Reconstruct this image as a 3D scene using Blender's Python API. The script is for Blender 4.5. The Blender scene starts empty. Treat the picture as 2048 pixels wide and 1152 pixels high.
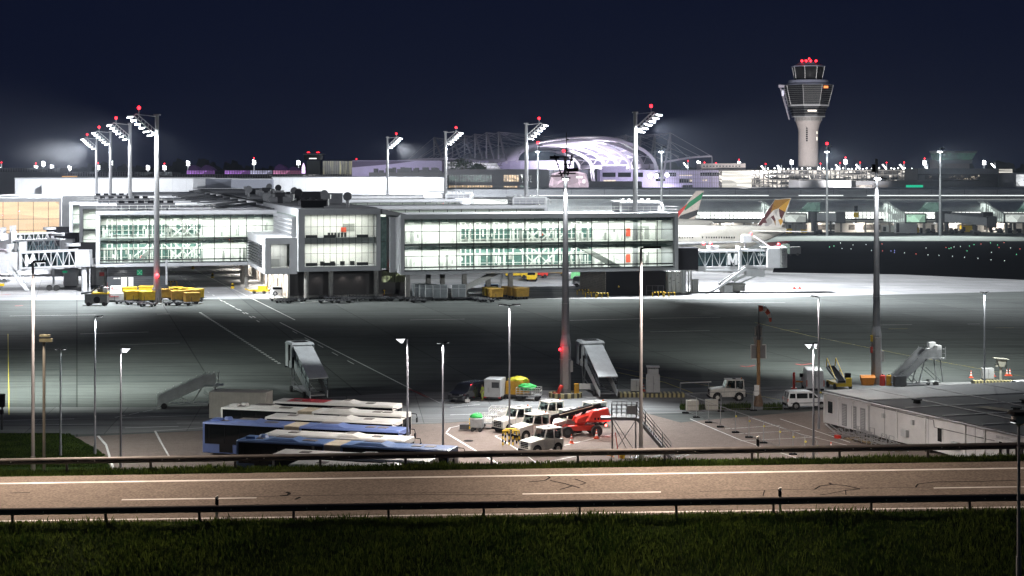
import bpy,bmesh,math,random
from mathutils import Vector,Matrix
R=math.radians
rnd=random.Random(7)
sc=bpy.context.scene
COL=sc.collection
F,CX,HZ,HC=3300.0,1024.0,332.0,25.0
def G(px,py,z=0.0):
 "world point of a photo pixel lying on the level z"
 s=(py-HZ)/(HC-z)
 return Vector(((px-CX)/s,F/s,z))
def V(px,py,D):
 return Vector(((px-CX)*D/F,D,HC-(py-HZ)*D/F))
# materials
MATS={}
def mat(name,col=(.5,.5,.5),rough=.6,metal=0.,var=.18,scale=2.,bump=0.,emit=None,es=0.,coat=0.,spec=.5,detail=4):
 if name in MATS:return MATS[name]
 m=bpy.data.materials.new(name);m.use_nodes=True;nt=m.node_tree;N=nt.nodes;L=nt.links
 b=N['Principled BSDF']
 b.inputs['Roughness'].default_value=rough;b.inputs['Metallic'].default_value=metal
 b.inputs['Specular IOR Level'].default_value=spec;b.inputs['Coat Weight'].default_value=coat
 b.inputs['Base Color'].default_value=(*col,1)
 if var:
  tc=N.new('ShaderNodeTexCoord');no=N.new('ShaderNodeTexNoise')
  no.inputs['Scale'].default_value=scale;no.inputs['Detail'].default_value=detail;no.inputs['Roughness'].default_value=.65
  L.new(tc.outputs['Object'],no.inputs['Vector'])
  rp=N.new('ShaderNodeMapRange');rp.inputs['From Min'].default_value=.3;rp.inputs['From Max'].default_value=.7
  rp.inputs['To Min'].default_value=1-var;rp.inputs['To Max'].default_value=1+var*.6
  L.new(no.outputs['Fac'],rp.inputs['Value'])
  mx=N.new('ShaderNodeMix');mx.data_type='RGBA';mx.blend_type='MULTIPLY';mx.inputs['Factor'].default_value=1
  mx.inputs['A'].default_value=(*col,1);L.new(rp.outputs['Result'],mx.inputs['B']);L.new(mx.outputs['Result'],b.inputs['Base Color'])
  r2=N.new('ShaderNodeMapRange');r2.inputs['From Min'].default_value=.3;r2.inputs['From Max'].default_value=.7
  r2.inputs['To Min'].default_value=max(.02,rough-.12);r2.inputs['To Max'].default_value=min(1,rough+.12)
  L.new(no.outputs['Fac'],r2.inputs['Value']);L.new(r2.outputs['Result'],b.inputs['Roughness'])
  if bump:
   bp=N.new('ShaderNodeBump');bp.inputs['Strength'].default_value=bump;bp.inputs['Distance'].default_value=.05
   L.new(no.outputs['Fac'],bp.inputs['Height']);L.new(bp.outputs['Normal'],b.inputs['Normal'])
 if emit:
  b.inputs['Emission Color'].default_value=(*emit,1);b.inputs['Emission Strength'].default_value=es
  m.cycles.emission_sampling='NONE' if es>6 else 'AUTO'
 MATS[name]=m;return m
def lit_window(name,col,strength,scale=(.35,.35,.5),thresh=.35,dark=.12,sampling='NONE'):
 "rooms behind glass, some lit more than others"
 if name in MATS:return MATS[name]
 m=bpy.data.materials.new(name);m.use_nodes=True;nt=m.node_tree;N=nt.nodes;L=nt.links
 b=N['Principled BSDF'];b.inputs['Base Color'].default_value=(.03,.03,.035,1);b.inputs['Roughness'].default_value=.15
 tc=N.new('ShaderNodeTexCoord');mp=N.new('ShaderNodeMapping');mp.inputs['Scale'].default_value=scale
 vo=N.new('ShaderNodeTexVoronoi');vo.inputs['Scale'].default_value=1
 L.new(tc.outputs['Object'],mp.inputs['Vector']);L.new(mp.outputs['Vector'],vo.inputs['Vector'])
 no=N.new('ShaderNodeTexNoise');no.inputs['Scale'].default_value=2.2;no.inputs['Detail'].default_value=5;L.new(mp.outputs['Vector'],no.inputs['Vector'])
 sp=N.new('ShaderNodeSeparateColor');L.new(vo.outputs['Color'],sp.inputs['Color'])
 ad=N.new('ShaderNodeMath');ad.operation='MULTIPLY';L.new(sp.outputs['Red'],ad.inputs[0]);L.new(no.outputs['Fac'],ad.inputs[1])
 mr=N.new('ShaderNodeMapRange');mr.inputs['From Min'].default_value=thresh*.35;mr.inputs['From Max'].default_value=thresh*.35+.3
 mr.inputs['To Min'].default_value=dark*strength;mr.inputs['To Max'].default_value=strength
 L.new(ad.outputs[0],mr.inputs['Value']);L.new(mr.outputs['Result'],b.inputs['Emission Strength'])
 b.inputs['Emission Color'].default_value=(*col,1)
 m.cycles.emission_sampling=sampling
 MATS[name]=m;return m
def glass(name,tint=(.86,.95,.92),refl=.10,rough=.02):
 if name in MATS:return MATS[name]
 m=bpy.data.materials.new(name);m.use_nodes=True;nt=m.node_tree;N=nt.nodes;L=nt.links
 N.remove(N['Principled BSDF']);out=N['Material Output']
 t=N.new('ShaderNodeBsdfTransparent');t.inputs['Color'].default_value=(*tint,1)
 g=N.new('ShaderNodeBsdfGlossy');g.inputs['Roughness'].default_value=rough;g.inputs['Color'].default_value=(.9,.95,1,1)
 fr=N.new('ShaderNodeFresnel');fr.inputs['IOR'].default_value=1.5
 ad=N.new('ShaderNodeMath');ad.operation='ADD';ad.inputs[1].default_value=refl-.04;ad.use_clamp=True
 L.new(fr.outputs[0],ad.inputs[0])
 mx=N.new('ShaderNodeMixShader');L.new(ad.outputs[0],mx.inputs[0]);L.new(t.outputs[0],mx.inputs[1]);L.new(g.outputs[0],mx.inputs[2])
 L.new(mx.outputs[0],out.inputs['Surface']);MATS[name]=m;return m
def lamp(name,col,s):
 return mat(name,(.1,.1,.1),.5,var=0,emit=col,es=s)
white=mat('white_paint',(.74,.74,.72),.45,var=.12,scale=1.5)
cladding=mat('white_cladding',(.62,.63,.65),.5,var=.08,scale=.4)
frame_grey=mat('frame_grey',(.42,.43,.45),.5,var=.1,scale=.6)
galv=mat('galvanised_steel',(.42,.43,.44),.45,.75,var=.2,scale=3)
steel=mat('brushed_steel',(.5,.5,.5),.35,.9,var=.15,scale=3)
dark_steel=mat('dark_steel',(.06,.062,.068),.5,.3,var=.3,scale=3)
black=mat('matt_black',(.009,.009,.011),.8,var=.3,scale=2,spec=.12)
rubber=mat('rubber',(.018,.018,.018),.85,var=.3,scale=8)
mullion=mat('dark_mullion',(.015,.02,.02),.5,var=0)
darkglass=mat('dark_vehicle_glass',(.006,.007,.009),.08,var=0,spec=.35)
cabglass=glass('cab_glass',(.55,.62,.6),.1)
yellow=mat('safety_yellow',(.72,.48,.02),.5,var=.2,scale=3)
orange_yellow=mat('ochre_metal',(.62,.33,.02),.5,var=.25,scale=3)
orange=mat('orange_plastic',(.75,.25,.02),.5,var=.15)
red=mat('signal_red',(.64,.035,.02),.4,var=.15,scale=2,coat=.3)
green_tarp=mat('green_net',(.03,.42,.08),.6,var=.4,scale=6,bump=.5)
yellow_tarp=mat('yellow_tarp',(.72,.68,.04),.6,var=.35,scale=6,bump=.5)
concrete=mat('concrete_grey',(.34,.33,.31),.8,var=.25,scale=1.2,bump=.2)
grey_box=mat('cabinet_grey',(.45,.46,.46),.5,var=.12,scale=2)
lamp_white=lamp('lamp_white',(.92,.96,1),40)
lamp_soft=lamp('lamp_soft',(.95,.97,1),14);lamp_ceiling=lamp('lamp_ceiling',(1,.98,.9),2.2)
lamp_red=lamp('beacon_red',(1,.012,.022),9)
lamp_amber=lamp('beacon_amber',(1,.35,.04),12)
# mesh builder
SPLIT={'wheel_pair':('wheel',1),'wheel_set':('wheel',1),'side_window':('side_window',1),'roof_vent':('roof_vent',2),'plank':('plank',1),'stake':('stake',1),'stand':('stand',1),'chock':('chock',1)}
class MB:
 def __init__(s):s.v=[];s.f=[];s.mi=[];s.cur=0;s.M=None;s.st=[]
 def add(s,pts,faces):
  o=len(s.v);s.st.append((o,len(s.f)))
  for p in pts:
   p=Vector(p)
   s.v.append(s.M@p if s.M is not None else p)
  for f in faces:s.f.append([o+i for i in f]);s.mi.append(s.cur)
  return s
 def hexa(s,p):
  return s.add(p,[(0,3,2,1),(4,5,6,7),(0,1,5,4),(1,2,6,5),(2,3,7,6),(3,0,4,7)])
 def box(s,x0,x1,y0,y1,z0,z1):
  return s.hexa([(x0,y0,z0),(x1,y0,z0),(x1,y1,z0),(x0,y1,z0),(x0,y0,z1),(x1,y0,z1),(x1,y1,z1),(x0,y1,z1)])
 def prism(s,pts,ext):
  "polygon of 3D points pushed along ext"
  n=len(pts);e=Vector(ext);a=[Vector(p)for p in pts]
  return s.add(a+[p+e for p in a],[tuple(range(n-1,-1,-1)),tuple(range(n,2*n))]+[(i,(i+1)%n,n+(i+1)%n,n+i)for i in range(n)])
 def xz(s,pts,y0,y1):
  return s.prism([(x,y0,z)for x,z in pts],(0,y1-y0,0))
 def xy(s,pts,z0,z1):
  return s.prism([(x,y,z0)for x,y in pts],(0,0,z1-z0))
 def quad(s,*p):return s.add(p,[tuple(range(len(p)))])
 def cyl(s,p0,p1,r0,r1=None,n=10):
  p0,p1=Vector(p0),Vector(p1);r1=r0 if r1 is None else r1
  d=(p1-p0).normalized();u=d.cross(Vector((0,0,1))if abs(d.z)<.9 else Vector((1,0,0))).normalized();w=d.cross(u)
  pts=[]
  for p,r in((p0,r0),(p1,r1)):
   for i in range(n):
    a=2*math.pi*(i+.5)/n
    pts.append(p+u*math.cos(a)*r+w*math.sin(a)*r)
  return s.add(pts,[tuple(range(n-1,-1,-1)),tuple(range(n,2*n))]+[(i,(i+1)%n,n+(i+1)%n,n+i)for i in range(n)])
 def beam(s,p0,p1,w,h=None):
  p0,p1=Vector(p0),Vector(p1);h=h or w
  d=(p1-p0).normalized();u=d.cross(Vector((0,0,1))if abs(d.z)<.95 else Vector((0,1,0))).normalized()*w/2;k=d.cross(u).normalized()*h/2
  return s.hexa([p0-u-k,p0+u-k,p0+u+k,p0-u+k,p1-u-k,p1+u-k,p1+u+k,p1-u+k])
 def tube(s,pts,r,n=6):
  for a,b in zip(pts,pts[1:]):s.cyl(a,b,r,r,n)
  return s
 def sphere(s,c,r,n=10,m=6,sc_=(1,1,1)):
  c=Vector(c);pts=[c+Vector((0,0,-r*sc_[2]))]
  for j in range(1,m):
   t=-math.pi/2+math.pi*j/m
   for i in range(n):
    a=2*math.pi*i/n
    pts.append(c+Vector((r*sc_[0]*math.cos(t)*math.cos(a),r*sc_[1]*math.cos(t)*math.sin(a),r*sc_[2]*math.sin(t))))
  pts.append(c+Vector((0,0,r*sc_[2])));fs=[]
  for i in range(n):
   fs.append((0,1+(i+1)%n,1+i));fs.append((len(pts)-1,1+(m-2)*n+i,1+(m-2)*n+(i+1)%n))
  for j in range(m-2):
   for i in range(n):
    a=1+j*n+i;b=1+j*n+(i+1)%n
    fs.append((a,b,b+n,a+n))
  return s.add(pts,fs)
 def lathe(s,prof,n=16,c=(0,0),rot=0.):
  "prof: list of (r, z), closed with caps"
  pts=[]
  for r,z in prof:
   for i in range(n):
    a=2*math.pi*i/n+rot
    pts.append((c[0]+r*math.cos(a),c[1]+r*math.sin(a),z))
  fs=[tuple(range(n-1,-1,-1)),tuple(range(len(pts)-n,len(pts)))]
  for j in range(len(prof)-1):
   for i in range(n):
    fs.append((j*n+i,j*n+(i+1)%n,(j+1)*n+(i+1)%n,(j+1)*n+i))
  return s.add(pts,fs)
 def wheel(s,c,r,w,n=16):
  c=Vector(c);y=Vector((0,w/2,0))
  return s.cyl(c-y,c+y,r,r,n)
 def build(s,name,mats,parent=None,smooth=False,bevel=0.,seg=2):
  if name in SPLIT and len(s.st)>SPLIT[name][1]:
   nm,g=SPLIT[name];st=s.st[::g]+[(len(s.v),len(s.f))]
   for(v0,f0),(v1,f1)in zip(st,st[1:]):
    q=MB();q.v=s.v[v0:v1];q.f=[[i-v0 for i in f]for f in s.f[f0:f1]];q.mi=s.mi[f0:f1];o=q.build(nm,mats,parent,smooth,bevel,seg)
   return o
  me=bpy.data.meshes.new(name);me.from_pydata([tuple(v)for v in s.v],[],s.f)
  for m in(mats if isinstance(mats,(list,tuple))else[mats]):me.materials.append(m)
  me.polygons.foreach_set('material_index',s.mi)
  if smooth:me.polygons.foreach_set('use_smooth',[True]*len(me.polygons))
  me.update()
  o=bpy.data.objects.new(name,me);COL.objects.link(o)
  if parent is not None:o.parent=parent
  if bevel:
   b=o.modifiers.new('bevel','BEVEL');b.width=bevel;b.segments=seg;b.limit_method='ANGLE';b.angle_limit=R(40)
  return o
def tag(o,label=None,cat=None,group=None,kind=None):
 if label:o['label']=label
 if cat:o['category']=cat
 if group:o['group']=group
 if kind:o['kind']=kind
 return o
def thing(name,label,cat,loc=(0,0,0),rz=0.,group=None):
 o=bpy.data.objects.new(name,None);COL.objects.link(o);o.empty_display_size=.3
 o.location=loc;o.rotation_euler=(0,0,rz);return tag(o,label,cat,group)
def dup(root,loc,rz=None,label=None,group=None):
 r=root.copy();COL.objects.link(r);r.location=loc
 if rz is not None:r.rotation_euler=(0,0,rz)
 if label:r['label']=label
 if group:r['group']=group
 for ch in list(root.children):
  c=ch.copy();COL.objects.link(c);c.parent=r
  for g in list(ch.children):
   d=g.copy();COL.objects.link(d);d.parent=c
 return r
def text(name,body,m,parent,loc,rot,size,ext=.01,align='CENTER'):
 cu=bpy.data.curves.new(name,'FONT');cu.body=body;cu.size=size;cu.extrude=ext;cu.align_x=align;cu.align_y='CENTER'
 cu.materials.append(m);tmp=bpy.data.objects.new('tmp',cu);COL.objects.link(tmp);bpy.context.view_layer.update()
 o=bpy.data.objects.new(name,bpy.data.meshes.new_from_object(tmp));bpy.data.objects.remove(tmp);COL.objects.link(o);o.parent=parent
 o.location=loc;o.rotation_euler=rot;return o
def light(name,kind,loc,power,col=(1,1,1),aim=None,size=.5,cone=None,blend=.6,parent=None,sy=None):
 l=bpy.data.lights.new(name,kind);l.energy=power;l.color=col
 if kind=='AREA':
  l.size=size
  if sy:l.shape='RECTANGLE';l.size_y=sy
 else:l.shadow_soft_size=size
 if cone:l.spot_size=R(cone);l.spot_blend=blend
 o=bpy.data.objects.new(name,l);COL.objects.link(o);o.location=loc
 if aim is not None:o.rotation_euler=(Vector(aim)-Vector(loc)).to_track_quat('-Z','Y').to_euler()
 return o
def struct(mb,name,m,smooth=False):
 return tag(mb.build(name,m,smooth=smooth),kind='structure')
# camera, sky
cam=bpy.data.cameras.new('camera');co=bpy.data.objects.new('camera',cam);COL.objects.link(co);sc.camera=co
co.location=(0,0,HC);co.rotation_euler=(R(90),0,0)
cam.sensor_width=36;cam.lens=F/2048*36;cam.shift_y=-(576-HZ)/2048;cam.clip_end=20000;cam.clip_start=.5
w=bpy.data.worlds.new('World');sc.world=w;w.use_nodes=True
bg=w.node_tree.nodes['Background'];sky=w.node_tree.nodes.new('ShaderNodeTexSky');sky.sky_type='NISHITA';sky.sun_disc=False
sky.sun_elevation=R(-4);sky.sun_rotation=R(200)
mxs=w.node_tree.nodes.new('ShaderNodeMix');mxs.data_type='RGBA';mxs.inputs['Factor'].default_value=.12
mxs.inputs['A'].default_value=(.0038,.0062,.0205,1);w.node_tree.links.new(sky.outputs[0],mxs.inputs['B'])
w.node_tree.links.new(mxs.outputs['Result'],bg.inputs['Color']);bg.inputs['Strength'].default_value=1.
sc.view_settings.view_transform='Standard';sc.view_settings.look='None';sc.view_settings.exposure=0;sc.view_settings.gamma=1
sc.cycles.use_denoising=True;sc.cycles.max_bounces=5;sc.cycles.transparent_max_bounces=12;sc.cycles.diffuse_bounces=2;sc.cycles.glossy_bounces=3
sc.cycles.sample_clamp_indirect=3;sc.cycles.caustics_reflective=False;sc.cycles.caustics_refractive=False
sc.cycles.use_light_tree=True
# ground materials
def ground_mat(name,col,joint=None,jw=.02,rot=0.,var=.3,big=.02,rough=.92,jcol=.45,streak=True,spec=.05,grain=0.):
 m=bpy.data.materials.new(name);m.use_nodes=True;nt=m.node_tree;N=nt.nodes;L=nt.links
 b=N['Principled BSDF'];geo=N.new('ShaderNodeNewGeometry');mp=N.new('ShaderNodeMapping');mp.inputs['Rotation'].default_value=(0,0,rot)
 L.new(geo.outputs['Position'],mp.inputs['Vector'])
 n1=N.new('ShaderNodeTexNoise');n1.inputs['Scale'].default_value=big;n1.inputs['Detail'].default_value=8;n1.inputs['Roughness'].default_value=.7;L.new(mp.outputs[0],n1.inputs['Vector'])
 n2=N.new('ShaderNodeTexNoise');n2.inputs['Scale'].default_value=1.7;n2.inputs['Detail'].default_value=6;n2.inputs['Roughness'].default_value=.75
 m2=N.new('ShaderNodeMapping');m2.inputs['Scale'].default_value=(.12,.5,1)if streak else(1,1,1);m2.inputs['Rotation'].default_value=(0,0,rot)
 L.new(geo.outputs['Position'],m2.inputs['Vector']);L.new(m2.outputs[0],n2.inputs['Vector'])
 ad=N.new('ShaderNodeMath');ad.operation='ADD';L.new(n1.outputs['Fac'],ad.inputs[0]);L.new(n2.outputs['Fac'],ad.inputs[1])
 mr=N.new('ShaderNodeMapRange');mr.inputs['From Min'].default_value=.65;mr.inputs['From Max'].default_value=1.35;mr.inputs['To Min'].default_value=1-var;mr.inputs['To Max'].default_value=1+var
 L.new(ad.outputs[0],mr.inputs['Value'])
 mx=N.new('ShaderNodeMix');mx.data_type='RGBA';mx.blend_type='MULTIPLY';mx.inputs['Factor'].default_value=1;mx.inputs['A'].default_value=(*col,1);L.new(mr.outputs[0],mx.inputs['B'])
 last=mx.outputs['Result']
 if streak:
  m6=N.new('ShaderNodeMapping');m6.inputs['Scale'].default_value=(.012,.55,1);m6.inputs['Rotation'].default_value=(0,0,rot+.06);L.new(geo.outputs['Position'],m6.inputs['Vector']);n6=N.new('ShaderNodeTexNoise');n6.inputs['Scale'].default_value=1;n6.inputs['Detail'].default_value=5;n6.inputs['Roughness'].default_value=.7;L.new(m6.outputs[0],n6.inputs['Vector'])
  r6=N.new('ShaderNodeMapRange');r6.inputs['From Min'].default_value=.5;r6.inputs['From Max'].default_value=.68;r6.inputs['To Min'].default_value=1;r6.inputs['To Max'].default_value=.52;L.new(n6.outputs['Fac'],r6.inputs['Value'])
  m7=N.new('ShaderNodeMix');m7.data_type='RGBA';m7.blend_type='MULTIPLY';m7.inputs['Factor'].default_value=1;L.new(last,m7.inputs['A']);L.new(r6.outputs[0],m7.inputs['B']);last=m7.outputs['Result']
 if grain:
  n3=N.new('ShaderNodeTexNoise');n3.inputs['Scale'].default_value=9;n3.inputs['Detail'].default_value=3;L.new(geo.outputs['Position'],n3.inputs['Vector'])
  m4=N.new('ShaderNodeMapRange');m4.inputs['From Min'].default_value=.3;m4.inputs['From Max'].default_value=.7;m4.inputs['To Min'].default_value=1-grain;m4.inputs['To Max'].default_value=1+grain;L.new(n3.outputs['Fac'],m4.inputs['Value'])
  m5=N.new('ShaderNodeMix');m5.data_type='RGBA';m5.blend_type='MULTIPLY';m5.inputs['Factor'].default_value=1;L.new(last,m5.inputs['A']);L.new(m4.outputs[0],m5.inputs['B']);last=m5.outputs['Result']
 if joint:
  br=N.new('ShaderNodeTexBrick');br.offset=0;br.inputs['Scale'].default_value=1;br.inputs['Brick Width'].default_value=joint;br.inputs['Row Height'].default_value=joint
  br.inputs['Mortar Size'].default_value=jw;br.inputs['Mortar Smooth'].default_value=.3;br.inputs['Color1'].default_value=(1,1,1,1);br.inputs['Color2'].default_value=(.80,.81,.82,1);br.inputs['Mortar'].default_value=(jcol,jcol,jcol,1)
  L.new(mp.outputs[0],br.inputs['Vector'])
  m3=N.new('ShaderNodeMix');m3.data_type='RGBA';m3.blend_type='MULTIPLY';m3.inputs['Factor'].default_value=1;L.new(last,m3.inputs['A']);L.new(br.outputs['Color'],m3.inputs['B']);last=m3.outputs['Result']
 L.new(last,b.inputs['Base Color']);b.inputs['Roughness'].default_value=rough;b.inputs['Specular IOR Level'].default_value=spec
 return m
PIER_YAW=math.atan2(.255,.967)
apron_m=ground_mat('apron_asphalt',(.10,.108,.104),15,.1,-PIER_YAW,.32,.02)
stand_m=ground_mat('stand_concrete',(.34,.34,.345),7.5,.06,-PIER_YAW,.26,.02,jcol=.55)
taxi_m=ground_mat('taxiway_unlit_tone',(.005,.0052,.006),None,var=.4,spec=0,rough=1)  # near-black tone paints in the darkness of an unlit strip
front_m=ground_mat('service_concrete',(.22,.225,.225),7.5,.05,-.1,.28,.03,jcol=.5)
lot_m=ground_mat('parking_asphalt',(.175,.145,.128),None,var=.3,big=.05,streak=False,grain=.2)
road_m=ground_mat('road_asphalt',(.15,.130,.113),None,var=.2,big=.12,streak=False,grain=.3)
soil_m=ground_mat('grass_soil',(.016,.030,.005),None,var=.6,big=.3,streak=False,rough=.95)
paint_w=mat('marking_white',(.62,.62,.6),.6,var=.3,scale=.8)
paint_y=mat('marking_yellow',(.62,.52,.05),.6,var=.35,scale=.8)
paint_r=mat('marking_red',(.5,.04,.03),.6,var=.2,scale=.8)
tar=mat('tar_seal',(.012,.012,.013),.95,var=.2,spec=.02)
def sheet(name,pts,z,m):
 b=MB();b.quad(*[(p[0],p[1],z)for p in pts]);return struct(b,name,m)
def gp(l,z=0.):return[G(x,y,z)for x,y in l]
b=MB();b.quad((-9000,90,0),(9000,90,0),(9000,15000,0),(-9000,15000,0));struct(b,'ground',apron_m)
sheet('stand_left',[(-220,296),(-37,312),(-37,345),(-190,800),(-420,800),(-420,296)],.004,stand_m)
sheet('stand_right',gp([(640,597),(1400,598),(2300,577),(3200,560),(3200,492),(1500,497),(900,480),(640,560)]),.004,stand_m)
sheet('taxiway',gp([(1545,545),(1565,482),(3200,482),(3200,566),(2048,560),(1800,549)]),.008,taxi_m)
sheet('service_road',gp([(-500,812),(300,815),(560,800),(800,786),(1600,772),(2700,745),(2700,800),(1700,812),(1350,826),(1000,838),(880,846),(700,850),(200,868),(-500,876)]),.004,front_m)
sheet('parking_lot',gp([(150,874),(480,858),(880,847),(1000,838),(1290,826),(1360,845),(1600,824),(1760,812),(2600,800),(3200,1500),(-900,1500),(-900,1000)]),.012,lot_m)
lawn=gp([(-700,866),(120,866),(150,874),(198,900),(222,935),(260,1040),(-900,1040)])
sheet('lawn',lawn,.016,soil_m)
# the road on its embankment
nL,nR=G(0,1056,9.75),G(2048,1028,10.8)
fL=G(0,948,10.5)
rn=(nR-nL).cross(fL-nL).normalized()
if rn.z<0:rn=-rn
eye=Vector((0,0,HC))
def RP(px,py,lift=0.):
 "point of the road plane seen at a photo pixel"
 d=Vector(((px-CX)/F,1,-(py-HZ)/F));t=(nL+rn*lift-eye).dot(rn)/d.dot(rn);return eye+d*t
u_r=(nR-nL).normalized();v_r=rn.cross(u_r).normalized()
if v_r.y<0:v_r=-v_r
def RW(u,v,h=0.):return nL+u_r*u+v_r*v+rn*h
def RUV(px,py):
 p=RP(px,py)-nL;return p.dot(u_r),p.dot(v_r)
vfar=RUV(1024,934)[1];vedge=RUV(1024,938)[1]
U0,U1=-90,140
def strip(name,v0,v1,h,m,u0=U0,u1=U1,n=1):
 b=MB()
 for i in range(n):
  a,c=u0+(u1-u0)*i/n,u0+(u1-u0)*(i+1)/n
  b.quad(RW(a,v0,h),RW(c,v0,h),RW(c,v1,h),RW(a,v1,h))
 return struct(b,name,m)
strip('road',.55,vedge,0,road_m)
def bank(name,prof,m):
 b=MB();n=90;rr=random.Random(3)
 ring=[]
 for i in range(n+1):
  u=U0+(U1-U0)*i/n;ring.append([Vector(RW(u,v,0))+Vector((0,0,dz+(rr.uniform(-.06,.06)if k else 0)))for k,(v,dz)in enumerate(prof)])
 k=len(prof);pts=[p for r_ in ring for p in r_]
 fs=[(i*k+j,(i+1)*k+j,(i+1)*k+j+1,i*k+j+1)for i in range(n)for j in range(k-1)]
 b.add(pts,fs);return struct(b,name,m)
bank('verge',[(vedge,0),(vedge+.3,.02),(vfar+.35,.05),(vfar+2,-.7),(vfar+24,-13)],soil_m)
bank('grass_slope',[(.55,0),(.2,.0),(-.6,-.15),(-2,-.8),(-6,-2.6),(-10,-3.6),(-16,-3.2),(-30,2),(-58,13.)],soil_m)
def rline(name,pts,w,m,h=.004):
 b=MB()
 for(x0,y0),(x1,y1)in zip(pts,pts[1:]):
  u0,v0=RUV(x0,y0);u1,v1=RUV(x1,y1);d=Vector((u1-u0,v1-v0)).normalized();nx,ny=-d.y*w*.75,d.x*w*.75
  b.quad(RW(u0-nx,v0-ny,h),RW(u1-nx,v1-ny,h),RW(u1+nx,v1+ny,h),RW(u0+nx,v0+ny,h))
 return struct(b,name,m)
vl=RUV(1024,953)[1];strip('edge_line',vl,vl+.2,.004,paint_w)
vn=.85;strip('edge_line',vn,vn+.15,.004,paint_w)
vc=RUV(1180,987)[1]
ua,ub=RUV(1045,988)[0],RUV(1322,985)[0];per=RUV(1868,977)[0]-ua
b=MB()
for k in range(-5,8):
 a=ua+per*k;b.quad(RW(a,vc,.004),RW(a+ub-ua,vc,.004),RW(a+ub-ua,vc+.14,.004),RW(a,vc+.14,.004))
struct(b,'centre_line',paint_w)
seals=[([(470,1000),(505,994),(560,992),(700,990),(1030,989)],.03),([(560,992),(577,990),(579,986),(572,984)],.1),([(590,999),(601,994)],.09),([(1057,964),(1090,961),(1100,955),(1094,952)],.06),([(1100,961),(1128,967),(1160,976)],.06),([(1150,958),(1172,966),(1160,970)],.05),([(1400,983),(1640,978),(1870,974)],.025),([(1629,979),(1640,972),(1664,969),(1690,971),(1720,978),(1690,981)],.06),([(1664,969),(1658,966)],.08),([(1690,981),(1655,988),(1640,990)],.04),([(1691,980),(1692,990)],.03),([(1529,981),(1526,992)],.03),([(1831,975),(1836,968),(1870,964),(1960,963),(2048,960)],.05),([(20,986),(60,985)],.05),([(820,986),(1030,983)],.02),([(1120,979),(1145,972)],.06)]
for pts,w_ in seals:rline('tar_seam',pts,w_,tar,.003)
def gline(pts,w,dash=None,z=.014,acc=None):
 b=acc
 for p,q in zip(pts,pts[1:]):
  a,c=G(*p),G(*q);w*=.8;d=(c-a);ln=d.length;d.normalize();n=Vector((-d.y,d.x,0))*w/2;t=0
  while t<ln-.01:
   e=min(ln,t+(dash[0]if dash else ln));p0,p1=a+d*t,a+d*e
   b.quad(*[(q_.x,q_.y,z)for q_ in(p0-n,p1-n,p1+n,p0+n)]);t=e+(dash[1]if dash else 0)
wm,ym,rm=MB(),MB(),MB()
for pts,w_,d_ in[([(400,625),(560,728)],.5,(1.2,.9)),([(585,662),(720,735)],.2,(4,6)),([(560,645),(830,782),(880,806)],.25,None),([(340,540),(520,645)],.25,(3,5)),([(390,540),(590,640)],.25,None),([(160,668),(370,662)],.4,(10,7)),([(240,690),(360,686)],.25,(10,7)),([(880,806),(980,802)],.2,None),([(900,815),(960,809)],.2,None),([(900,830),(960,828)],.2,None),([(1140,641),(1300,637),(1480,634)],.4,(12,8)),([(1300,664),(1420,661)],.35,(14,8)),([(1750,650),(1960,648)],.3,(6,9)),([(870,800),(980,798)],.2,None),([(990,800),(1400,790)],.18,(6,4)),([(-40,842),(240,836),(420,830)],.25,(9,7)),([(60,850),(400,846)],.2,(6,8)),([(230,835),(330,815)],.2,(1.5,.6)),([(250,856),(420,851)],.25,(5,4)),([(600,605),(700,600)],.4,(8,9)),([(440,600),(520,640)],.3,(3,4)),([(20,632),(340,628)],.3,(14,10)),([(1350,604),(1640,606)],.3,(20,12)),([(820,640),(1000,637)],.3,(9,30)),([(1500,835),(1600,868),(1700,892)],.15,None),([(1450,858),(1560,851)],.15,None),([(1470,868),(1600,861)],.12,None),([(1480,882),(1640,874)],.12,None)]:
 gline(pts,w_,d_,acc=wm)
for pts,w_,d_ in[([(16,668),(18,830)],.12,None),([(1510,645),(1620,672),(1800,708),(1960,738),(2060,755)],.16,None),([(1235,745),(1330,765),(1385,786)],.25,None),([(1230,735),(1560,800)],.12,None),([(1560,660),(2060,655)],.2,(3,14))]:
 gline(pts,w_,d_,acc=ym)
for pts in([(1482,732),(1492,734),(1510,731)],[(1592,728),(1604,730),(1625,727)],[(0,590),(22,589)],[(30,612),(46,611)],[(820,778),(856,795)]):
 gline(pts,.5,acc=rm)
struct(wm,'apron_marking',paint_w);struct(ym,'apron_marking',paint_y);struct(rm,'apron_marking',paint_r)
lm=MB()
for pts,w_ in[([(893,865),(900,856),(940,847),(1000,843)],.2),([(892,866),(945,898),(1000,930)],.3),([(990,872),(1045,905),(1090,940)],.18),([(990,872),(1010,868)],.15),([(1120,893),(1230,868)],.18),([(1085,926),(1155,912)],.18),([(1290,908),(1330,895)],.15),([(310,862),(322,885),(345,925)],.25),([(310,862),(420,855)],.2),([(1380,838),(1480,880),(1590,915),(1640,930)],.14),([(1560,838),(1700,885)],.14),([(196,872),(212,890),(226,935)],.3)]:
 gline(pts,w_,None,.02,lm)
struct(lm,'lot_marking',paint_w)
cover=MB();p=G(937,882);cover.cyl((p.x,p.y,.012),(p.x,p.y,.03),.45,.45,16);tag(cover.build('manhole_cover',tar),'round dark manhole cover in the parking asphalt left of the white tugs','manhole cover')
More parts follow.
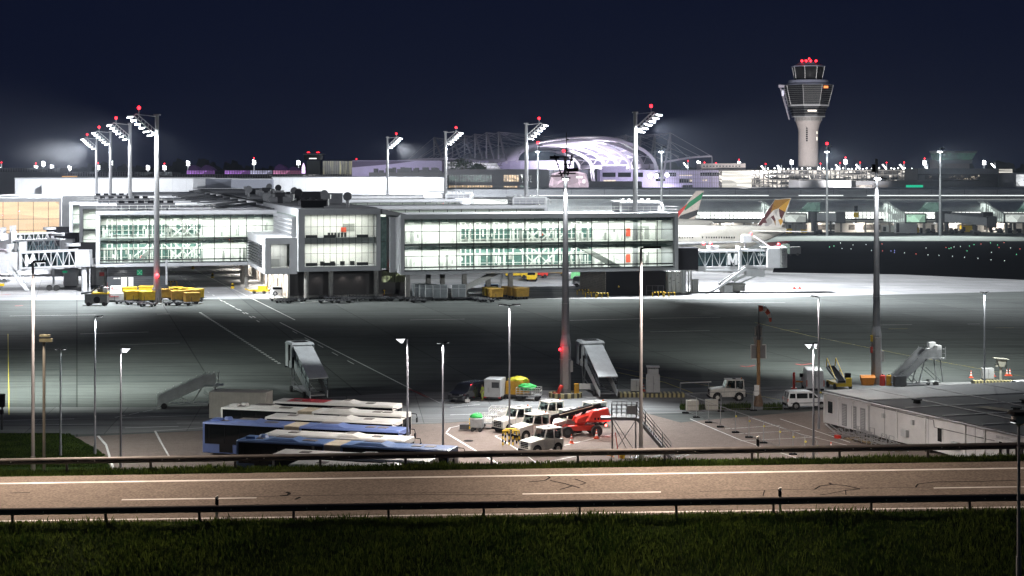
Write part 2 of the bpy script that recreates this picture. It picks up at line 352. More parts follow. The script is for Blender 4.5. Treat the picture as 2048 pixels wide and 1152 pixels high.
def blades(name,spots,m,hmin,hmax,wid):
 vs=[];fs=[];rr=random.Random(11)
 for p in spots:
  pn=.5+.5*math.sin(p.x*.9+1.3*math.sin(p.y*.8))*math.sin(p.y*1.1+p.x*.37);h=rr.uniform(hmin,hmin+(hmax-hmin)*(.35+.65*pn))*(1.7 if rr.random()<.012 else 1);a=rr.uniform(0,math.pi);dx,dy=math.cos(a)*wid,math.sin(a)*wid;lx,ly=rr.uniform(-.4,.4)*h,rr.uniform(-.4,.4)*h
  o=len(vs);vs+=[(p.x-dx,p.y-dy,p.z-.03),(p.x+dx,p.y+dy,p.z-.03),(p.x+lx*.4+dx*.6,p.y+ly*.4+dy*.6,p.z+h*.6),(p.x+lx,p.y+ly,p.z+h)]
  fs+=[(o,o+1,o+2),(o,o+2,o+3)]
 me=bpy.data.meshes.new(name);me.from_pydata(vs,[],fs);me.materials.append(m);o=bpy.data.objects.new(name,me);COL.objects.link(o);return tag(o,kind='stuff')
def grass_mat(name,c1,c2):
 m=bpy.data.materials.new(name);m.use_nodes=True;nt=m.node_tree;N=nt.nodes;L=nt.links;b=N['Principled BSDF'];b.inputs['Roughness'].default_value=.8;b.inputs['Specular IOR Level'].default_value=.1;tr=N.new('ShaderNodeBsdfTranslucent');mxr=N.new('ShaderNodeMixShader');mxr.inputs[0].default_value=.5;L.new(b.outputs[0],mxr.inputs[1]);L.new(tr.outputs[0],mxr.inputs[2]);L.new(mxr.outputs[0],N['Material Output'].inputs['Surface'])
 g=N.new('ShaderNodeNewGeometry');n=N.new('ShaderNodeTexNoise');n.inputs['Scale'].default_value=.45;n.inputs['Detail'].default_value=7;n.inputs['Roughness'].default_value=.7;L.new(g.outputs['Position'],n.inputs['Vector'])
 ad=N.new('ShaderNodeMath');ad.operation='MULTIPLY_ADD';ad.inputs[1].default_value=.38;L.new(g.outputs['Random Per Island'],ad.inputs[0]);L.new(n.outputs['Fac'],ad.inputs[2])
 r_=N.new('ShaderNodeValToRGB');r_.color_ramp.elements[0].color=(*c1,1);r_.color_ramp.elements[1].color=(*c2,1);r_.color_ramp.elements[0].position=.5;r_.color_ramp.elements[1].position=.95
 L.new(ad.outputs[0],r_.inputs[0]);L.new(r_.outputs[0],b.inputs['Base Color']);L.new(r_.outputs[0],tr.inputs['Color']);return m
gm=grass_mat('grass_blade',(.016,.040,.006),(.090,.130,.022))
gr=random.Random(5)
def bank_pt(prof,u,v):
 for(v0,z0),(v1,z1)in zip(prof,prof[1:]):
  lo,hi=min(v0,v1),max(v0,v1)
  if lo<=v<=hi:
   t=(v-v0)/(v1-v0);return RW(u,v)+Vector((0,0,z0+(z1-z0)*t))
sp=[(.55,0),(.2,0),(-.6,-.15),(-2,-.8),(-6,-2.6),(-10,-3.6)]
spots=[]
for i in range(130000):
 v=.5-abs(gr.gauss(0,1))*2.6 if gr.random()<.75 else gr.uniform(-8,.5)
 if v<-9:continue
 p=bank_pt(sp,gr.uniform(-8,58),v)
 if p:spots.append(p)
blades('tall_grass',spots,gm,.08,.36,.016)
vp=[(vedge,0),(vedge+.3,.02),(vfar+.35,.05),(vfar+2,-.7)]
spots=[p for p in(bank_pt(vp,gr.uniform(-10,62),vedge+.02+abs(gr.gauss(0,.45)))for i in range(40000))if p]
blades('verge_grass',spots,gm,.06,.3,.016)
spots=[]
for i in range(16000):
 x,y=gr.uniform(-10,215),gr.uniform(868,935)
 if x>140 and y<868+(x-140)*.6:continue
 spots.append(G(x,y,.016))
blades('lawn_grass',spots,gm,.05,.2,.05)
# the pier (local axes: x along the gate fronts, y away from the camera)
PO=Vector((-20.6,307,0));PM=Matrix.Translation(PO)@Matrix.Rotation(PIER_YAW,4,'Z')
def P(u,v,z=0.):return PM@Vector((u,v,z))
fac_glass=glass('facade_glass',(.92,.965,.945),.06)
green_glass=mat('green_partition',(.12,.225,.20),.25,var=.35,scale=.9)
int_white=mat('interior_white',(.82,.82,.79),.6,var=.05,scale=.6)
int_grey=mat('interior_grey',(.36,.37,.35),.6,var=.15)
duct=mat('duct_metal',(.16,.2,.19),.35,.5,var=.6,scale=1.2)
warm_wall=mat('warm_white_wall',(.72,.69,.64),.6,var=.1,scale=.5)
roof_dark=mat('roof_membrane',(.06,.062,.068),.7,var=.3,scale=.4)
roof_white=mat('roof_white',(.62,.63,.64),.6,var=.15,scale=.4)
def gate_block(label,u0,v0,W,n,depth,mirror=False,detail=True,ztop=15.8,power=9400,cat='gate building',warm=False):
 t=thing('gate_block',label,cat,P(u0,v0),PIER_YAW,'glass gate blocks along the pier')
 fr=MB()
 fr.box(0,W,0,depth,ztop-.75,ztop);fr.box(0,W,0,depth,4.8,5.35)
 fr.box(0,.62,0,depth,5.35,ztop-.75);fr.box(W-.62,W,0,depth,5.35,ztop-.75)
 fr.box(-.25,W+.25,-.35,-.002,ztop-.62,ztop+.18);fr.box(-.25,W+.25,-.35,-.002,4.72,5.2);fr.box(-.25,.5,-.35,-.002,5.2,ztop-.62);fr.box(W-.5,W+.25,-.35,-.002,5.2,ztop-.62)
 fr.build('frame',frame_grey,t,bevel=.05)
 r_=MB();r_.box(.3,W-.3,.3,depth-.3,ztop+.002,ztop+.12);r_.build('roof',roof_white,t)
 g=MB();g.box(.62,W-.62,.2,.23,5.35,ztop-.75);g.build('glazing',fac_glass,t)
 pw=(W-1.24)/n;m=MB()
 for i in range(n+1):m.box(.62+i*pw-.07,.62+i*pw+.07,.08,.196,5.355,ztop-.755)
 H=ztop-.75-5.35
 for z in(5.355,5.95,5.35+H*.28,5.35+H*.5,5.35+H*.755,ztop-.95):m.box(.62,W-.62,.1,.197,z,z+(.24 if z<6 else .12))
 m.build('mullion',mullion,t)
 fl=MB();zm=5.35+H*.5;fl.box(.625,W-.625,.6,depth-.3,zm-.2,zm+.3);fl.build('floor_slab',int_grey,t)
 bw=MB();bw.box(.63,W-.63,7.,7.2,5.36,zm-.21);bw.box(.63,W-.63,7.,7.2,zm+.31,ztop-.76);bw.build('partition',int_white,t)
 if detail:
  d=MB();rr=random.Random(int(u0*7+v0))
  for z0 in(ztop-1.45,zm-.95):
   x=.8
   while x<W-1.5:
    l=rr.uniform(1,3.4);d.box(x,min(W-.8,x+l),.9+rr.uniform(0,.5),3+rr.uniform(0,2),z0+rr.uniform(0,.25),z0+.5+rr.uniform(0,.15));x+=l+rr.uniform(.15,.6)
   for k in range(3):d.box(.7,W-.7,1.2+k*1.8,1.5+k*1.8,z0+.06,z0+.3)
  d.build('ceiling_duct',duct,t)
  def X(a,b_):return(W-b_,W-a)if mirror else(a,b_)
  gg=MB();wm_=MB()
  x0,x1=(W*.235,W*.72)if not mirror else(W*.02,W*.58)
  for zb,zt in((5.9,7.9),(8.2,9.2),(zm+.7,zm+2.75)):
   gg.box(x0,x1,6.5,6.6,zb,zt)
  k=x0
  while k<x1:
   wm_.box(k-.09,k+.09,6.2,6.45,5.4,zm-.3);wm_.box(k-.09,k+.09,6.2,6.45,zm+.32,ztop-1.6);k+=rr.choice((.95,.95,1.4,1.9))
  for z in(7.9,8.2,6.3,5.75,zm+.7,zm+1.6,zm+2.75):wm_.box(x0,x1,6.1,6.19,z,z+.09)
  gg.build('green_partition',green_glass,t);wm_.build('partition_post',int_white,t)
  dt=MB();wt=MB()
  for k in range(150):
   x=rr.uniform(1,W-2);z=rr.choice((5.4,zm+.32));h=rr.choice((.5,1.1,1.8,2.4));a=rr.uniform(.08,.5);y=rr.uniform(3,6.6);(dt if rr.random()<.22 else wt).box(x,x+a,y,y+.3,z+rr.choice((0,0,.9,1.6)),z+h+.4)
  dt.build('furniture',int_grey,t);wt.build('display_stand',int_white,t)
  br=MB()
  for sgn,xs in((1,(.42,.47)),(-1,(.55,.6,.66))):
   for f in xs:
    for z0,z1 in((5.5,zm-.3),(zm+.35,ztop-1.2)):
     xa=W*f;xb=xa+sgn*4.6
     if mirror:xa,xb=W-xa,W-xb
     br.beam((xa,1.6+f*4,z1),(xb,1.6+f*4,z0),.2,.24)
  br.build('diagonal_brace',int_white,t)
  for z0,z1 in((5.4,zm+.2),):
   s=MB();xa,xb=W*.81,W*.64
   if mirror:xa,xb=W-xa,W-xb
   s.xz([(xa,z0),(xb,z1),(xb,z1-.9),(xa-(xa-xb)*.22,z0)],2.2,3.4);s.build('escalator',int_grey,t)
   s=MB();s.beam((xa,2.1,z0+1),(xb,2.1,z1+1),.1,.1);s.beam((xa,3.5,z0+1),(xb,3.5,z1+1),.1,.1)
   for k in range(9):f=k/8;s.beam((xa+(xb-xa)*f,2.1,z0+(z1-z0)*f),(xa+(xb-xa)*f,2.1,z0+(z1-z0)*f+1),.06)
   s.build('handrail',int_white,t)
  for z0 in(5.4,zm+.31):
   for f,m_,w_,h_ in((.86,'sign',.9,1.7),(.92,'door',2.2,2.6)):
    xa=W*f if not mirror else W*(1-f);s=MB();s.box(xa-w_/2,xa+w_/2,6.8,6.95,z0,z0+h_)if m_=='door' else s.box(xa-w_/2,xa+w_/2,6.7,6.78,z0+.6,z0+2.2)
    s.build('wall_door' if m_=='door' else 'red_sign',int_grey if m_=='door' else mat('interior_red',(.75,.1,.05),.5,var=.3,scale=3),t)
  if not mirror:
   for k in range(9):
    s=MB();xa=W*.5+(k%5)*1.7;s.cyl((xa,5.9,zm-.6+(k//5)*2.5-.4),(xa,5.84,zm-.6+(k//5)*2.5-.4),.22,n=12)
    if k in(0,3,6):s.build('round_sign',mat('interior_red',(.75,.1,.05)),t)
 cl=MB();k=2
 while k<W-2:
  for z in(ztop-1.6,zm-1.05):cl.box(k,k+1.2,3.6,3.8,z,z+.06)
  k+=3.3
 cl.build('ceiling_light',lamp_ceiling,t)
 c=(1,1,.95)if not warm else(1,.62,.32)
 for z in(ztop-1.8,zm-1.2):
  light('gate_light','AREA',P(u0+W/2,v0+3.6,z),power*W/54*.62,c,P(u0+W/2,v0+3.7,0),W-3,sy=5.5)
 return t
block_right=gate_block('long glass gate block at the right end of the pier with green partitions inside',0,0,54.4,16,16)
block_left=gate_block('glass gate block left of the pier core, seen behind the tall mast with yellow carts',-54.5,38.5,36.8,11,15,mirror=True)
lv=MB()
for k in range(30):lv.box(-.3,-.06,.3+.002*k,9,5.2+k*.345,5.2+k*.345+.2)
lv.build('louvre',frame_grey,block_right)
for u,v in((1.5,1.5),(12.5,2.),(21.5,2),(-1+8,9),(10,10),(19,9.5)):
 c=MB();c.box(u-.42,u+.42,v-.42,v+.42,0,4.8);c.box(u-.75,u+.75,v-.75,v+.75,0.006,.3);c.build('column',concrete,block_right)
for u,v in((2,9),(30,3),(30,12),(2.5,3)):
 c=MB();c.cyl((u,v,0),(u,v,4.8),.4,n=14);c.build('column',concrete,block_left)
gate_block('second glass gate block on the right side, its roof edge showing above the front block',0,66,47,14,16,detail=False)
gate_block('third glass gate block on the right side, low white roof below the white hall',-2,140,46,14,16,detail=False)
gate_block('narrow green lit gate block right behind the left front block',-57.6,89.7,38,11,15,detail=False)
gate_block('gate block third back on the left side, next to the orange lit facade',-60,128.6,38,11,15,detail=False)
t=thing('lounge_block','glass block glowing orange at the left edge behind the jet bridges','gate building',P(-90,172),PIER_YAW)
b=MB();W=27.5;b.box(-60,W,0,14,15.1,16.2);b.box(-60,W,0,14,4.8,5.4);b.box(W-.6,W,0,14,5.4,15.1);b.box(3.1,3.9,-.3,13,5.4,15.1);b.box(-60,W,7,14,5.4,15.1);b.build('frame',cladding,t)
b=MB();b.box(-60,W-.6,1.2,1.4,5.4,15.1);b.build('window_blind',lit_window('orange_blind',(1,.64,.42),1.7,(.03,.03,.25),.0,.6,'AUTO'),t)
b=MB();b.box(-60,W-.6,.2,.23,5.4,15.1);b.build('glazing',fac_glass,t)
b=MB()
for k in range(22):b.box(-60+k*4-.06,-60+k*4+.06,.08,.19,5.4,15.1)
for z in(5.45,7.2,10.3):b.box(-60,W-.6,.1,.18,z,z+.12)
b.build('mullion',mullion,t)
core=thing('pier_core','grey louvred pier core with two storey windows between the glass gate blocks','terminal pier',P(-10,5),PIER_YAW)
core.rotation_euler=(0,0,0);core.location=(0,0,0)
def cb(name,m,bevel=0.):
 def fin(mb):
  mb.v=[PM@v for v in mb.v];return mb.build(name,m,core,bevel=bevel)
 return fin
b=MB();u0,u1=-18.5,-3.;v0=5.
b.box(u0,u1,v0,v0+60,15.9,17.0);b.box(u0,u1,v0,v0+60,5.3,6.2);b.box(u0,u0+1.2,v0,v0+1.2,6.2,15.9);b.box(u1-.8,u1,v0,v0+1.,6.2,15.9);b.box(u0,u0+.5,v0+1.2,v0+34,6.2,15.9)
b.box(u0+.5,u1,v0+9,v0+9.3,6.2,15.9);b.box(u1-.3,u1,v0+1,v0+9,6.2,15.9)
b.box(u0+1.2,u1-.8,v0+.5,v0+9,10.5,11.55)
cb('core_frame',frame_grey)(b)
b=MB();b.box(u0+1.2,u1-.8,v0+.45,v0+.48,6.2,15.9);cb('glazing',glass('core_glass',(.93,.95,.93),.07))(b)
b=MB()
for k in range(12):x=u0+1.2+k*1.2;b.box(x-.03,x+.03,v0+.36,v0+.44,6.2,15.9)
for z in(8.6,11.55,10.5,13.6):b.box(u0+1.2,u1-.8,v0+.36,v0+.44,z,z+.06)
for a in(u0+1.4,u0+4.8,u0+11):b.box(a,a+2.2,v0+.3,v0+.355,6.3,6.9);b.box(a,a+2.2,v0+.3,v0+.355,11.6,12.1)
cb('mullion',mullion)(b)
b=MB();b.box(u0+.6,u1-.4,v0+6,v0+6.2,6.25,10.4);b.box(u0+.6,u1-.4,v0+6,v0+6.2,11.6,15.85);cb('partition',int_white)(b)
for x,z,w_,h_,m_ in((-9.2,12.6,2.2,1.4,'interior_grey'),(-9.6,12.4,1,.9,'interior_red')):
 b=MB();b.box(x,x+w_,v0+5.9-(.1 if 'red' in m_ else 0),v0+5.99-(.1 if 'red' in m_ else 0),z,z+h_);cb('wall_screen',MATS.get(m_)or red)(b)
b=MB()
for k in range(6):b.box(-12.5+k*.62,-12.1+k*.62,v0+3,v0+3.5,11.56,12.4)
for k in range(4):b.box(-14+k*1.9,-13.2+k*1.9,v0+2.6,v0+3.2,6.22,7.0)
cb('bench_seat',dark_steel)(b)
for zc in(15.6,10.2):light('core_light','AREA',P(-10.7,v0+3,zc),1000,(1,1,.94),P(-10.7,v0+3.05,0),12,sy=4)
b=MB()
for k in range(8):b.box(u0-.9,u0-.02,v0+3,v0+33,9.2+k*.78+(2.3 if k<3 and False else 0),9.2+k*.78+.22)
for k in range(17):b.box(u0-.85,u0-.1,v0+3+k*1.85,v0+3.3+k*1.85,9.2,15.5)
cb('louvre',frame_grey)(b)
b=MB();b.box(u0-.06,u0-.01,v0+3,v0+33,9.2,15.6);cb('louvre_backing',mat('louvre_glass',(.08,.16,.10),.3,var=.5,scale=.8))(b)
bu0,bu1,bv0,bv1=-24.5,-18.5,6.5,42.
b=MB();b.box(bu0,bu1-.01,bv0,bv1,10.4,11.6);b.box(bu0,bu1-.01,bv0,bv1,4.8,6.0);b.box(bu0,bu0+1.0,bv0,bv1,6.0,10.4);b.box(bu1-1.4,bu1-.01,bv0,bv0+1.2,6.0,10.4);b.box(bu0+1,bu1-1.4,bv0+4.5,bv0+4.8,6.,10.4)
cb('bay',cladding)(b)
b=MB();b.box(bu0+1.,bu1-1.4,bv0+.4,bv0+.43,6.0,10.4);cb('bay_window',MATS['core_glass'])(b)
b=MB()
for x in(bu0+1.05,bu0+2.8,bu1-1.5):b.box(x,x+.08,bv0+.3,bv0+.39,6.,10.4)
b.box(bu0+1,bu1-1.4,bv0+.3,bv0+.39,8,8.07);b.box(bu0+1.4,bu0+3,bv0+3,bv0+3.4,6.01,7.6);cb('bay_mullion',frame_grey)(b)
light('bay_light','AREA',P(bu0+2.6,bv0+2,10.2),260,(1,.97,.9),P(bu0+2.6,bv0+2.05,0),2.4,sy=3)
b=MB()
for k in range(8):b.box(bu0-.45,bu0-.02,bv0+5,bv0+29,6.2+k*.52,6.2+k*.52+.2)
cb('bay_louvre',dark_steel)(b)
b=MB();b.box(-2.98,-1.6,6.4,6.45,5.6,15.4);cb('side_glazing',green_glass)(b)
b=MB()
for k in range(5):b.box(-2.95+k*.33,-2.91+k*.33,6.3,6.39,5.6,15.4)
b.box(-2.95,-1.6,6.3,6.39,10.6,10.7);cb('side_mullion',mullion)(b)
b=MB();b.box(-1.6,-.45,3.4,3.6,5.0,15.4)
for k in range(32):b.box(-1.58,-.47,3.2,3.39,5.1+k*.32,5.1+k*.32+.18)
cb('side_louvre',frame_grey)(b)
b=MB();b.prism([P(-3,5.2,15.9),P(-3,5.2,17),P(1.2,1,15.98),P(1.2,1,15.6)],P(0,40)-P(0,0));b.build('sloping_roof',roof_dark,core)
b=MB();b.box(-20,-19.6,9,190,0,4.78);cb('white_ground_wall',warm_wall)(b)
b=MB();b.box(-19.58,-1.5,12,12.4,0,5.28);b.box(-1.5,4,16.2,16.5,0,4.7);cb('dark_ground_wall',mat('dark_brown_cladding',(.055,.05,.05),.6,var=.25,scale=.8))(b)
b=MB()
for k in range(7):b.box(-1.2+k*.75,-.6+k*.75,16.05,16.15,2.3,4.4)
cb('ground_window',lit_window('office_window',(.75,.85,.5),.5,(.5,.5,.6),.8,.05))(b)
for k in range(18):b=MB();b.box(-20.06,-20.004,12+k*6,12+k*6+rnd.uniform(.8,2),0.3,2.6+rnd.uniform(0,.6));cb('service_door',mat('door_tan',(.25,.2,.17),.6,var=.3))(b)
b=MB();b.box(-19.5,-1.6,10.6,12,.02,.35);cb('plinth',concrete)(b)
for u in(-16.8,-12.2,-3.6):
 b=MB();b.cyl(P(u,6.5,0),P(u,6.5,5.3),.45,n=16);b.build('column',concrete,core)
for k in range(5):
 p=P(-22.6,12+k*8.5,4.6);b=MB();b.box(-23,-22,11.6+k*8.5,12.4+k*8.5,4.72,4.79);cb('soffit_light',lamp_soft)(b)
 light('soffit_lamp','SPOT',p,4000,(1,.93,.82),p+(P(1.2,-.5)-P(0,0))-Vector((0,0,2.4)),.3,150,.8)
for k in range(6):
 p=P(-21.4,60+k*20,4.4);light('wall_lamp','SPOT',p,3500,(1,.93,.82),p+(P(.6,0)-P(0,0))-Vector((0,0,2.4)),.3,150,.8)
for u in(-14,-9,-6):
 p=P(u,11.2,4.2);light('wall_lamp','SPOT',p,60,(1,.9,.85),p+P(0,.5)-P(0,0)-Vector((0,0,3)),.15,120,.7)
b=MB();b.box(-18.5,-3,65.01,300,5,16.4);b.box(-40,-18.6,64,300,13.5,15.8);cb('spine',cladding)(b)
b=MB();b.box(-18,-3.4,6,300,17.002,17.15);b.box(-19.5,-18.7,42,300,15.82,16.2);cb('spine_roof',roof_dark)(b)
b=MB()
for k in range(8):b.beam(P(-30,60+k*22,15.9),P(-19.5,72+k*22,16.6),.5,.5)
b.build('roof_duct',dark_steel,core)
t=thing('ground_building','dark clad ground floor building with a white door and a green sign','building',P(-52.5,40.5),PIER_YAW)
b=MB();b.box(0,12,0,9,0,4.78);b.build('wall',mat('anthracite_cladding',(.06,.065,.072),.55,var=.15,scale=.7),t)
b=MB()
for k in range(11):b.box(0,12,-.03,-.002,.3+k*.42,.33+k*.42)
b.build('cladding_joint',black,t)
b=MB();b.box(2.8,3.9,-.06,-.032,0,2.5);b.build('lit_door',mat('lit_door',(.7,.72,.6),.5,emit=(.9,.95,.75),es=.55),t)
b=MB();b.box(4.2,5.2,-.07,-.032,0,2.5);b.build('door',white,t)
b=MB();b.box(5.9,6.95,-.09,-.032,2.9,3.95);s_=b.build('sign',mat('sign_green',(.0,.35,.16),.5,var=0,emit=(0,.6,.25),es=.25),t)
b=MB()
for sx in(-1,1):
 for sz in(-1,1):
  b.beam((6.425+sx*.2,-.1,3.425+sz*.2),(6.425+sx*.42,-.1,3.425+sz*.42),.03,.12)
b.cyl((6.425,-.1,3.32),(6.425,-.13,3.32),.12,n=10);b.cyl((6.425,-.1,3.52),(6.425,-.13,3.52),.07,n=10);b.build('pictogram',white,s_)
b=MB();b.box(2.1,2.6,-.07,-.032,2.2,2.42);b.box(1.3,2.,-.07,-.032,2.2,2.42);b.build('small_sign',white,t)
light('door_lamp','SPOT',P(-52.5+3,39.7,4.4),160,(1,.97,.9),P(-52.5+3,40.2,0),.1,130)
t=thing('plant_block','black clad service block with a lighter slatted side under the right gate block','service building',P(0,0),PIER_YAW)
a=G(1177,584);c=G(1212,591);d=G(1332,591)
t.location=(0,0,0);t.rotation_euler=(0,0,0)
dv=Vector((-.255,.967,0))*9
b=MB();b.prism([c,d,d+dv,a+(d-c)*0+dv*.6],(0,0,4.7));b.build('wall',black,t)
b=MB();nn=Vector((-.9,-.4,0)).normalized()
q=(a+dv*.6)-c
for k in range(14):
 z=.15+k*.33;b.hexa([c+nn*.02+Vector((0,0,z)),c+nn*.16+Vector((0,0,z)),c+q+nn*.16+Vector((0,0,z)),c+q+nn*.02+Vector((0,0,z))]+[c+nn*.02+Vector((0,0,z+.27)),c+nn*.16+Vector((0,0,z+.27)),c+q+nn*.16+Vector((0,0,z+.27)),c+q+nn*.02+Vector((0,0,z+.27))])
b.build('side_slat',mat('taupe_slat',(.26,.22,.19),.7,var=.3,scale=1),t)
b=MB();m_=(c+d)/2+Vector((-3.5,-.05,1.6));b.prism([m_,m_+Vector((.35,.03,0)),m_+Vector((.17,.015,.4))],(0,-.03,0));b.build('warning_sign',yellow,t)
b=MB();w0=d+(c-d)*.06;w1=d+(c-d)*.34;off=Vector((.1,-1.3,0))
for f in(0,.33,.66,1):q_=w0+(w1-w0)*f+off;b.beam(q_,q_+Vector((0,0,2)),.07)
for z in(1,2):b.beam(w0+off+Vector((0,0,z)),w1+off+Vector((0,0,z)),.05)
b.build('fence_frame',dark_steel,t)
t=thing('ground_supply_unit','white supply cabinet with pipes between the black block and the jet bridge column','supply unit',G(1355,586),PIER_YAW)
b=MB();b.box(-1.9,1.6,0,2,.1,4.2);b.build('cabinet',white,t,bevel=.05)
b=MB()
for x in(-1.3,-.4,.6,2.2,2.7):b.cyl((x,-.3,.05),(x,-.3,4.4),.16,n=10)
b.tube([(-1.3,-.3,4.1),(.6,-.3,4.1),(2.2,-.3,4.3)],.12);b.build('pipe',white,t,smooth=True)
b=MB()
for k in range(26):x,z=rnd.uniform(-1.8,1.5),rnd.uniform(.5,3.8);b.box(x,x+.18,-.03,-.002,z,z+.1)
b.build('fitting',dark_steel,t)
b=MB();b.box(3.3,4.5,.2,1.4,0,2.6);b.build('side_cabinet',grey_box,t,bevel=.03)
def plant_room(label,p,L_,Dp,H_,rail):
 t=thing('plant_room',label,'roof plant room',p,PIER_YAW,'white plant rooms on the gate roofs')
 b=MB();b.box(0,L_,0,Dp,.1,H_);b.build('louvred_box',mat('louvre_light',(.30,.31,.34),.5,var=.2,scale=1.5),t)
 b=MB();b.box(-.3,L_+.3,-.3,Dp+.3,H_,H_+.35);b.box(-.4,0,-.2,.2,0,H_);b.box(L_,L_+.4,-.2,.2,0,H_)
 for k in range(5):b.cyl((L_*(.15+k*.18),Dp/2,H_+.35),(L_*(.15+k*.18),Dp/2,H_+.8),.35,n=10)
 b.cyl((L_*.45,1,H_+.3),(L_*.45,1,H_+4.2),.04)
 b.tube([(L_+.3,1,H_),(L_+1.2,1,H_-.2),(L_+1.4,1,H_-.9),(L_+1.4,1,0)],.18)
 b.build('roof_edge',roof_white,t)
 b=MB();x0,x1=rail
 for z in(.6,1.15):b.beam((x0,-1.5,z),(x1,-1.5,z),.06)
 x=x0
 while x<=x1:b.beam((x,-1.5,0),(x,-1.5,1.15),.05);x+=1.5
 b.build('railing',white,t)
 return t
plant_room('white roof plant room with railing on the right front gate block, beside the mast',P(44.8,5,15.92),7.6,6,1.8,(-14,11))
plant_room('white roof plant room on the second right gate block, left of the tall mast',P(40.5,71,15.92),7.6,6,1.5,(-20,10))
plant_room('white roof plant room on the third right gate block, below the warm office windows',P(41,146,15.92),6.4,6,1.2,(-24,5))
def fan_row(label,p,n):
 t=thing('fan_row',label,'roof fan unit',p,PIER_YAW,'dark fan units on the left gate roofs')
 L_=n*1.95;b=MB();b.box(0,L_,0,2.4,.5,1.5)
 for k in range(n):b.box(k*1.95+.2,k*1.95+.5,.2,2.2,0,.5)
 b.build('casing',dark_steel,t)
 for k in range(n):b=MB();b.cyl((k*1.95+.95,1.2,1.5),(k*1.95+.95,1.2,2.0),.62,n=12);b.build('fan',black,t)
 b=MB()
 for z in(.5,1.1):b.beam((-4,-2,z),(L_+8,-2,z),.06)
 x=-4
 while x<L_+8:b.beam((x,-2,0),(x,-2,1.1),.05);x+=1.6
 b.build('railing',white,t);return t
fan_row('dark row of roof fans on the left front gate block, beside the tallest mast',P(-50.5,43,15.92),6)
fan_row('dark row of roof fans on the second left gate block, middle of the three',P(-53.5,95,15.92),6)
fan_row('dark row of roof fans on the third left gate block, farthest of the three',P(-54,136,15.92),5)
rr=random.Random(21)
for k in range(26):
 u=rr.uniform(-17.4,-5);v=8+k*6.5+rr.uniform(-2,2);kind=k%4
 t=thing('roof_machine',['dark box shaped ventilation unit on the black core roof','dark round exhaust cowl on the black core roof','dark duct stub with a hood on the black core roof','low dark chiller with cylinder tops on the black core roof'][kind],'roof machine',P(u,v,17.152),PIER_YAW+rr.uniform(-.3,.3),'dark machines on the pier core roof')
 b=MB()
 if kind==0:w_,h_=rr.uniform(1.6,3.4),rr.uniform(1,2.2);b.box(-w_,w_,-1.2,1.2,.25,h_);b.box(-w_*.8,w_*.8,-1,1,0,.25);b.box(-w_-.1,w_+.1,-1.3,1.3,h_,h_+.12)
 elif kind==1:b.cyl((0,0,0),(0,0,1.3),.35,n=10);b.cyl((-.1,-.4,1.9),(.1,.4,2.),.85,n=14)
 elif kind==2:b.box(-.5,.5,-.5,.5,0,1.4);b.box(-.9,.9,-.8,.8,1.4,2.3);b.tube([(0,.6,.4),(0,2.4,.4)],.3)
 else:
  b.box(-2.4,2.4,-1.1,1.1,.3,1.1)
  for x in(-1.6,0,1.6):b.cyl((x,0,1.1),(x,0,1.5),.6,n=12)
  b.box(-2.2,2.2,-.9,.9,0,.3)
 b.build('casing',dark_steel if k%3 else black,t)
# long terminal across the back (D about 620 m)
TD=622.0;TS=F/TD
def tx(px):return(px-CX)/TS
def tz(py):return HC-(py-HZ)/TS
t=thing('long_terminal','long grey terminal with a curved metal canopy and lit glazing across the right background','terminal',(tx(1450),TD,0))
ox=tx(1450)
xa,xb=tx(880)-ox,tx(2330)-ox
fascia=mat('terminal_fascia',(.30,.31,.33),.5,var=.15,scale=.15);canopy_m=mat('canopy_metal',(.62,.66,.65),.4,.3,var=.2,scale=.12)
b=MB();b.box(xa,xb,4,60,13.2,tz(379));b.box(xa,xb,3.2,4,13.2,14.3);b.build('roof',fascia,t)
b=MB()
for k in range(22):x=xa+(xb-xa)*k/22;b.box(x,x+.12,3.96,3.997,14.3,tz(379))
b.build('roof_joint',dark_steel,t)
b=MB()
x=tx(1068)-ox
for x0,x1 in((1060,1540),(1600,1690),(1738,2330)):
 a,c=tx(x0)-ox,tx(x1)-ox;b.box(a,c,3.0,3.19,tz(391.7),tz(390.8))
b.build('cornice_light',mat('cornice_light',(.3,.3,.3),.5,var=0,emit=(.95,1,.97),es=1.8),t)
b=MB();b.box(xa,xb,4.2,8,tz(398.5),13.19);b.build('recess',dark_steel,t)
b=MB()
prof=[]
for k in range(9):
 a=R(90)*k/8;prof.append((-6.5+10*(1-math.cos(a)),tz(423)+(tz(398.5)-tz(423))*math.sin(a)))
n=0
for x0,x1 in((1080,1300),(1300,1520),(1520,1740),(1740,1965),(1965,2330)):
 a,c=tx(x0)-ox,tx(x1)-ox
 cut=0
 for k in range(8):
  (y0,z0),(y1,z1)=prof[k],prof[k+1];sh=0
  b.hexa([(a,y0,z0),(c+3-sh,y0,z0),(c-.1,y1,z1),(a,y1,z1),(a,y0+.3,z0+.05),(c+3-sh,y0+.3,z0+.05),(c-.1,y1+.3,z1),(a,y1+.3,z1)])
b.build('canopy',canopy_m,t)
b=MB();b.box(xa,xb,2,2.3,tz(438),tz(398.6));b.build('gate_window',lit_window('gate_window_lit',(.92,.96,.9),2.2,(.16,.16,.35),.1,.35,'AUTO'),t)
b=MB()
for k in range(190):x=xa+(xb-xa)*k/190;b.box(x,x+.13,1.7,1.99,tz(438),tz(423))
for z in(tz(438),tz(431),tz(424)):b.box(xa,xb,1.72,1.98,z,z+.12)
b.build('mullion',dark_steel,t)
b=MB();b.box(xa,xb,-5,2,tz(445),tz(441));b.build('balcony',concrete,t)
b=MB();b.box(xa,xb,1,1.4,0,tz(445));b.build('ground_wall',warm_wall,t)
b=MB();rr=random.Random(4);x=xa+3
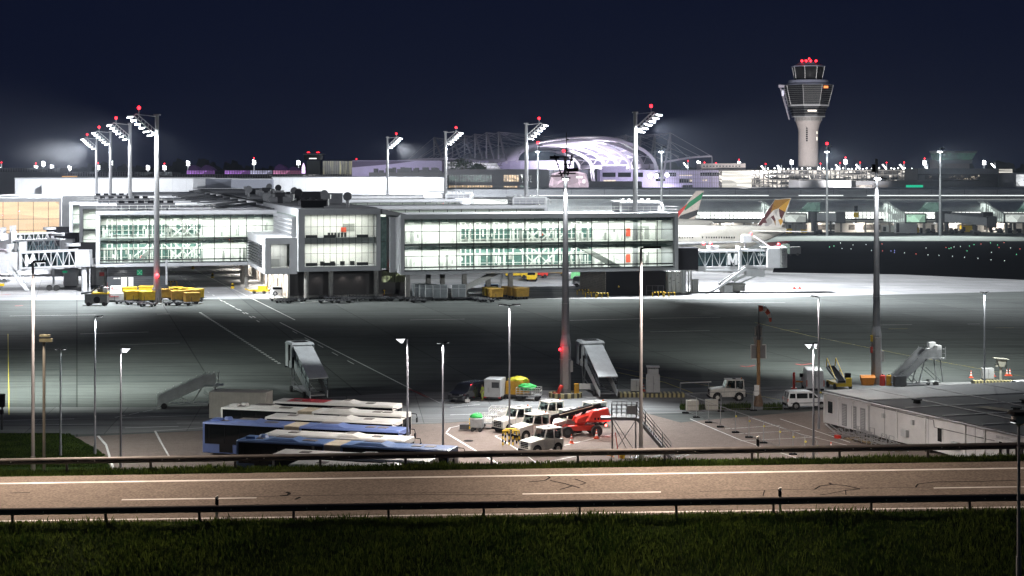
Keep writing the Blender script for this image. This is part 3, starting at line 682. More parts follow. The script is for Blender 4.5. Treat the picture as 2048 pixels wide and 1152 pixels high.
while x<xb-4:
 w_=rr.choice((1.2,2.4,6.5,3));b.box(x,x+w_,.93,.997,.9 if w_>2 else 0,2.9);x+=w_+rr.uniform(1,6)
b.build('ground_window',mat('dim_window',(.12,.11,.1),.3,var=.5,scale=1),t)
b=MB()
for k in range(30):x=xa+(xb-xa)*(k+.5)/30;b.box(x,x+.7,-3,-2.6,0,tz(445))
b.build('column',concrete,t)
b=MB()
for k in range(36):
 x=xa+(xb-xa)*(k+.5)/36;b.box(x-.4,x+.4,-2.4,-2,tz(445)-.12,tz(445)-.02)
b.build('soffit_light',lamp_soft,t)
for k in range(16):
 x=ox+xa+(xb-xa)*(k+.3)/16;light('arcade_lamp','SPOT',(x,TD-2.6,3.3),3000,(1,.92,.82),(x,TD+.8,1.2),.4,160,.9)
def gate_annex(px0,px1,label,green):
 "walkway with a sloping glazed stair in front of the terminal"
 t=thing('gate_stair',label,'gate walkway',(tx(px0),TD-14,0),0,'glazed gate stairs of the long terminal')
 L_=tx(px1)-tx(px0);st=L_*.42
 b=MB();b.xz([(0,tz(402)),(st,tz(425)),(st,tz(441)),(0,tz(441))],.4,8);b.build('stair_glazing',lit_window('stair_lit',(.8,.92,.85),1.2,(.5,.5,.6),.3,.3,'AUTO'),t)
 b=MB();b.prism([(-1,0,tz(400)),(st+.4,0,tz(424)),(st+.4,0,tz(427)),(-1,0,tz(403))],(0,8.6,0))
 for k in range(9):
  x=st*k/8;b.box(x-.1,x+.1,.1,.39,tz(441),tz(402+23*k/8))
 b.build('stair_frame',canopy_m,t)
 b=MB();b.box(st+.5,L_,1,6,tz(444),tz(442));b.box(st+.5,L_,1,6,tz(427),tz(425));b.box(st+.5,st+.9,1,6,tz(442),tz(427));b.box(L_-.4,L_,1,6,tz(442),tz(427));b.build('walkway_frame',dark_steel,t)
 b=MB();b.box(st+.9,L_-.4,1.6,1.8,tz(442),tz(427));b.build('walkway_window',lit_window(f'walk_{green}',(.62,1,.74)if green else(.9,.97,.9),.8,(.3,.3,.4),.2,.4,'AUTO'),t)
 b=MB()
 for x in(st+1.2,(st+L_)/2,L_-1):b.box(x,x+.8,2,3,0,tz(444))
 b.build('column',concrete,t)
 b=MB()
 for z in(.5,1.1):b.beam((st+1,1.2,tz(425)+z),(L_+8,1.2,tz(425)+z),.08)
 for k in range(9):x=st+1+(L_+7-st)*k/8;b.beam((x,1.2,tz(425)),(x,1.2,tz(425)+1.1),.07)
 b.build('railing',canopy_m,t)
 b=MB();x=L_*.86;b.xz([(x,tz(423)),(x+8,tz(423)),(x+8,tz(404)),(x+4,tz(404))],6.5,11);b.build('skylight',lit_window('sky_green',(.45,.8,.66),.22,(.3,.3,.3),.2,.4),t)
 return t
gate_annex(1518,1602,'sloping lit stair and gate walkway partly behind the tan and gold aircraft tail',0)
gate_annex(1760,1836,'sloping lit stair and green lit gate walkway just right of the tall grey mast',1)
gate_annex(1952,2032,'sloping lit stair and gate walkway at the right edge of the long terminal',0)
def far_bridge(label,p,L_,yaw,drop):
 t=thing('passenger_bridge',label,'passenger bridge',p,yaw,'unlit passenger bridges at the long terminal')
 b=MB();b.hexa([(0,-1.6,5),(L_,-1.6,5-drop),(L_,1.6,5-drop),(0,1.6,5),(0,-1.6,8),(L_,-1.6,8-drop),(L_,1.6,8-drop),(0,1.6,8)]);b.build('tunnel',mat('bridge_grey',(.33,.34,.36),.5,.2,var=.15,scale=.5),t,bevel=.1)
 b=MB();b.box(L_,L_+3.4,-2.2,2.2,4.4-drop,8.4-drop);b.build('cab',dark_steel,t,bevel=.1)
 b=MB();b.cyl((1,0,0),(1,0,5),.9,n=14);b.cyl((1,0,4.4),(1,0,8.3),2,n=16);b.build('rotunda',dark_steel,t)
 b=MB();b.beam((L_*.8,-1.2,.6),(L_*.8,-1.2,5-drop),.4);b.beam((L_*.8,1.2,.6),(L_*.8,1.2,5-drop),.4);b.box(L_*.8-1.3,L_*.8+1.3,-1.8,1.8,.5,1.3);b.build('drive_column',dark_steel,t)
 for sy in(-1.4,1.4):
  b=MB();b.wheel((L_*.8,sy,.6),.6,.5);b.build('wheel',rubber,t)
 return t
far_bridge('long grey passenger bridge sloping down beside the green lit walkway',(tx(1846),TD-22,0),17.,R(-10),1.6)
far_bridge('shorter dark passenger bridge behind the long sloping one',(tx(1868),TD-14,0),14.,R(-4),.3)
far_bridge('grey passenger bridge right of the gold aircraft tail',(tx(1604),TD-18,0),9.,R(-6),.2)
far_bridge('dark passenger bridge running out of the right picture edge',(tx(2030),TD-22,0),14,R(-8),.8)
def shed(label,px,py,w_,h_,m_,roof=None):
 t=thing('service_container',label,'container',G(px,py),0,'containers standing at the long terminal')
 b=MB();b.box(-w_/2,w_/2,-1.3,1.3,.2,h_);b.build('body',m_,t,bevel=.05)
 b=MB()
 for x in(-w_*.4,w_*.4):b.box(x-.3,x+.3,-1.1,1.1,.006,.199)
 b.build('skid',dark_steel,t)
 b=MB();b.box(-w_/2+.3,-w_/2+min(1.4,w_*.4),-1.36,-1.301,.5,h_-.5);b.build('door',dark_steel,t)
for a in(('pale container under the right end of the green walkway',1779,465,6,2.7,white),('wide grey container below the green lit walkway',1811,467,8,4.4,grey_box),('yellow container under the green lit walkway',1830,466,2.4,2,yellow),('yellow container below the long sloping bridge',1932,465,4,2.6,yellow),('pale container near the right edge glazed stair',1975,464,4,2.6,white),('yellow container under the gold aircraft tail',1577,467,2.2,1.8,yellow),('grey cabinet block right of the gold aircraft tail',1590,465,6,3.4,grey_box),('second yellow container right of the gold aircraft tail',1608,467,2,1.5,yellow)):
 shed(*a)
def low_cart(label,px,py,w_):
 t=thing('equipment_cart',label,'equipment cart',G(px,py),0,'dark carts below the passenger bridges')
 b=MB();b.box(-w_/2,w_/2,-.9,.9,.5,1.0);b.box(-w_/2,-w_/2+.9,-.8,.8,1.,1.9);b.box(w_*.1,w_*.45,-.8,.8,1.,1.6);b.build('body',dark_steel,t)
 b=MB()
 for x in(-w_*.35,w_*.35):
  for y in(-.8,.8):b.wheel((x,y,.4),.4,.25,10)
 b.build('wheel_set',rubber,t)
for k,(px,py,w_)in enumerate(((1850,466,4),(1862,467,3),(1895,468,5),(1908,466,3),(1918,467,3.5),(1990,465,4),(2010,466,4),(2030,466,5),(1634,468,4))):
 low_cart(['dark equipment cart under the long sloping bridge','dark equipment cart near the right picture edge','dark equipment cart right of the gold tail'][0 if k<5 else(1 if k<8 else 2)],px,py,w_)
def signal(px,py,label):
 t=thing('signal_board',label,'signal board',V(px,py,TD-20)*1,0);z=t.location.z;t.location.z=0
 b=MB();b.cyl((0,0,0),(0,0,z-2),.12);b.build('pole',dark_steel,t);b=MB();b.box(-.6,.6,-.2,.2,z,z+2.2);b.build('lamp_housing',black,t);b=MB();b.box(-.9,.9,-.2,.2,z-2,z-.1);b.build('panel',yellow,t)
signal(1712,424,'black and yellow signal board left of the tall grey mast, before the lit glazing')
# control tower
KD=F/3.93;ks=3.93
t=thing('control_tower','tall round concrete control tower with a wide glazed cab and red top lights','control tower',((1616.5-CX)/ks,KD,0));
def kz(py):return HC-(py-HZ)/ks
tower_c=mat('tower_concrete',(.54,.49,.47),.7,var=.08,scale=.2)
b=MB();b.lathe([(5.0,0),(5.0,kz(265)),(5.15,kz(258)),(5.7,kz(250)),(6.3,kz(244)),(6.3,kz(241))],32);o=b.build('shaft',tower_c,t,smooth=False)
b=MB()
for k in range(12):b.box(-2.0,-1.2,-5.12,-4.7,kz(283)+k*1.05*1.0,kz(283)+k*1.05+.75)
b.build('slot_window',black,t)
b=MB()
for a,c in((263,268),(274,281)):b.box(3.55,4.0,-3.55,-3.1,kz(c),kz(a))
b.build('lit_slot',mat('lit_slot',(.5,.5,.45),.5,emit=(1,.95,.8),es=1.4),t)
b=MB();b.lathe([(6.2,kz(241)),(6.3,kz(234)),(6.4,kz(233.9))],24);b.build('collar',concrete,t)
b=MB()
for k in range(24):
 a=2*math.pi*k/24;b.beam((6.9*math.cos(a),6.9*math.sin(a),kz(242)),(6.9*math.cos(a),6.9*math.sin(a),kz(235)),.1)
for z in(kz(242),kz(238.5),kz(235)):
 b.tube([(6.9*math.cos(2*math.pi*k/24),6.9*math.sin(2*math.pi*k/24),z)for k in range(25)],.07,4)
b.build('railing',galv,t)
cabg=mat('tower_glass',(.02,.021,.023),.15,var=.5,scale=.3,spec=.3)
b=MB();b.lathe([(8.2,kz(233)),(9.9,kz(213))],8,rot=R(22.5));b.lathe([(10.2,kz(210)),(12.6,kz(171))],8,rot=R(22.5));b.build('office_glazing',cabg,t)
b=MB();b.lathe([(8.6,kz(234.3)),(8.6,kz(232.6))],8,rot=R(22.5));b.lathe([(10.5,kz(213)),(10.6,kz(210))],8,rot=R(22.5));b.build('ledge',frame_grey,t)
b=MB()
for k in range(11):
 f=k/10;z=kz(209)+(kz(171)-kz(209))*f;r0=10.42+2.4*f
 b.tube([(r0*math.cos(R(22.5+45*i)),r0*math.sin(R(22.5+45*i)),z)for i in range(9)],.07,4)
for k in range(4):
 f=(k+.5)/4;z=kz(233)+(kz(213)-kz(233))*f;r0=8.4+1.7*f
 b.tube([(r0*math.cos(R(22.5+45*i)),r0*math.sin(R(22.5+45*i)),z)for i in range(9)],.07,4)
for i in range(8):a=R(22.5+45*i);b.beam((10.4*math.cos(a),10.4*math.sin(a),kz(210)),(12.8*math.cos(a),12.8*math.sin(a),kz(171)),.16)
b.build('sunshade_rail',galv,t)
b=MB();b.box(-1.8,2.6,-8.9,-8.6,kz(224),kz(221));b.build('lit_office',mat('lit_office',(.4,.4,.4),.5,emit=(1,.88,.75),es=1.6),t)
b=MB();b.box(6,8.2,-10.2,-9.8,kz(178),kz(173.5));b.build('orange_lamp',mat('orange_lamp',(.6,.2,.05),.5,emit=(1,.25,.06),es=1.4),t)
b=MB();b.lathe([(12.3,kz(171)),(12.0,kz(169.5)),(10.4,kz(166)),(9.9,kz(161)),(8.9,kz(160))],24);b.build('roof_drum',mat('roof_blue_grey',(.22,.24,.32),.5,var=.15),t)
b=MB();b.lathe([(7.0,kz(160)),(8.2,kz(134))],8,rot=R(22.5));b.build('cab_glazing',cabg,t)
b=MB()
for i in range(8):a=R(22.5+45*i);b.beam((7.1*math.cos(a),7.1*math.sin(a),kz(160)),(8.3*math.cos(a),8.3*math.sin(a),kz(134)),.2)
b.build('cab_mullion',galv,t)
b=MB();b.lathe([(8.9,kz(134)),(8.9,kz(132.6)),(6,kz(128.5)),(5.2,kz(126))],8,rot=R(22.5));b.build('cab_roof',MATS['roof_blue_grey'],t)
b=MB();b.cyl((0,0,kz(126)),(0,0,kz(116)),.25);b.cyl((-2,0,kz(124)),(-2,0,kz(117)),.08);b.build('antenna',galv,t)
for x in(-3.6,-1.4,.9,3.6):b=MB();b.sphere((x,-2,kz(122.2)),.62);b.build('beacon',lamp_red,t)
b=MB();b.sphere((.5,0,kz(117)),.4);b.build('beacon',lamp_red,t)
b=MB();b.beam((-14.9,0,kz(168)),(-9.8,0,kz(239)),.3);b.beam((-13.9,1.6,kz(168)),(-9.2,1.6,kz(239)),.3);b.box(-15.2,-12.4,-1.2,1.2,kz(175),kz(170));b.box(-13.4,-12.2,-.8,.8,kz(189),kz(181))
for k in range(9):f=k/9;b.beam((-14.6+4.8*f,0,kz(172+66*f)),(-11.9+2.6*f,0,kz(172+66*f)),.2)
b.build('side_lift',mat('tower_side',(.36,.34,.42),.5,var=.2),t)
b=MB();b.box(-13.7,-12.6,-1.12,-1.02,kz(192),kz(181));b.build('lit_panel',mat('tower_lit',(.5,.5,.6),.5,emit=(.85,.85,1),es=.5),t)
# small apron tower, car park, low blocks behind the long terminal
BD=760.;bs=F/BD
def bx(px):return(px-CX)/bs
def bz(py):return HC-(py-HZ)/bs
t=thing('apron_tower','small apron control tower with a flared glazed cab beside the right background mast','control tower',(bx(1912),BD,0))
b=MB();b.box(-6.6,6.2,0,10,0,bz(327));b.build('shaft',tower_c,t);b=MB();b.box(-10,-6.7,2,8,bz(338),bz(320));b.build('annex',tower_c,t)
b=MB();b.hexa([(-7.5,-1,bz(327)),(6.9,-1,bz(327)),(6.9,11,bz(327)),(-7.5,11,bz(327)),(-8.3,-1.6,bz(320)),(7.3,-1.6,bz(320)),(7.3,12,bz(320)),(-8.3,12,bz(320))]);b.hexa([(-8.8,-3,bz(306)),(8.8,-3,bz(306)),(8.8,13,bz(306)),(-8.8,13,bz(306)),(-9.,-3.2,bz(302)),(9.,-3.2,bz(302)),(9.,13,bz(302)),(-9.,13,bz(302))]);b.build('cab_edge',frame_grey,t)
b=MB();b.hexa([(-8,-1.4,bz(320)),(7.,-1.4,bz(320)),(7.,11.5,bz(320)),(-8,11.5,bz(320)),(-8.6,-2.6,bz(306)),(8.5,-2.6,bz(306)),(8.5,12.4,bz(306)),(-8.6,12.4,bz(306))]);b.build('cab_glazing',lit_window('cab_dim',(.3,.7,.55),.10,(.4,.4,.4),.5,.25),t)
t=thing('parking_garage','open multi level car park, every deck lit white, beside the control tower shaft','car park',(bx(1450),BD+30,0))
g0,g1=0,bx(1872)-bx(1450);gs=F/(BD+30)
def gz(py):return HC-(py-HZ)/gs
b=MB()
for py in(340,349,358.5,368,377):b.box(2,g1,0,60,gz(py+1.5),gz(py))
b.build('deck',concrete,t)
b=MB();b.box(2,g1,7,7.5,0,gz(341));b.build('deck_interior',lit_window('deck_lit',(1,.93,.84),1.25,(.35,.35,.42),.5,.06,'AUTO'),t)
b=MB()
for k in range(44):x=3+(g1-3)*k/44;b.box(x,x+.4,.3,1,0,gz(340))
b.build('column',dark_steel,t)
b=MB();b.box(g0+2.4,bx(1522)-bx(1450),-.4,-.2,gz(376),gz(342));b.build('stair_window',lit_window('stair_bright',(1,.96,.86),1.15,(.05,.3,.9),.1,.45,'AUTO'),t)
b=MB()
for k in range(30):
 x=26+(g1-27)*k/30;b.sphere((x+rnd.uniform(-.8,.8),2+rnd.uniform(0,8),gz(338.3)+rnd.uniform(0,.5)),.27,8,5)
b.build('deck_lamp',lamp_soft,t)
b=MB();rr=random.Random(8)
for k in range(150):x=24+rr.random()*(g1-25);py=rr.choice((346,355,364,373))+rr.uniform(-1,2.5);b.box(x,x+rr.uniform(1.5,4),1.2,3,gz(py+rr.uniform(2,4)),gz(py))
b.build('parked_row',mat('dark_car_row',(.05,.05,.055),.4,var=.5,scale=1),t)
t=thing('technical_block','plain pale block on the roofs left of the control tower, above the lit car park','building',(bx(1432),BD+60,0));b=MB();b.box(0,bx(1528)-bx(1432),0,20,0,bz(326.5));b.build('wall',tower_c,t)
b=MB()
for k in range(12):b.box(1+k*1.6,1.9+k*1.6,-.1,-.003,bz(334),bz(331))
b.build('window',dark_steel,t)
for nm,lb,x0,x1,y0,y1,D_,m_,cat_ in(('low_block','low grey roof block at the foot of the control tower',1597,1702,361,380,700,fascia,'building'),('low_block','dark wide roof block right of the grey mast lamp, with a teal lit strip',1712,1990,362,380,705,roof_dark,'building'),('low_block','dark office block with rows of small lit windows under the apron tower',1836,1996,337,372,735,roof_dark,'building'),('low_block','white lit block at the right picture edge behind the long terminal',2028,2120,346,380,720,cladding,'building')):
 S_=F/D_;X0,X1=(x0-CX)/S_,(x1-CX)/S_;t=thing(nm,lb,cat_,(X0,D_,0))
 b=MB();b.box(0,X1-X0,0,25,0,HC-(y0-HZ)/S_);b.build('wall',m_,t)
 if 'teal' in lb:
  b=MB();b.box((1812-x0)/S_,(1846-x0)/S_,-.1,-.003,HC-(376-HZ)/S_,HC-(370-HZ)/S_);b.build('lit_strip',mat('teal_glow',(.05,.3,.2),.5,emit=(.0,.62,.33),es=.8),t)
  b=MB();b.box(0,(1775-x0)/S_,-.1,-.003,HC-(375-HZ)/S_,HC-(370-HZ)/S_);b.build('lit_window',lit_window('strip_lit',(1,.86,.7),.9,(.3,.3,.4),.7,.1),t)
 if 'small lit' in lb:
  b=MB();b.box(3,X1-X0-8,-.1,-.003,HC-(359-HZ)/S_,HC-(350-HZ)/S_);b.build('window_band',lit_window('dots_lit',(1,.85,.65),1.3,(.9,.9,1.1),1.15,.0),t)
  b=MB();b.box(0,X1-X0,-.4,-.1,HC-(348-HZ)/S_,HC-(337-HZ)/S_);b.build('parapet',fascia,t)
 if 'edge' in lb:
  b=MB();b.box(1,X1-X0,-.1,-.003,HC-(372-HZ)/S_,HC-(349-HZ)/S_);b.build('window',lit_window('edge_lit',(.95,.98,1),1.,(.2,.2,.3),.25,.3),t)
t=thing('garage_stair_head','bright stair head standing at the right end of the dark office block','building',(bx(1996),BD,0));b=MB();b.box(0,7,0,6,0,bz(341));b.build('wall',dark_steel,t);b=MB()
for k in range(4):b.box(.4,6.6,-.2,-.01,bz(356-k*5),bz(353-k*5))
b.build('window',lit_window('stair_bright',(1,1,1),1),t)
# grey office building with warm windows, white halls
OD=680.;os_=F/OD
def oz(py):return HC-(py-HZ)/os_
t=thing('office_building','dark grey office building with warm lit windows left of the glowing roof','building',((890-CX)/os_,OD,0))
W=208/os_;off_m=mat('office_grey',(.14,.14,.15),.6,var=.1,scale=.3)
b=MB();b.box(0,W,0,30,0,oz(340));b.box(0,W*.99,1,28,oz(340)+.002,oz(338.6));b.build('wall',off_m,t)
def win(x0,x1,y0,y1,m_,nm='window'):
 b=MB();b.box((x0-890)/os_,(x1-890)/os_,-.12,-.004,oz(y1),oz(y0));w_=b.build(nm,m_,t)
 b=MB();n=max(2,int((x1-x0)/5))
 for k in range(n+1):x=(x0-890+(x1-x0)*k/n)/os_;b.box(x-.12,x+.12,-.3,-.121,oz(y1),oz(y0))
 b.build('mullion',off_m,w_)
warmw=lit_window('warm_window',(1,.68,.36),1.0,(.5,.5,.9),.35,.35);
win(1007,1038,350,363,warmw);win(1007,1035,372,381,warmw);win(897,985,371,381,warmw)
win(895,984,349.5,364,lit_window('dim_glass',(.5,.85,.7),.16,(.6,.6,1),.5,.1));win(1041,1065,350,364,darkglass);win(1040,1060,371,382,lit_window('dim_glass',(1,1,1),.1))
for nm,lb,x0,x1,y0,D_,notch in(('white_hall','long blank white hall wall behind the four left masts',30,386,357.5,615,1),('white_hall','long blank white hall wall behind the black roof machines, right one of the two',545,888,356,620,0)):
 S_=F/D_;X0,X1=(x0-CX)/S_,(x1-CX)/S_;t=thing(nm,lb,'hall',(X0,D_,0),0)
 ht=HC-(y0-HZ)/S_;b=MB();b.box(0,X1-X0,0,45,0,ht);b.build('wall',cladding,t)
 b=MB()
 for k in range(13):x=(X1-X0)*(k+.5)/13;b.box(x,x+.09,-.03,-.003,0,ht)
 b.build('panel_joint',grey_box,t)
 b=MB();b.box(-.3,X1-X0+.3,-.2,45.2,ht+.002,ht+.35);b.build('parapet',frame_grey,t)
 if notch:
  b=MB();b.box(11.5,13.4,-5,-.004,0,ht-1.6);b.build('stair_shaft',cladding,t)
  b=MB();b.box(64.5,68,-3.2,-.004,ht-6,ht-5);b.build('bracket',dark_steel,t)
for lb,x0,x1,y0,D_,m_ in(('dark blue grey roof block between the two white halls',386,484,358,640,mat('blue_grey',(.11,.12,.15),.6,var=.1)),('grey block with a warm edge joining the right white hall',462,546,359,618,mat('mid_blue_grey',(.2,.21,.25),.6,var=.1)),('low white roof step in front of the right white hall',545,900,393,560,roof_white),('low white roof step at the left edge before the white hall',-40,400,393,560,roof_white),('white rounded roof end below the warm office windows',845,943,386,520,roof_white)):
 S_=F/D_;X0,X1=(x0-CX)/S_,(x1-CX)/S_;t=thing('roof_block',lb,'building',(X0,D_,0));ht=HC-(y0-HZ)/S_
 b=MB();b.box(0,X1-X0,0,30,0,ht);b.build('wall',m_,t,bevel=1.2 if 'rounded' in lb else .1)
 b=MB();b.box(.4,X1-X0-.4,.5,29,ht+.01,ht+.25)
 b.build('roof_equipment',frame_grey,t)
# vaulted tensile roof and the glass court below
t=thing('tensile_roof','vaulted white membrane roof glowing violet white, hung from lattice masts with cables','membrane roof',((1180-CX)/4.,825,0));t0=Vector(t.location)
arches=[]
NA=7
for i in range(NA):
 f=i/(NA-1);D_=905-100*f
 rf=V(1160+25.5*i,338,D_);pk=V(1083+108*f,298-24*f,D_);lf=V(906+128*f,336-15*f,D_)
 pts=[]
 for k in range(25):
  a=math.pi*k/24;c=math.cos(a);sn=math.sin(a)
  if k<=12:x=pk.x+(rf.x-pk.x)*c;z=rf.z+(pk.z-rf.z)*sn**.92
  else:x=pk.x+(lf.x-pk.x)*(-c);z=lf.z+(pk.z-lf.z)*sn**.8
  pts.append(Vector((x,D_,z)))
 arches.append(pts)
b=MB();pts=[];NS=25
for ar in arches:pts+=[p-t0 for p in ar]
lo=[p+Vector((0,0,-1.2))for p in pts]
fs=[];gl=[]
for i in range(NA-1):
 for k in range(NS-1):
  a=i*NS+k;
  (gl if 0<k<8 else fs).append((a,a+NS,a+NS+1,a+1))
membrane=mat('membrane',(.62,.58,.66),.6,var=.06,scale=.15)
b.add(pts,fs);o=b.build('membrane',membrane,t,smooth=True);sm=o.modifiers.new('solid','SOLIDIFY');sm.thickness=.5;sm.offset=-1
b=MB();b.add(pts,gl);o=b.build('side_glazing',mat('vault_shaded_glazing',(.028,.022,.05),.5,var=.15,scale=.2),t,smooth=True);sm=o.modifiers.new('solid','SOLIDIFY');sm.thickness=.3;sm.offset=-1  # dark colour paints in the shade on the glazing between the ribs
b=MB()
for i,ar in enumerate(arches):
 for k in range(NS-1):
  p,q=ar[k]-t0,ar[k+1]-t0;th=1.5 if k<9 else .9
  b.beam(p-Vector((0,0,.9)),q-Vector((0,0,.9)),2.0 if k<9 else 1.2,th)
 p=ar[0]-t0;b.beam(p+Vector((0,0,-.6)),(p.x+2.2,p.y,8),1.0,1.);b.beam(p+Vector((-1.3,0,-.6)),(p.x+1.2,p.y,8),.5,.5)
b.build('arch_rib',membrane,t)
b=MB()
for i in range(NA-1):
 for k in(1,3,5):b.beam(arches[i][k]-t0,arches[i+1][k]-t0,.35)
 b.beam(arches[i][1]-t0,arches[i+1][4]-t0,.2);b.beam(arches[i][4]-t0,arches[i+1][2]-t0,.2)
b.build('purlin',membrane,t)
strutm=mat('mast_white',(.24,.23,.26),.5,var=.1)
mb_,cb_=MB(),MB()
anch=[V(800+14*i,333,880-14*i)-t0 for i in range(7)]
for i,(px,top)in enumerate(((868,275),(905,276),(929,271),(950,268),(973,265),(997,264))):
 D_=890-14*i;tp=V(px,top,D_)-t0;f1=V(px,313+i,D_)-t0;f2=V(px+15,313+i*1.6,D_-8)-t0
 mb_.beam(tp,f1,.7);mb_.beam(tp,f2,.8);mb_.beam(V(px,293,D_)-t0,V(px+7,293,D_-4)-t0,.4);mb_.beam(V(px,309,D_)-t0,V(px+12,309,D_-7)-t0,.4)
 cb_.beam(tp,anch[i],.22);cb_.beam((tp+f1)/2,anch[min(6,i+1)],.18)
 ar=arches[min(i,6)]
 for k in(13,15,17,19):cb_.beam(tp,ar[k]-t0,.16)
for i,(px,top,bot)in enumerate(((1252,270,300),(1281,272,330),(1310,268,362),(1341,266,366))):
 D_=845-14*i;tp=V(px,top,D_)-t0;mb_.beam(tp,V(px,bot+40,D_)-t0,.7);mb_.beam(tp,V(px-14-i,bot,D_-6)-t0,.8)
 mb_.beam(V(px,284,D_)-t0,V(px-6,284,D_-2)-t0,.4);mb_.beam(V(px,304,D_)-t0,V(px-12,304,D_-5)-t0,.4)
 e=V(1424-(3-i)*22,313,D_-20)-t0;cb_.beam(tp,e,.25);cb_.beam(V(px,285,D_)-t0,V(1380-(3-i)*20,318,D_-20)-t0,.2)
 ar=arches[3+i]
 for k in(6,8,10):cb_.beam(tp,ar[k]-t0,.16)
cb_.beam(V(1424,313,790)-t0,V(1424,374,790)-t0,.3)
mb_.build('lattice_mast',strutm,t);cb_.build('cable',strutm,t)
b=MB()
for k in range(8):
 f0,f1=k/8,(k+1)/8
 p,q=V(1330+94*f0,323-12*math.sin(f0*1.6),800)-t0,V(1330+94*f1,323-12*math.sin(f1*1.6),800)-t0
 b.hexa([p+Vector((0,0,-.8)),q+Vector((0,0,-.8)),q+Vector((0,14,-.8)),p+Vector((0,14,-.8)),p,q,q+Vector((0,14,0)),p+Vector((0,14,0))])
for k in range(10):
 f0,f1=k/10,(k+1)/10
 p,q=V(795+215*f0,320-6*math.sin(f0*3)+8*f0*f0,850)-t0,V(795+215*f1,320-6*math.sin(f1*3)+8*f1*f1,850)-t0
 b.hexa([p+Vector((0,0,-1)),q+Vector((0,0,-1)),q+Vector((0,30,-1)),p+Vector((0,30,-1)),p,q,q+Vector((0,30,0)),p+Vector((0,30,0))])
b.build('eave',mat('eave_grey',(.3,.28,.33),.5,var=.1),t)
for i in range(6):
 f=i/5;p=Vector((arches[i][9].x,arches[i][0].y-4,9));light('court_uplight','SPOT',p,215000,(.97,.95,1),p+Vector((-2,3,20)),1.,140,.8)
for i in range(4):
 p=Vector((arches[i*2][0].x+5,arches[i*2][0].y-8,10));light('court_uplight','SPOT',p,9000,(.8,.72,1),p+Vector((-2,3,20)),1.,140,.8)
lv_w=mat('lavender_wall',(.55,.5,.68),.6,var=.1,scale=.2)
t=thing('court_building','lavender lit building with window bands under the vaulted roof','building',(0,0,0))
def cz(py,D_):return HC-(py-HZ)*D_/F
def cxx(px,D_):return(px-CX)*D_/F
D_=800
b=MB();b.box(cxx(1200,D_),cxx(1456,D_),D_,D_+25,0,cz(340,D_));b.box(cxx(1205,D_),cxx(1252,D_),D_-1,D_+10,cz(340,D_)+.01,cz(332,D_));b.build('wall',lv_w,t)
b=MB()
for x0,x1,y0,y1 in((1205,1231,345,354),(1236,1262,345,354),(1276,1286,345,354),(1311,1323,345,354),(1335,1352,345,353),(1359,1384,358,366),(1312,1330,357,362),(1400,1450,345,352),(1365,1385,370,376)):
 b.box(cxx(x0,D_),cxx(x1,D_),D_-.1,D_-.004,cz(y1,D_),cz(y0,D_))
b.build('window',darkglass,t)
b=MB()
for x0,x1,y0,y1 in((1207,1232,360,364),(1359,1384,350,351.5),(1379,1384,358,363),(1405,1408,359,362),(1410,1414,359,362)):b.box(cxx(x0,D_),cxx(x1,D_),D_-.16,D_-.102,cz(y1,D_),cz(y0,D_))
b.build('lit_window',lit_window('court_lit',(1,.85,.65),1.2,(.4,.4,.4),.2,.3),t)
b=MB()
for k in range(30):x=cxx(1316+140*k/30,D_);b.box(x,x+.15,D_-.3,D_-.11,0,cz(340,D_))
for py in(342,350,358,366):b.box(cxx(1316,D_),cxx(1456,D_),D_-.3,D_-.11,cz(py,D_),cz(py,D_)+.15)
b.build('facade_grid',strutm,t)
t=thing('glass_cube','gridded glass foyer beside the pink lit dome under the vaulted roof','building',(cxx(1076,780),780,0));b=MB();W=100/4.23;b.box(0,W,0,16,0,cz(340,780));b.build('glazing',lit_window('foyer',(.45,.45,.75),.22,(.3,.3,.3),.5,.25),t);b=MB()
for k in range(13):b.box(W*k/12,W*k/12+.16,-.3,-.01,0,cz(340,780))
for k in range(9):b.box(0,W,-.3,-.01,cz(340+k*4.6,780),cz(340+k*4.6,780)+.14)
b.build('facade_grid',strutm,t)
t=thing('glass_cone','pinkish glass truncated cone lit from inside under the vaulted roof','building',(cxx(1138,770),770,0));b=MB();b.lathe([(10,0),(9.6,cz(374,770)),(8.,cz(347,770)),(4,cz(342.5,770)),(.6,cz(341,770))],24);b.build('glazing',lit_window('cone',(.9,.7,.82),1.1,(.2,.2,.25),.2,.45),t)
b=MB();b.box(3,6,-9.9,-9.3,cz(356,770),cz(352,770));b.box(6,7.2,-9,-8.4,cz(366,770),cz(359,770));b.build('painted_reflection',mat('dome_bright',(.6,.6,.6),.4,emit=(1,.97,.95),es=1.4),t)  # glowing boxes paint bright reflections onto the glass
t=thing('low_dark_block','dark flat roof block before the lavender building, right of the glass cone','building',(cxx(1180,700),700,0));b=MB();b.box(0,104/4.71,0,12,0,cz(364,700));b.build('wall',off_m,t);b=MB();b.box(.2,104/4.71-.2,.2,11.8,cz(364,700)+.002,cz(363,700));b.build('roof_edge',dark_steel,t)
t=thing('round_hall','pale lavender drum wall behind the office building, left of the glass foyer','building',(cxx(1020,860),880,0));b=MB();b.lathe([(34,0),(34,cz(322,860)),(33,cz(321,860))],40);b.build('wall',lv_w,t);b=MB();b.lathe([(33.2,cz(321,860)+.01),(33.2,cz(320.4,860))],40);b.build('roof_edge',strutm,t)
light('court_wash','SPOT',(cxx(1300,780),783,6),13000,(.86,.8,1),(cxx(1300,780),800,9),.6,150,.8)
light('court_wash','SPOT',(cxx(1400,780),775,6),6000,(.72,.66,1),(cxx(1400,780),800,12),.6,150,.8)
light('court_wash','SPOT',(cxx(1240,780),775,24),9000,(.8,.74,1),(cxx(1235,780),800,14),.6,150,.8)
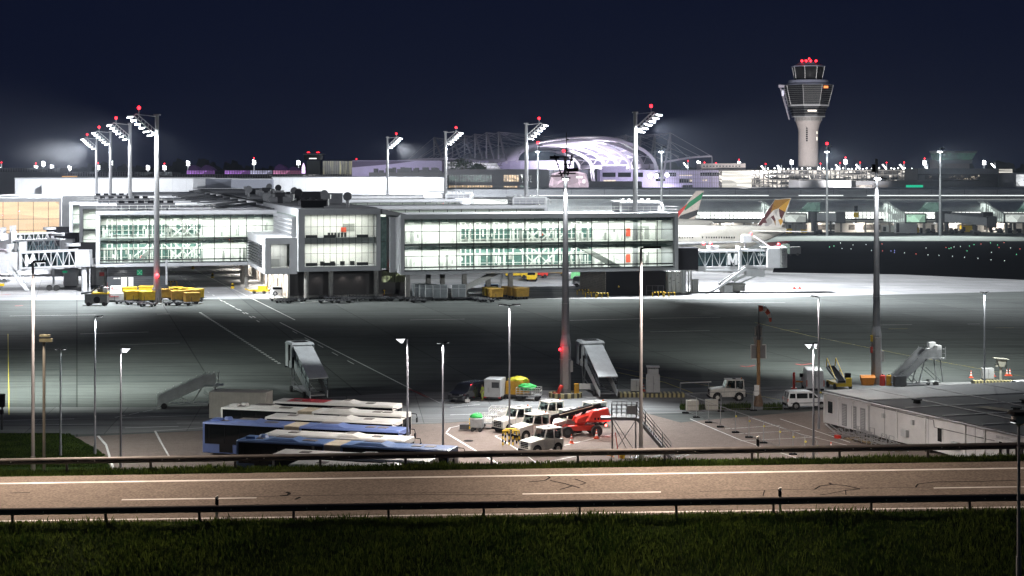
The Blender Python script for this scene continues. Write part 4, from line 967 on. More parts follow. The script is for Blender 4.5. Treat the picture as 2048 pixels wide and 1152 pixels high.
light('court_wash','SPOT',(cxx(1010,780),790,8),22000,(.78,.7,1),(cxx(1020,880),846,22),.6,150,.8)
for px in(1313,1300,1334):b=MB();b.sphere(Vector((cxx(px,790),790,cz(350 if px>1320 else 352,790))),.9);tag(b.build('court_floodlight',lamp_white),{1313:'glaring white floodlight low in the court, middle of the three',1300:'glaring white floodlight in the court, left of the three near the mast',1334:'glaring white floodlight in the court below the thin background mast'}[px],'floodlight','floodlights in the lit court')
t=thing('violet_hall','lavender lit hall wall with a sloping dark stripe behind the middle mast','building',(cxx(704,760),760,0));b=MB();W=180/4.34;b.box(0,W,0,25,0,cz(321,760));b.build('wall',lv_w,t);b=MB();b.prism([(0,-.2,cz(335,760)),(W*.45,-.2,cz(328,760)),(W*.7,-.2,cz(322,760)),(0,-.2,cz(322,760))],(0,.19,0));b.build('dark_stripe',mat('stripe_purple',(.12,.1,.16),.6,var=.1),t)
light('court_wash','SPOT',(cxx(760,740),735,12),11000,(.78,.7,1),(cxx(765,760),760,20),.6,150,.8)
light('court_wash','SPOT',(cxx(860,740),765,14),13000,(.8,.72,1),(cxx(860,760),790,24),.6,150,.8)
t=thing('greenhouse_hall','slanted glass hall lit white from inside behind the middle masts','building',(cxx(800,790),790,0));b=MB();W=205/4.18;b.prism([(0,0,cz(345,790)),(W,0,cz(345,790)),(W*.94,0,cz(326,790)),(W*.1,0,cz(322,790))],(0,18,0));b.build('glazing',lit_window('slant_glass',(.82,.78,.95),.5,(.12,.1,.3),.4,.22),t);b=MB()
for k in range(24):b.beam((W*k/24-1,-.2,cz(345,790)),(W*k/24+2,-.2,cz(323,790)),.22)
for py in(326,331,337):b.beam((0,-.2,cz(py,790)),(W,-.2,cz(py,790)),.2)
b.build('roof_grid',off_m,t)
b=MB();rr=random.Random(2)
t=thing('roof_clutter_block','dark roof block with chillers in front of the slanted glass hall','building',(cxx(738,700),700,0));W=152/4.71;b.box(0,W,0,10,0,cz(345,700));b.build('wall',off_m,t);b=MB()
for k in range(26):x=rr.uniform(1,W-3);b.box(x,x+rr.uniform(1,3),rr.uniform(0,3),5,cz(345,700)+.01,cz(345,700)+rr.uniform(.6,2.2))
b.build('chiller',dark_steel,t)
for lb,x,y,r_ in(('large round dark tree in front of the slanted glass hall',925,333,4.2),('small round dark tree right of the large one by the glass hall',957,336,2.6)):
 t=thing('tree',lb,'tree',(cxx(x,690),690,0));b=MB();b.cyl((0,0,0),(0,0,cz(y,690)),.4,.2);b.build('trunk',mat('bark',(.06,.045,.03),.9),t)
 b=MB();rr=random.Random(int(x))
 for k in range(900):
  th,ph=rr.uniform(0,6.28),rr.uniform(-.6,1.5);q=r_*rr.uniform(.5,1.05);c=Vector((q*math.cos(th)*math.cos(ph)*1.6,q*math.sin(th)*math.cos(ph),cz(y,690)-1+q*math.sin(ph)));d=Vector((rr.uniform(-1,1),rr.uniform(-1,1),rr.uniform(-1,1)))*.5;e=Vector((rr.uniform(-1,1),rr.uniform(-1,1),rr.uniform(-1,1)))*.5
  b.add([c,c+d,c+d+e,c+e],[(0,1,2,3)])
 b.build('crown',mat('dark_leaf',(.03,.05,.02),.8,var=.5),t)
# far left skyline
def far_band(label,x0,x1,y0,y1,D_,m_,name='violet_glass_hall',cat='building',gables=()):
 t=thing(name,label,cat,(cxx(x0,D_),D_,0));W=(x1-x0)*D_/F
 b=MB();b.box(0,W,.3,20,0,cz(y0,D_));b.build('wall',off_m,t);b=MB();b.box(.2,W-.2,.1,.29,cz(y1,D_),cz(y0,D_)-.05);b.build('window',m_,t)
 b=MB();n=int((x1-x0)/5)
 for k in range(n+1):x=W*k/n;b.box(x-.2,x+.2,-.3,.09,cz(y1,D_),cz(y0,D_))
 b.box(0,W,-.3,.09,cz((y0+y1)/2,D_),cz((y0+y1)/2,D_)+.25);b.build('mullion',off_m,t)
 for a,c,h in gables:
  b=MB();A,C_,Hh=(a-x0)*D_/F,(c-x0)*D_/F,cz(y0-h,D_)
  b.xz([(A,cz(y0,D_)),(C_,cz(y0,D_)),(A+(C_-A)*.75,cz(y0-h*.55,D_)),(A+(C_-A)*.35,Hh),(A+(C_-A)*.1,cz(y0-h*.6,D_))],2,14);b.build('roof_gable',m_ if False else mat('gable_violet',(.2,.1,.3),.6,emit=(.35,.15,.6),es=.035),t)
vio=lit_window('violet_lit',(.66,.30,1),.9,(.08,.08,.2),.3,.25);pale=lit_window('pale_violet',(.72,.7,1),1.0,(.08,.08,.2),.3,.25);pinkw=lit_window('pink_lit',(1,.38,.7),.9,(.1,.1,.2),.35,.2)
far_band('violet lit glass hall with two gabled roofs on the left skyline',373,430,341,348,1150,vio,gables=((374,400,11),(400,428,11)))
far_band('long violet lit glass hall left of the small skyline tower',449,500,341,348,1150,vio);far_band('pale blue lit glass hall between the violet and the pink one',500,545,341,348,1152,pale);far_band('pink lit glass hall just left of the small skyline tower',546,612,341,348,1150,pinkw,gables=((547,575,13),(576,600,8)))
t=thing('glowing_spire','small glowing violet white spire left of the small skyline tower','spire',(cxx(607,1100),1100,0));b=MB();b.lathe([(1.2,0),(1.2,cz(345,1100)),(1.1,cz(334,1100)),(.2,cz(326,1100))],10);b.build('shaft',mat('spire_glow',(.5,.4,.6),.5,emit=(.85,.6,1),es=1.8),t);b=MB();b.lathe([(1.8,0),(1.8,cz(347,1100))],10);b.build('base',off_m,t)
D_=1000;t=thing('skyline_tower','small dark flat topped tower with two red lights on the left skyline','control tower',(cxx(627,D_),D_,0))
b=MB();b.box(-4,4,0,8,0,cz(321,D_));b.build('shaft',mat('tower_dim',(.16,.18,.19),.6,var=.1),t);b=MB();b.box(-5.6,5.6,-1,9,cz(320,D_),cz(309.4,D_));b.build('cab',darkglass,t);b=MB();b.box(-6.2,6.2,-1.5,10,cz(309.2,D_),cz(307.8,D_));b.build('roof',frame_grey,t);b=MB();b.box(-2.5,2,-1.3,-1.02,cz(318,D_),cz(316,D_));b.build('lit_window',mat('dome_bright',(.6,.6,.6)),t)
for x in(-3,2.8):b=MB();b.box(x-.8,x+.8,-1,0,cz(305.4,D_),cz(304.2,D_));b.build('beacon',lamp_red,t)
b=MB();b.cyl((0,2,cz(308,D_)),(0,2,cz(297,D_)),.1);b.build('antenna',dark_steel,t)
t=thing('striped_hall','dim glass hall with gold green vertical lights right of the small skyline tower','building',(cxx(645,980),980,0));b=MB();W=60*980/F;b.box(0,W,0,15,0,cz(322,980));b.build('wall',lit_window('gold_stripes',(.85,.8,.4),.45,(1.5,1,.06),.75,.03),t);b=MB()
for k in range(16):b.box(W*k/16,W*k/16+.2,-.3,-.01,0,cz(322,980))
b.build('mullion',off_m,t)
far_band('dark low building with a dim lit strip on the far left skyline',-60,120,336,344,1000,lit_window('far_dim',(.8,.9,1),.25,(.12,.3,.3),.8,.02),'far_building')
far_band('dark low building with a few lights behind the left masts',130,345,344,352,980,lit_window('far_dim',(.8,.9,1),.2),'far_building')
far_band('dark low building below the violet halls on the left skyline',345,705,349,356,900,lit_window('far_dots',(1,.95,.9),.9,(.25,.25,.4),1.3,.0),'far_building')
t=thing('orange_hut','small orange lit hut above the left white hall','hut',(cxx(137,800),800,0));b=MB();b.box(-3.2,3.2,0,4,0,cz(352,800));b.build('wall',mat('hut_orange',(.6,.35,.1),.5,emit=(1,.55,.2),es=.6),t);b=MB();b.box(-3.4,3.4,-.2,4,cz(352,800)+.01,cz(351.3,800));b.build('roof',off_m,t)
t=thing('roof_terrace','dark mesh roof terrace with white railings between the halls','building',(cxx(390,560),560,0));W=150*560/F;b=MB();b.box(0,W,0,40,0,cz(392,560));b.build('wall',off_m,t);b=MB()
for k in range(30):b.beam((W*k/30,0,cz(392,560)),(W*k/30,0,cz(377,560)),.09)
for py in(377,380,384,388):b.beam((0,0,cz(py,560)),(W,0,cz(py,560)),.12)
b.build('railing',frame_grey,t)
b=MB();b.prism([(0,-.5,cz(384,560)),(9,-.5,cz(391,560)),(9,-.5,cz(393,560)),(0,-.5,cz(393,560))],(0,.3,0));b.build('white_balustrade',roof_white,t)
b=MB();rr=random.Random(9);
for k in range(1500):
 x=rr.uniform(-1100,1100);y=1800+rr.uniform(0,120);h=22+5*math.sin(x*.013)+3*math.sin(x*.05);c=Vector((x,y,rr.uniform(0,h)));r_=rr.uniform(3,7)
 b.add([c+Vector((-r_,0,-r_)),c+Vector((r_,rr.uniform(-2,2),-r_*.8)),c+Vector((r_*.7,0,r_*.6)),c+Vector((-r_*.5,rr.uniform(-2,2),r_))],[(0,1,2,3)])
tag(b.build('far_woods',mat('far_leaf',(.02,.03,.02),.9,var=.4)),kind='stuff')
# far floodlight masts
def far_mast_proto(arm):
 t=thing('far_floodlight_mast','far white floodlight mast','floodlight mast')
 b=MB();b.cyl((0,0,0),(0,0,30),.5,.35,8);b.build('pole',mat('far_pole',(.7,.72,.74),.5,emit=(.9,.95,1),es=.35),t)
 b=MB();
 for k in range(4):b.beam((-.2-arm*k*.8,-.3,26.5+k*1),(-1.2-arm*k*.8,-.5,26.3+k*1),.55,.45)
 if not arm:
  for k in range(3):b.beam((.2,-.3,26.5+k*1.2),(1.4,-.5,26.4+k*1.2),.55,.45)
 b.build('floodlight',lamp_soft,t);return t
pr=[far_mast_proto(1),far_mast_proto(0)]
fm=[(3,328,1,1),(72,330,1,0),(87,322,0,0),(104,329,0,0),(139,331,0,0),(196,329,1,0),(222,320,0,0),(296,330,0,0),(329,330,1,0),(376,321,0,0),(508,319,1,0),(597,320,0,0),(713,321,1,0),(1376,325,1,1),(1397,321,0,0),(1409,328,1,1),(1432,329,1,1),(1478,322,1,0),(1531,331,1,1),(1563,330,0,1),(1583,319,0,0),(1641,330,1,1),(1680,329,1,1),(1691,318,1,0),(1720,328,1,1),(1773,328,1,1),(1808,328,1,1),(1849,320,1,0),(1855,328,0,1),(1968,320,0,0),(1990,326,0,1)]
lab={}
for i,(px,py,redl,arm)in enumerate(fm):
 D_=1250+(i*37)%160
 p=V(px,py,D_);src=pr[0 if arm else 1]
 where='above the left white hall' if px<390 else('on the violet skyline' if px<720 else('between vaulted roof and control tower' if px<1600 else('above the lit car park decks' if px<1830 else 'around the apron tower')))
 lb=f'far floodlight mast {"with red light " if redl else ""}{where}'
 if i==0:o=src;o['label']=lb;o.location=(p.x,D_,p.z-30.);
 elif i==2:o=pr[1];o['label']=lb;o.location=(p.x,D_,p.z-30.)
 else:o=dup(src,(p.x,D_,p.z-30.),None,lb)
 o['group']='far floodlight masts '+where
 o.scale=(1,1,1)
 lab[i]=(o,redl)
for o,redl in lab.values():
 if redl:
  b=MB();b.sphere((0,-.3,31.2),.5,8,5);b.build('beacon',lamp_red,o)
# tall apron floodlight masts
mast_paint=mat('mast_grey',(.27,.275,.285),.5,.1,var=.12,scale=.5)
mast_white=mat('mast_arm_white',(.7,.71,.72),.45,var=.05)
def high_mast(label,loc,H,sgn,mid=False,spot=1.,plinth=False,k_pole=1.):
 "sgn: side the lamp arm reaches to, along the pier's cross axis"
 t=thing('floodlight_mast',label,'floodlight mast',loc,PIER_YAW,'tall floodlight masts along the pier')
 b=MB();b.cyl((0,0,0),(0,0,H),.62,.36,12);b.cyl((0,0,0),(0,0,2.6),.85,.85,12);b.cyl((0,0,H),(0,0,H+.25),.6,.6,12);b.build('pole',mast_paint,t)
 b=MB();tip=Vector((sgn*4.2,-.3,H+.1))
 for y in(-.55,.1):b.beam((sgn*.4,y,H-3.4),(sgn*4.2,y,H),.14);b.beam((sgn*.4,y,H-2.5),(sgn*3.6,y,H+.3),.1)
 for k in range(7):f=k/6;b.beam((sgn*(.4+3.6*f),-.55,H-3.4+3.3*f),(sgn*(.4+3.3*f),.1,H-2.5+2.8*f),.09);b.beam((sgn*(.4+3.6*f),-.55,H-3.4+3.3*f),(sgn*(.4+3.6*f),.1,H-3.4+3.3*f),.09)
 b.beam((0,-.2,H-.2),(sgn*4.0,-.2,H+.2),.1);b.beam((sgn*.1,-.2,H+.1),(sgn*-.7,-.2,H+.1),.16)
 b.build('lamp_arm',mast_white,t)
 for k in range(6):
  f=k/5;c=Vector((sgn*(.9+3.6*f),-.35,H-3.5+3.3*f));b=MB();b.beam(c+Vector((-sgn*.25,0,.1)),c+Vector((sgn*.85,0,-.06)),.75,.26);fl=b.build('floodlight',mast_white,t)
  b=MB();b.beam(c+Vector((-sgn*.15,0,-.14)),c+Vector((sgn*.8,0,-.27)),.7,.12);b.build('lamp_face',lamp_white,fl)
 b=MB();b.cyl((sgn*3.2,-.2,H+.2),(sgn*3.2,-.2,H+1.2),.06);b.build('beacon_stem',mast_white,t);b=MB();b.sphere((sgn*3.2,-.2,H+1.4),.33,10,6)
 b.build('beacon',lamp_red,t)
 if mid:
  b=MB();b.sphere((0,-.75,4.9),.38,10,6);b.build('beacon',lamp_red,t)
  light('beacon_lamp','POINT',Vector(loc)+Vector((0,-1.6,4.9)),150,(1,.03,.05),size=.2)
 if plinth:b=MB();b.box(-2.6,2.6,-1.9,1.9,.006,.45);b.build('plinth',concrete,t);b=MB();b.box(.5,2.6,-1.8,-.8,.45,2.4);b.build('cabinet',grey_box,t,bevel=.03)
 M_=Matrix.Translation(loc)@Matrix.Rotation(PIER_YAW,4,'Z')
 src=M_@Vector((sgn*3.4,-.8,H-1.9))
 light('mast_flood','SPOT',src,(430000 if sgn<0 else 1000000 if mid else 450000)*spot,(.93,.96,1),M_@Vector((sgn*(44 if mid or sgn<0 else 32),-4 if sgn>0 else 3,0)),.8,148 if sgn<0 else 122 if mid else 112,.9)
 light('mast_flood','SPOT',M_@Vector((sgn*2.4,.6,H-2.6)),(88000 if sgn<0 else 170000),(.93,.96,1),M_@Vector((-sgn*16,34,0)),.8,150,.7)
 if mid:light('mast_flood','SPOT',M_@Vector((sgn*.6,-1.2,H-2.6)),190000,(.94,.98,.98),M_@Vector((-sgn*22,-7,0)),.8,92,1)
 light('mast_spill','SPOT',M_@Vector((sgn*1.1,-1.1,H-3.3)),12000,(.95,.97,1),M_@Vector((0,0,H-12)),.25,70,1)
 return t
RM=[(1270,585,1),(1052,None,1),(891,None,1),(775,None,1)]
for i,(px,D_,top,lb)in enumerate(((1270.5,322,226,'tallest right hand floodlight mast, before the right glass gate block, red lamp at mid height'),(1052.5,404,248,'floodlight mast rising behind the right gate block roof, second of the right row'),(891,499,264,'floodlight mast before the grey office building, third of the right row'),(775,595,275,'floodlight mast before the white hall, farthest and shortest of the right row'))):
 X=(px-CX)*D_/F;H=HC-(top-HZ)*D_/F;high_mast(lb,(X,D_,.45 if False else 0),H,1,mid=(i==0),plinth=(i==0))
for i,(px,D_,top,lb)in enumerate(((313.5,303,231,'tallest left hand floodlight mast, before the left glass gate block, red lamp at mid height'),(260,388,248,'floodlight mast second from the tallest in the left row'),(221,478,264,'floodlight mast third in the left row, before the white hall'),(193,582,277,'farthest and shortest floodlight mast of the left row, in a pale plume of lit vapour'))):
 X=(px-CX)*D_/F;H=HC-(top-HZ)*D_/F;high_mast(lb,(X,D_,0),H,-1,mid=(i==0),spot=1.15)
def near_mast(label,loc,H,zl,frame,sgn):
 t=thing('floodlight_mast',label,'floodlight mast',loc,0,'grey masts on the near apron edge')
 b=MB();b.cyl((0,0,0),(0,0,5.6),.62,.6,10);b.cyl((0,0,5.6),(0,0,6.6),.6,.46,10);b.cyl((0,0,6.6),(0,0,H),.44,.17,10);b.build('pole',mast_paint,t)
 b=MB();b.box(-.3,.3,-.75,-.5,0.8,5.4);b.box(.45,.8,-.3,.3,2.6,3.8);b.build('cable_box',mat('mast_box',(.36,.35,.34),.55,var=.15),t)
 b=MB();b.cyl((0,0,3.9),(0,0,4),.66,n=10);b.cyl((0,0,10),(0,0,10.1),.44,n=10);b.build('band',galv,t)
 b=MB();b.box(-.5,.5,-1.2,-.35,zl+.05,zl+.2);b.build('lamp_hood',dark_steel,t)
 b=MB();b.box(-.28,.28,-.9,-.3,zl-.12,zl+.04);b.build('lamp_face',lamp_white,t)
 light('mast_spill','SPOT',Vector(loc)+Vector((0,-.95,zl-.25)),9000,(.96,.98,1),Vector(loc)+Vector((0,0,zl-7)),.2,64,1)
 if frame:
  b=MB();z0=zl+.4
  for s_ in(-1,1):
   b.beam((s_*.35-.1,-.3,z0),(s_*.95-.25,-.3,z0+2.2),.14);b.beam((s_*.35-.1,.3,z0),(s_*.95-.25,.3,z0+2.2),.14);b.beam((-.45,s_*.3,z0),(.8,s_*.3,z0+1.8),.09)
  b.beam((-1.1,-.3,z0+2),(.9,-.3,z0+2),.12);b.beam((-.9,-.3,z0+1.2),(.8,-.3,z0+1.2),.1);b.beam((-.8,-.3,z0+.2),(1.1,-.3,z0+.2),.14)
  b.build('lamp_frame',black,t)
  b=MB();b.box(-1.6,-.3,-.5,.2,z0-.15,z0);b.box(.1,1.4,-.4,.5,z0+.4,z0+.8);b.box(-1.7,-.7,-.4,.4,z0+1.8,z0+2.1);b.build('floodlight',black,t)
  b=MB();b.cyl((.1,0,H-.2),(.1,0,H+2.6),.05);b.cyl((-.1,0,H+.6),(.3,0,H+.6),.05);b.cyl((.1,0,H+1.8),(.35,0,H+1.8),.08);b.build('antenna',dark_steel,t)
  b=MB();b.sphere((-.2,-.2,H+.55),.2);b.build('beacon',mat('dim_beacon',(.5,.05,.05),.4,emit=(1,.05,.08),es=2.5),t)
 else:
  b=MB();b.box(-.5,-.2,-.3,.3,H-1.5,H-.6);b.beam((-.9,0,H-1),(.2,0,H-1),.08);b.build('floodlight',black,t)
 return t
p=G(1131,791);mA=near_mast('grey floodlight mast with a dark lattice head, standing in a yellow and black kerb ring',p,HC-(312-HZ)*p.y/F,HC-(358-HZ)*p.y/F,True,1)
b=MB();b.sphere((-.62,-.5,HC-(698-HZ)*p.y/F),.16,10,6);b.build('beacon',lamp_red,mA);light('beacon_lamp','POINT',p+Vector((-.8,-1.1,5.3)),60,(1,.03,.05),size=.1)
p2=G(1753,768);mB=near_mast('grey floodlight mast behind the container roof with an orange box at its foot',p2,HC-(318-HZ)*p2.y/F,HC-(357-HZ)*p2.y/F,False,1)
b=MB();b.box(-.7,-.45,-.35,.1,4.9,5.6);b.build('warning_plate',yellow,mB);b=MB();b.box(-.72,-.5,-.35,.1,3.6,4.3);b.build('hose_box',red,mB)
for px,D_,top,zl,lb,rl in((1654,590,292,303,'thin background floodlight mast right of the control tower',1),(1880,590,296,303,'thin background floodlight mast before the apron tower',0),(1323,600,293,303,'thin background floodlight mast at the right end of the vaulted roof',0),(1076,600,290,303,'thin background floodlight mast left of the dark lattice mast head',1)):
 t=thing('floodlight_mast',lb,'floodlight mast',((px-CX)*D_/F,D_,0),0,'thin masts at the long terminal');H=HC-(top-HZ)*D_/F;L_=HC-(zl-HZ)*D_/F
 b=MB();b.cyl((0,0,0),(0,0,H),.5,.25,10);b.build('pole',mast_paint,t);b=MB();b.box(-1.0,.6,-.9,-.2,L_,L_+.3);b.build('lamp_hood',dark_steel,t);b=MB();b.box(-.9,.5,-.95,-.2,L_-.3,L_-.01);b.build('lamp_face',lamp_white,t)
 b=MB();b.beam((0,0,L_+1),(1.6,0,H+.6),.12);b.beam((.3,0,L_+1),(.9,.3,H+.4),.12);b.box(.4,1.8,-.3,.3,H-.3,H);b.build('lamp_frame',black,t)
 light('mast_spill','SPOT',((px-CX)*D_/F,D_-1.4,L_-.5),7000,(.95,.98,1),((px-CX)*D_/F,D_,L_-9),.3,64,1)
 light('mast_flood','SPOT',((px-CX)*D_/F,D_-2,L_),330000,(.93,1,.97),((px-CX)*D_/F,D_-34,0),.6,120,.6)
 if rl:b=MB();b.sphere((0,0,H+.9),.5);b.build('beacon',lamp_red,t)
# street and parking lights
pole_m=mat('lamp_pole',(.30,.31,.34),.5,.3,var=.15,scale=1.5)
def street_light(label,loc,H,heads,r0=.09,lit=0,col=(1,.95,.9),glow=False,cone=140):
 t=thing('street_light',label,'street light',loc,0,'slim lamp posts around the road and parking lot')
 b=MB();b.cyl((0,0,0),(0,0,H),r0,r0*.62,10);b.cyl((0,0,0),(0,0,.9),r0*1.25,r0*1.25,10);b.build('pole',pole_m,t)
 for hx,hy,l in heads:
  b=MB();b.beam((0,0,H),(hx*.3,hy*.3,H+.05),.07);b.beam((hx*.25,hy*.25,H+.06),(hx,hy,H+.1),.3,.1);hd=b.build('lamp_head',black,t,bevel=.02)
  b=MB()
  if glow:b.hexa([(hx*.3-.1,hy*.3-.12,H-.3),(hx*.6+.02,hy*.6-.12,H-.3),(hx*.6+.02,hy*.6+.12,H-.3),(hx*.3-.1,hy*.3+.12,H-.3),(hx*.2,hy*.2-.2,H+.04),(hx,hy-.2,H+.04),(hx,hy+.2,H+.04),(hx*.2,hy*.2+.2,H+.04)])
  else:b.beam((hx*.4,hy*.4,H+.03),(hx*.95,hy*.95,H+.035),.2,.03)
  b.build('lamp_face',mat('lamp_bowl_lit',(.8,.8,.8),.3,emit=(.95,.97,1),es=1.6)if glow else mat('lamp_dim',(.8,.8,.8),.3,emit=(.95,.97,1),es=1.2 if True else 0),hd)
  if lit:light('post_lamp','SPOT',Vector(loc)+Vector((hx*.7,hy*.7,H-.2)),lit,col,Vector(loc)+Vector((hx*2.4*l,hy*2.4*l,0)),.25,cone,.7)
 return t
def on_verge(px):q=F+0;return RP(px,945-px*.0145+2)
WARM=(1,.78,.62)
vz=lambda px:RW(RUV(px,940)[0],vfar+.9)
for px,top,lb in((66,525,'tall slim road lamp with a flat black head near the left picture edge'),(1282,497,'tall slim road lamp with a flat black head right of the stair platform')):
 q=vz(px);q=Vector(((px-CX)*q.y/F,q.y,q.z-.3));H=HC-(top-HZ)*q.y/F-q.z
 street_light(lb,q,H,[(.75,-.9,1.5)],.095,15000,WARM,cone=142)
for k in(-2,2,3):
 q=vz(66)+(vz(1282)-vz(66))*k;street_light('road lamp post farther along the verge outside the view',q,10,[(.75,-.9,1.5)],.095,15000,WARM,cone=142)
q=vz(88);q=Vector(((88-CX)*q.y/F,q.y,q.z-.4));t=thing('sign_post','thin post with a small yellowish double sign head near the left edge','sign post',q);H=HC-(676-HZ)*q.y/F-q.z
b=MB();b.cyl((0,0,0),(0,0,H),.07,n=8);b.build('pole',mat('post_olive',(.16,.16,.14),.6,var=.2),t);b=MB();b.box(-.2,.42,-.1,.1,H-.18,H-.02);b.box(-.2,.3,-.1,.1,H+.06,H+.16);b.build('sign_head',mat('sign_olive',(.035,.035,.018),.6,var=.2),t)
q=G(121,912);street_light('dark lamp post with a black cap on the lawn, third from the left edge',q,HC-(700-HZ)*q.y/F,[(-.45,0,1),(.45,0,1)],.1)
q=G(190,909);street_light('tall thin lamp post with a small dark head on the lawn edge',q,HC-(634-HZ)*q.y/F,[(.7,-.1,1)],.1,5500,(.95,1,.97),cone=168)  # spot added under an unlit head, to brighten the stairs behind
for px,top,hd,lb,pw,by in((241.5,697,[(.85,-.35,1)],'lamp post with a lit angled head at the lot entry, left of the buses',4200,935),(815,678,[(-.9,-.4,1)],'lamp post with a lit head pointing left, in front of the parked buses',2600,942),(886,687,[(-.45,-.3,1),(.45,.3,1)],'slim double headed lamp post at the right end of the buses',4000,941),(1627,689,[(-.75,-.25,1),(.35,.4,1)],'lamp post with two heads before the white container wall',6500,938)):
 q=G(px,by);street_light(lb,q,HC-(top-HZ)*q.y/F,hd,.1,pw,(1,.91,.85),cone=172,glow=px!=886)
q=G(1019,880);street_light('thin lamp post with a wide double head behind the yellow crash bars',q,HC-(611-HZ)*q.y/F,[(-1.,-.1,1),(1.,.1,1)],.095,8000,(1,.91,.85),cone=172)
q=G(1637.5,858);street_light('tall thin dark lamp post beside the corner of the white containers',q,HC-(594-HZ)*q.y/F,[(-.8,-.2,1)],.1,3500,(1,.91,.85),cone=168)
q=G(1969,775);street_light('tall thin dark lamp post behind the container roof near the right edge',q,HC-(586-HZ)*q.y/F,[(-.5,0,1),(.5,0,1)],.1,7000,(.97,1,.97))
q=RW(RUV(2037,1050)[0],-4.2);q=Vector(((2037.5-CX)*q.y/F,q.y,q.z-1.2));H=HC-(846-HZ)*q.y/F-q.z
t=street_light('black lamp post with a pale glass lamp head in the grass at the right edge',q,H,[(-.3,-.1,1)],.085);
b=MB();b.lathe([(.06,H-.12),(.24,H+.0),(.30,H+.3),(.22,H+.36)],14);b.build('lamp_glass',mat('lamp_bowl',(.6,.6,.62),.25,var=.1),t);b=MB();b.cyl((0,0,H+.36),(0,0,H+.46),.46,.36,14);b.build('lamp_cap',black,t)
q=G(4,860);t=thing('sign_post','black square signal box on a pole at the left picture edge','sign post',(q.x,q.y,0));b=MB();b.cyl((0,0,0),(0,0,3),.1);b.build('pole',dark_steel,t);b=MB();b.box(-.45,.25,-.2,.2,2.2,3.4);b.box(-.3,.1,-.2,.2,1.5,1.9);b.build('signal_box',black,t)
# guard rails, delineators
rail_m=mat('weathered_rail',(.085,.08,.078),.55,.4,var=.35,scale=2)
def guard_rail(label,v,side,m,n0,n1,off):
 t=thing('guard_rail',label,'guard rail',RW(0,v),0,'guard rails along the road');t0_=RW(0,v);ax=math.atan2(u_r.y,u_r.x)
 prof=[(.0,.45),(.045,.48),(.075,.53),(.04,.58),(.0,.60),(.04,.62),(.075,.67),(.045,.72),(.0,.755)]
 b=MB();pts=[]
 for u in(U0,U1):
  for dy,h in prof:pts.append(RW(u,v+side*dy,h)-t0_)
  for dy,h in reversed(prof):pts.append(RW(u,v+side*(dy-.012),h)-t0_)
 n=len(prof)*2;b.add(pts,[(i,(i+1)%n,n+(i+1)%n,n+i)for i in range(n)]);b.build('beam',m,t)
 b=MB()
 for k in range(-18,34):
  c=RW(off+k*4+.6,v+side*.08,.6)-t0_;b.cyl(c,c+v_r*side*.02,.03,n=6)
  c=RW(off+k*4+1.4,v+side*.08,.6)-t0_;b.cyl(c,c+v_r*side*.02,.03,n=6)
 b.build('bolt',steel,t)
 for k in range(n0,n1):
  u=off+k*4;q=RW(u,v-side*.09,-.4)-t0_;b=MB();b.beam(q,RW(u,v-side*.09,.72)-t0_,.1,.12);b.build('post',m,t)
 return t
guard_rail('dark steel guard rail along the near edge of the road, above the tall grass',.3,-1,rail_m,-2,13,RUV(1160,1030)[0]%4)
guard_rail('dark steel guard rail along the far edge of the road, before the parked buses',vfar+.1,-1,rail_m,-2,15,RUV(985,925)[0]%4)
def delineator(label,q,h=1.0):
 t=thing('delineator_post',label,'delineator post',q,0,'road marker posts');b=MB();b.prism([(-.06,0,-.2),(.06,0,-.2),(.06,0,h),(-.06,0,h-.06)],(0,.1,0));b.build('post',white,t,bevel=.015);b=MB();b.prism([(-.064,-.006,h*.62),(.064,-.006,h*.55),(.064,-.006,h*.82),(-.064,-.006,h*.89)],(0,.112,0));b.build('black_band',black,t)
for px,py,lb in((447,1012,'road marker post behind the near guard rail, left half of the road'),(1559,996,'road marker post behind the near guard rail, right half of the road')):
 q=RW(RUV(px,1020)[0],.75);t=delineator(lb,q,1.02)
q=RW(RUV(1510,900)[0],vfar+.8);delineator('white road marker post with a black band behind the far guard rail',q+Vector((0,0,-.15)),1.2)
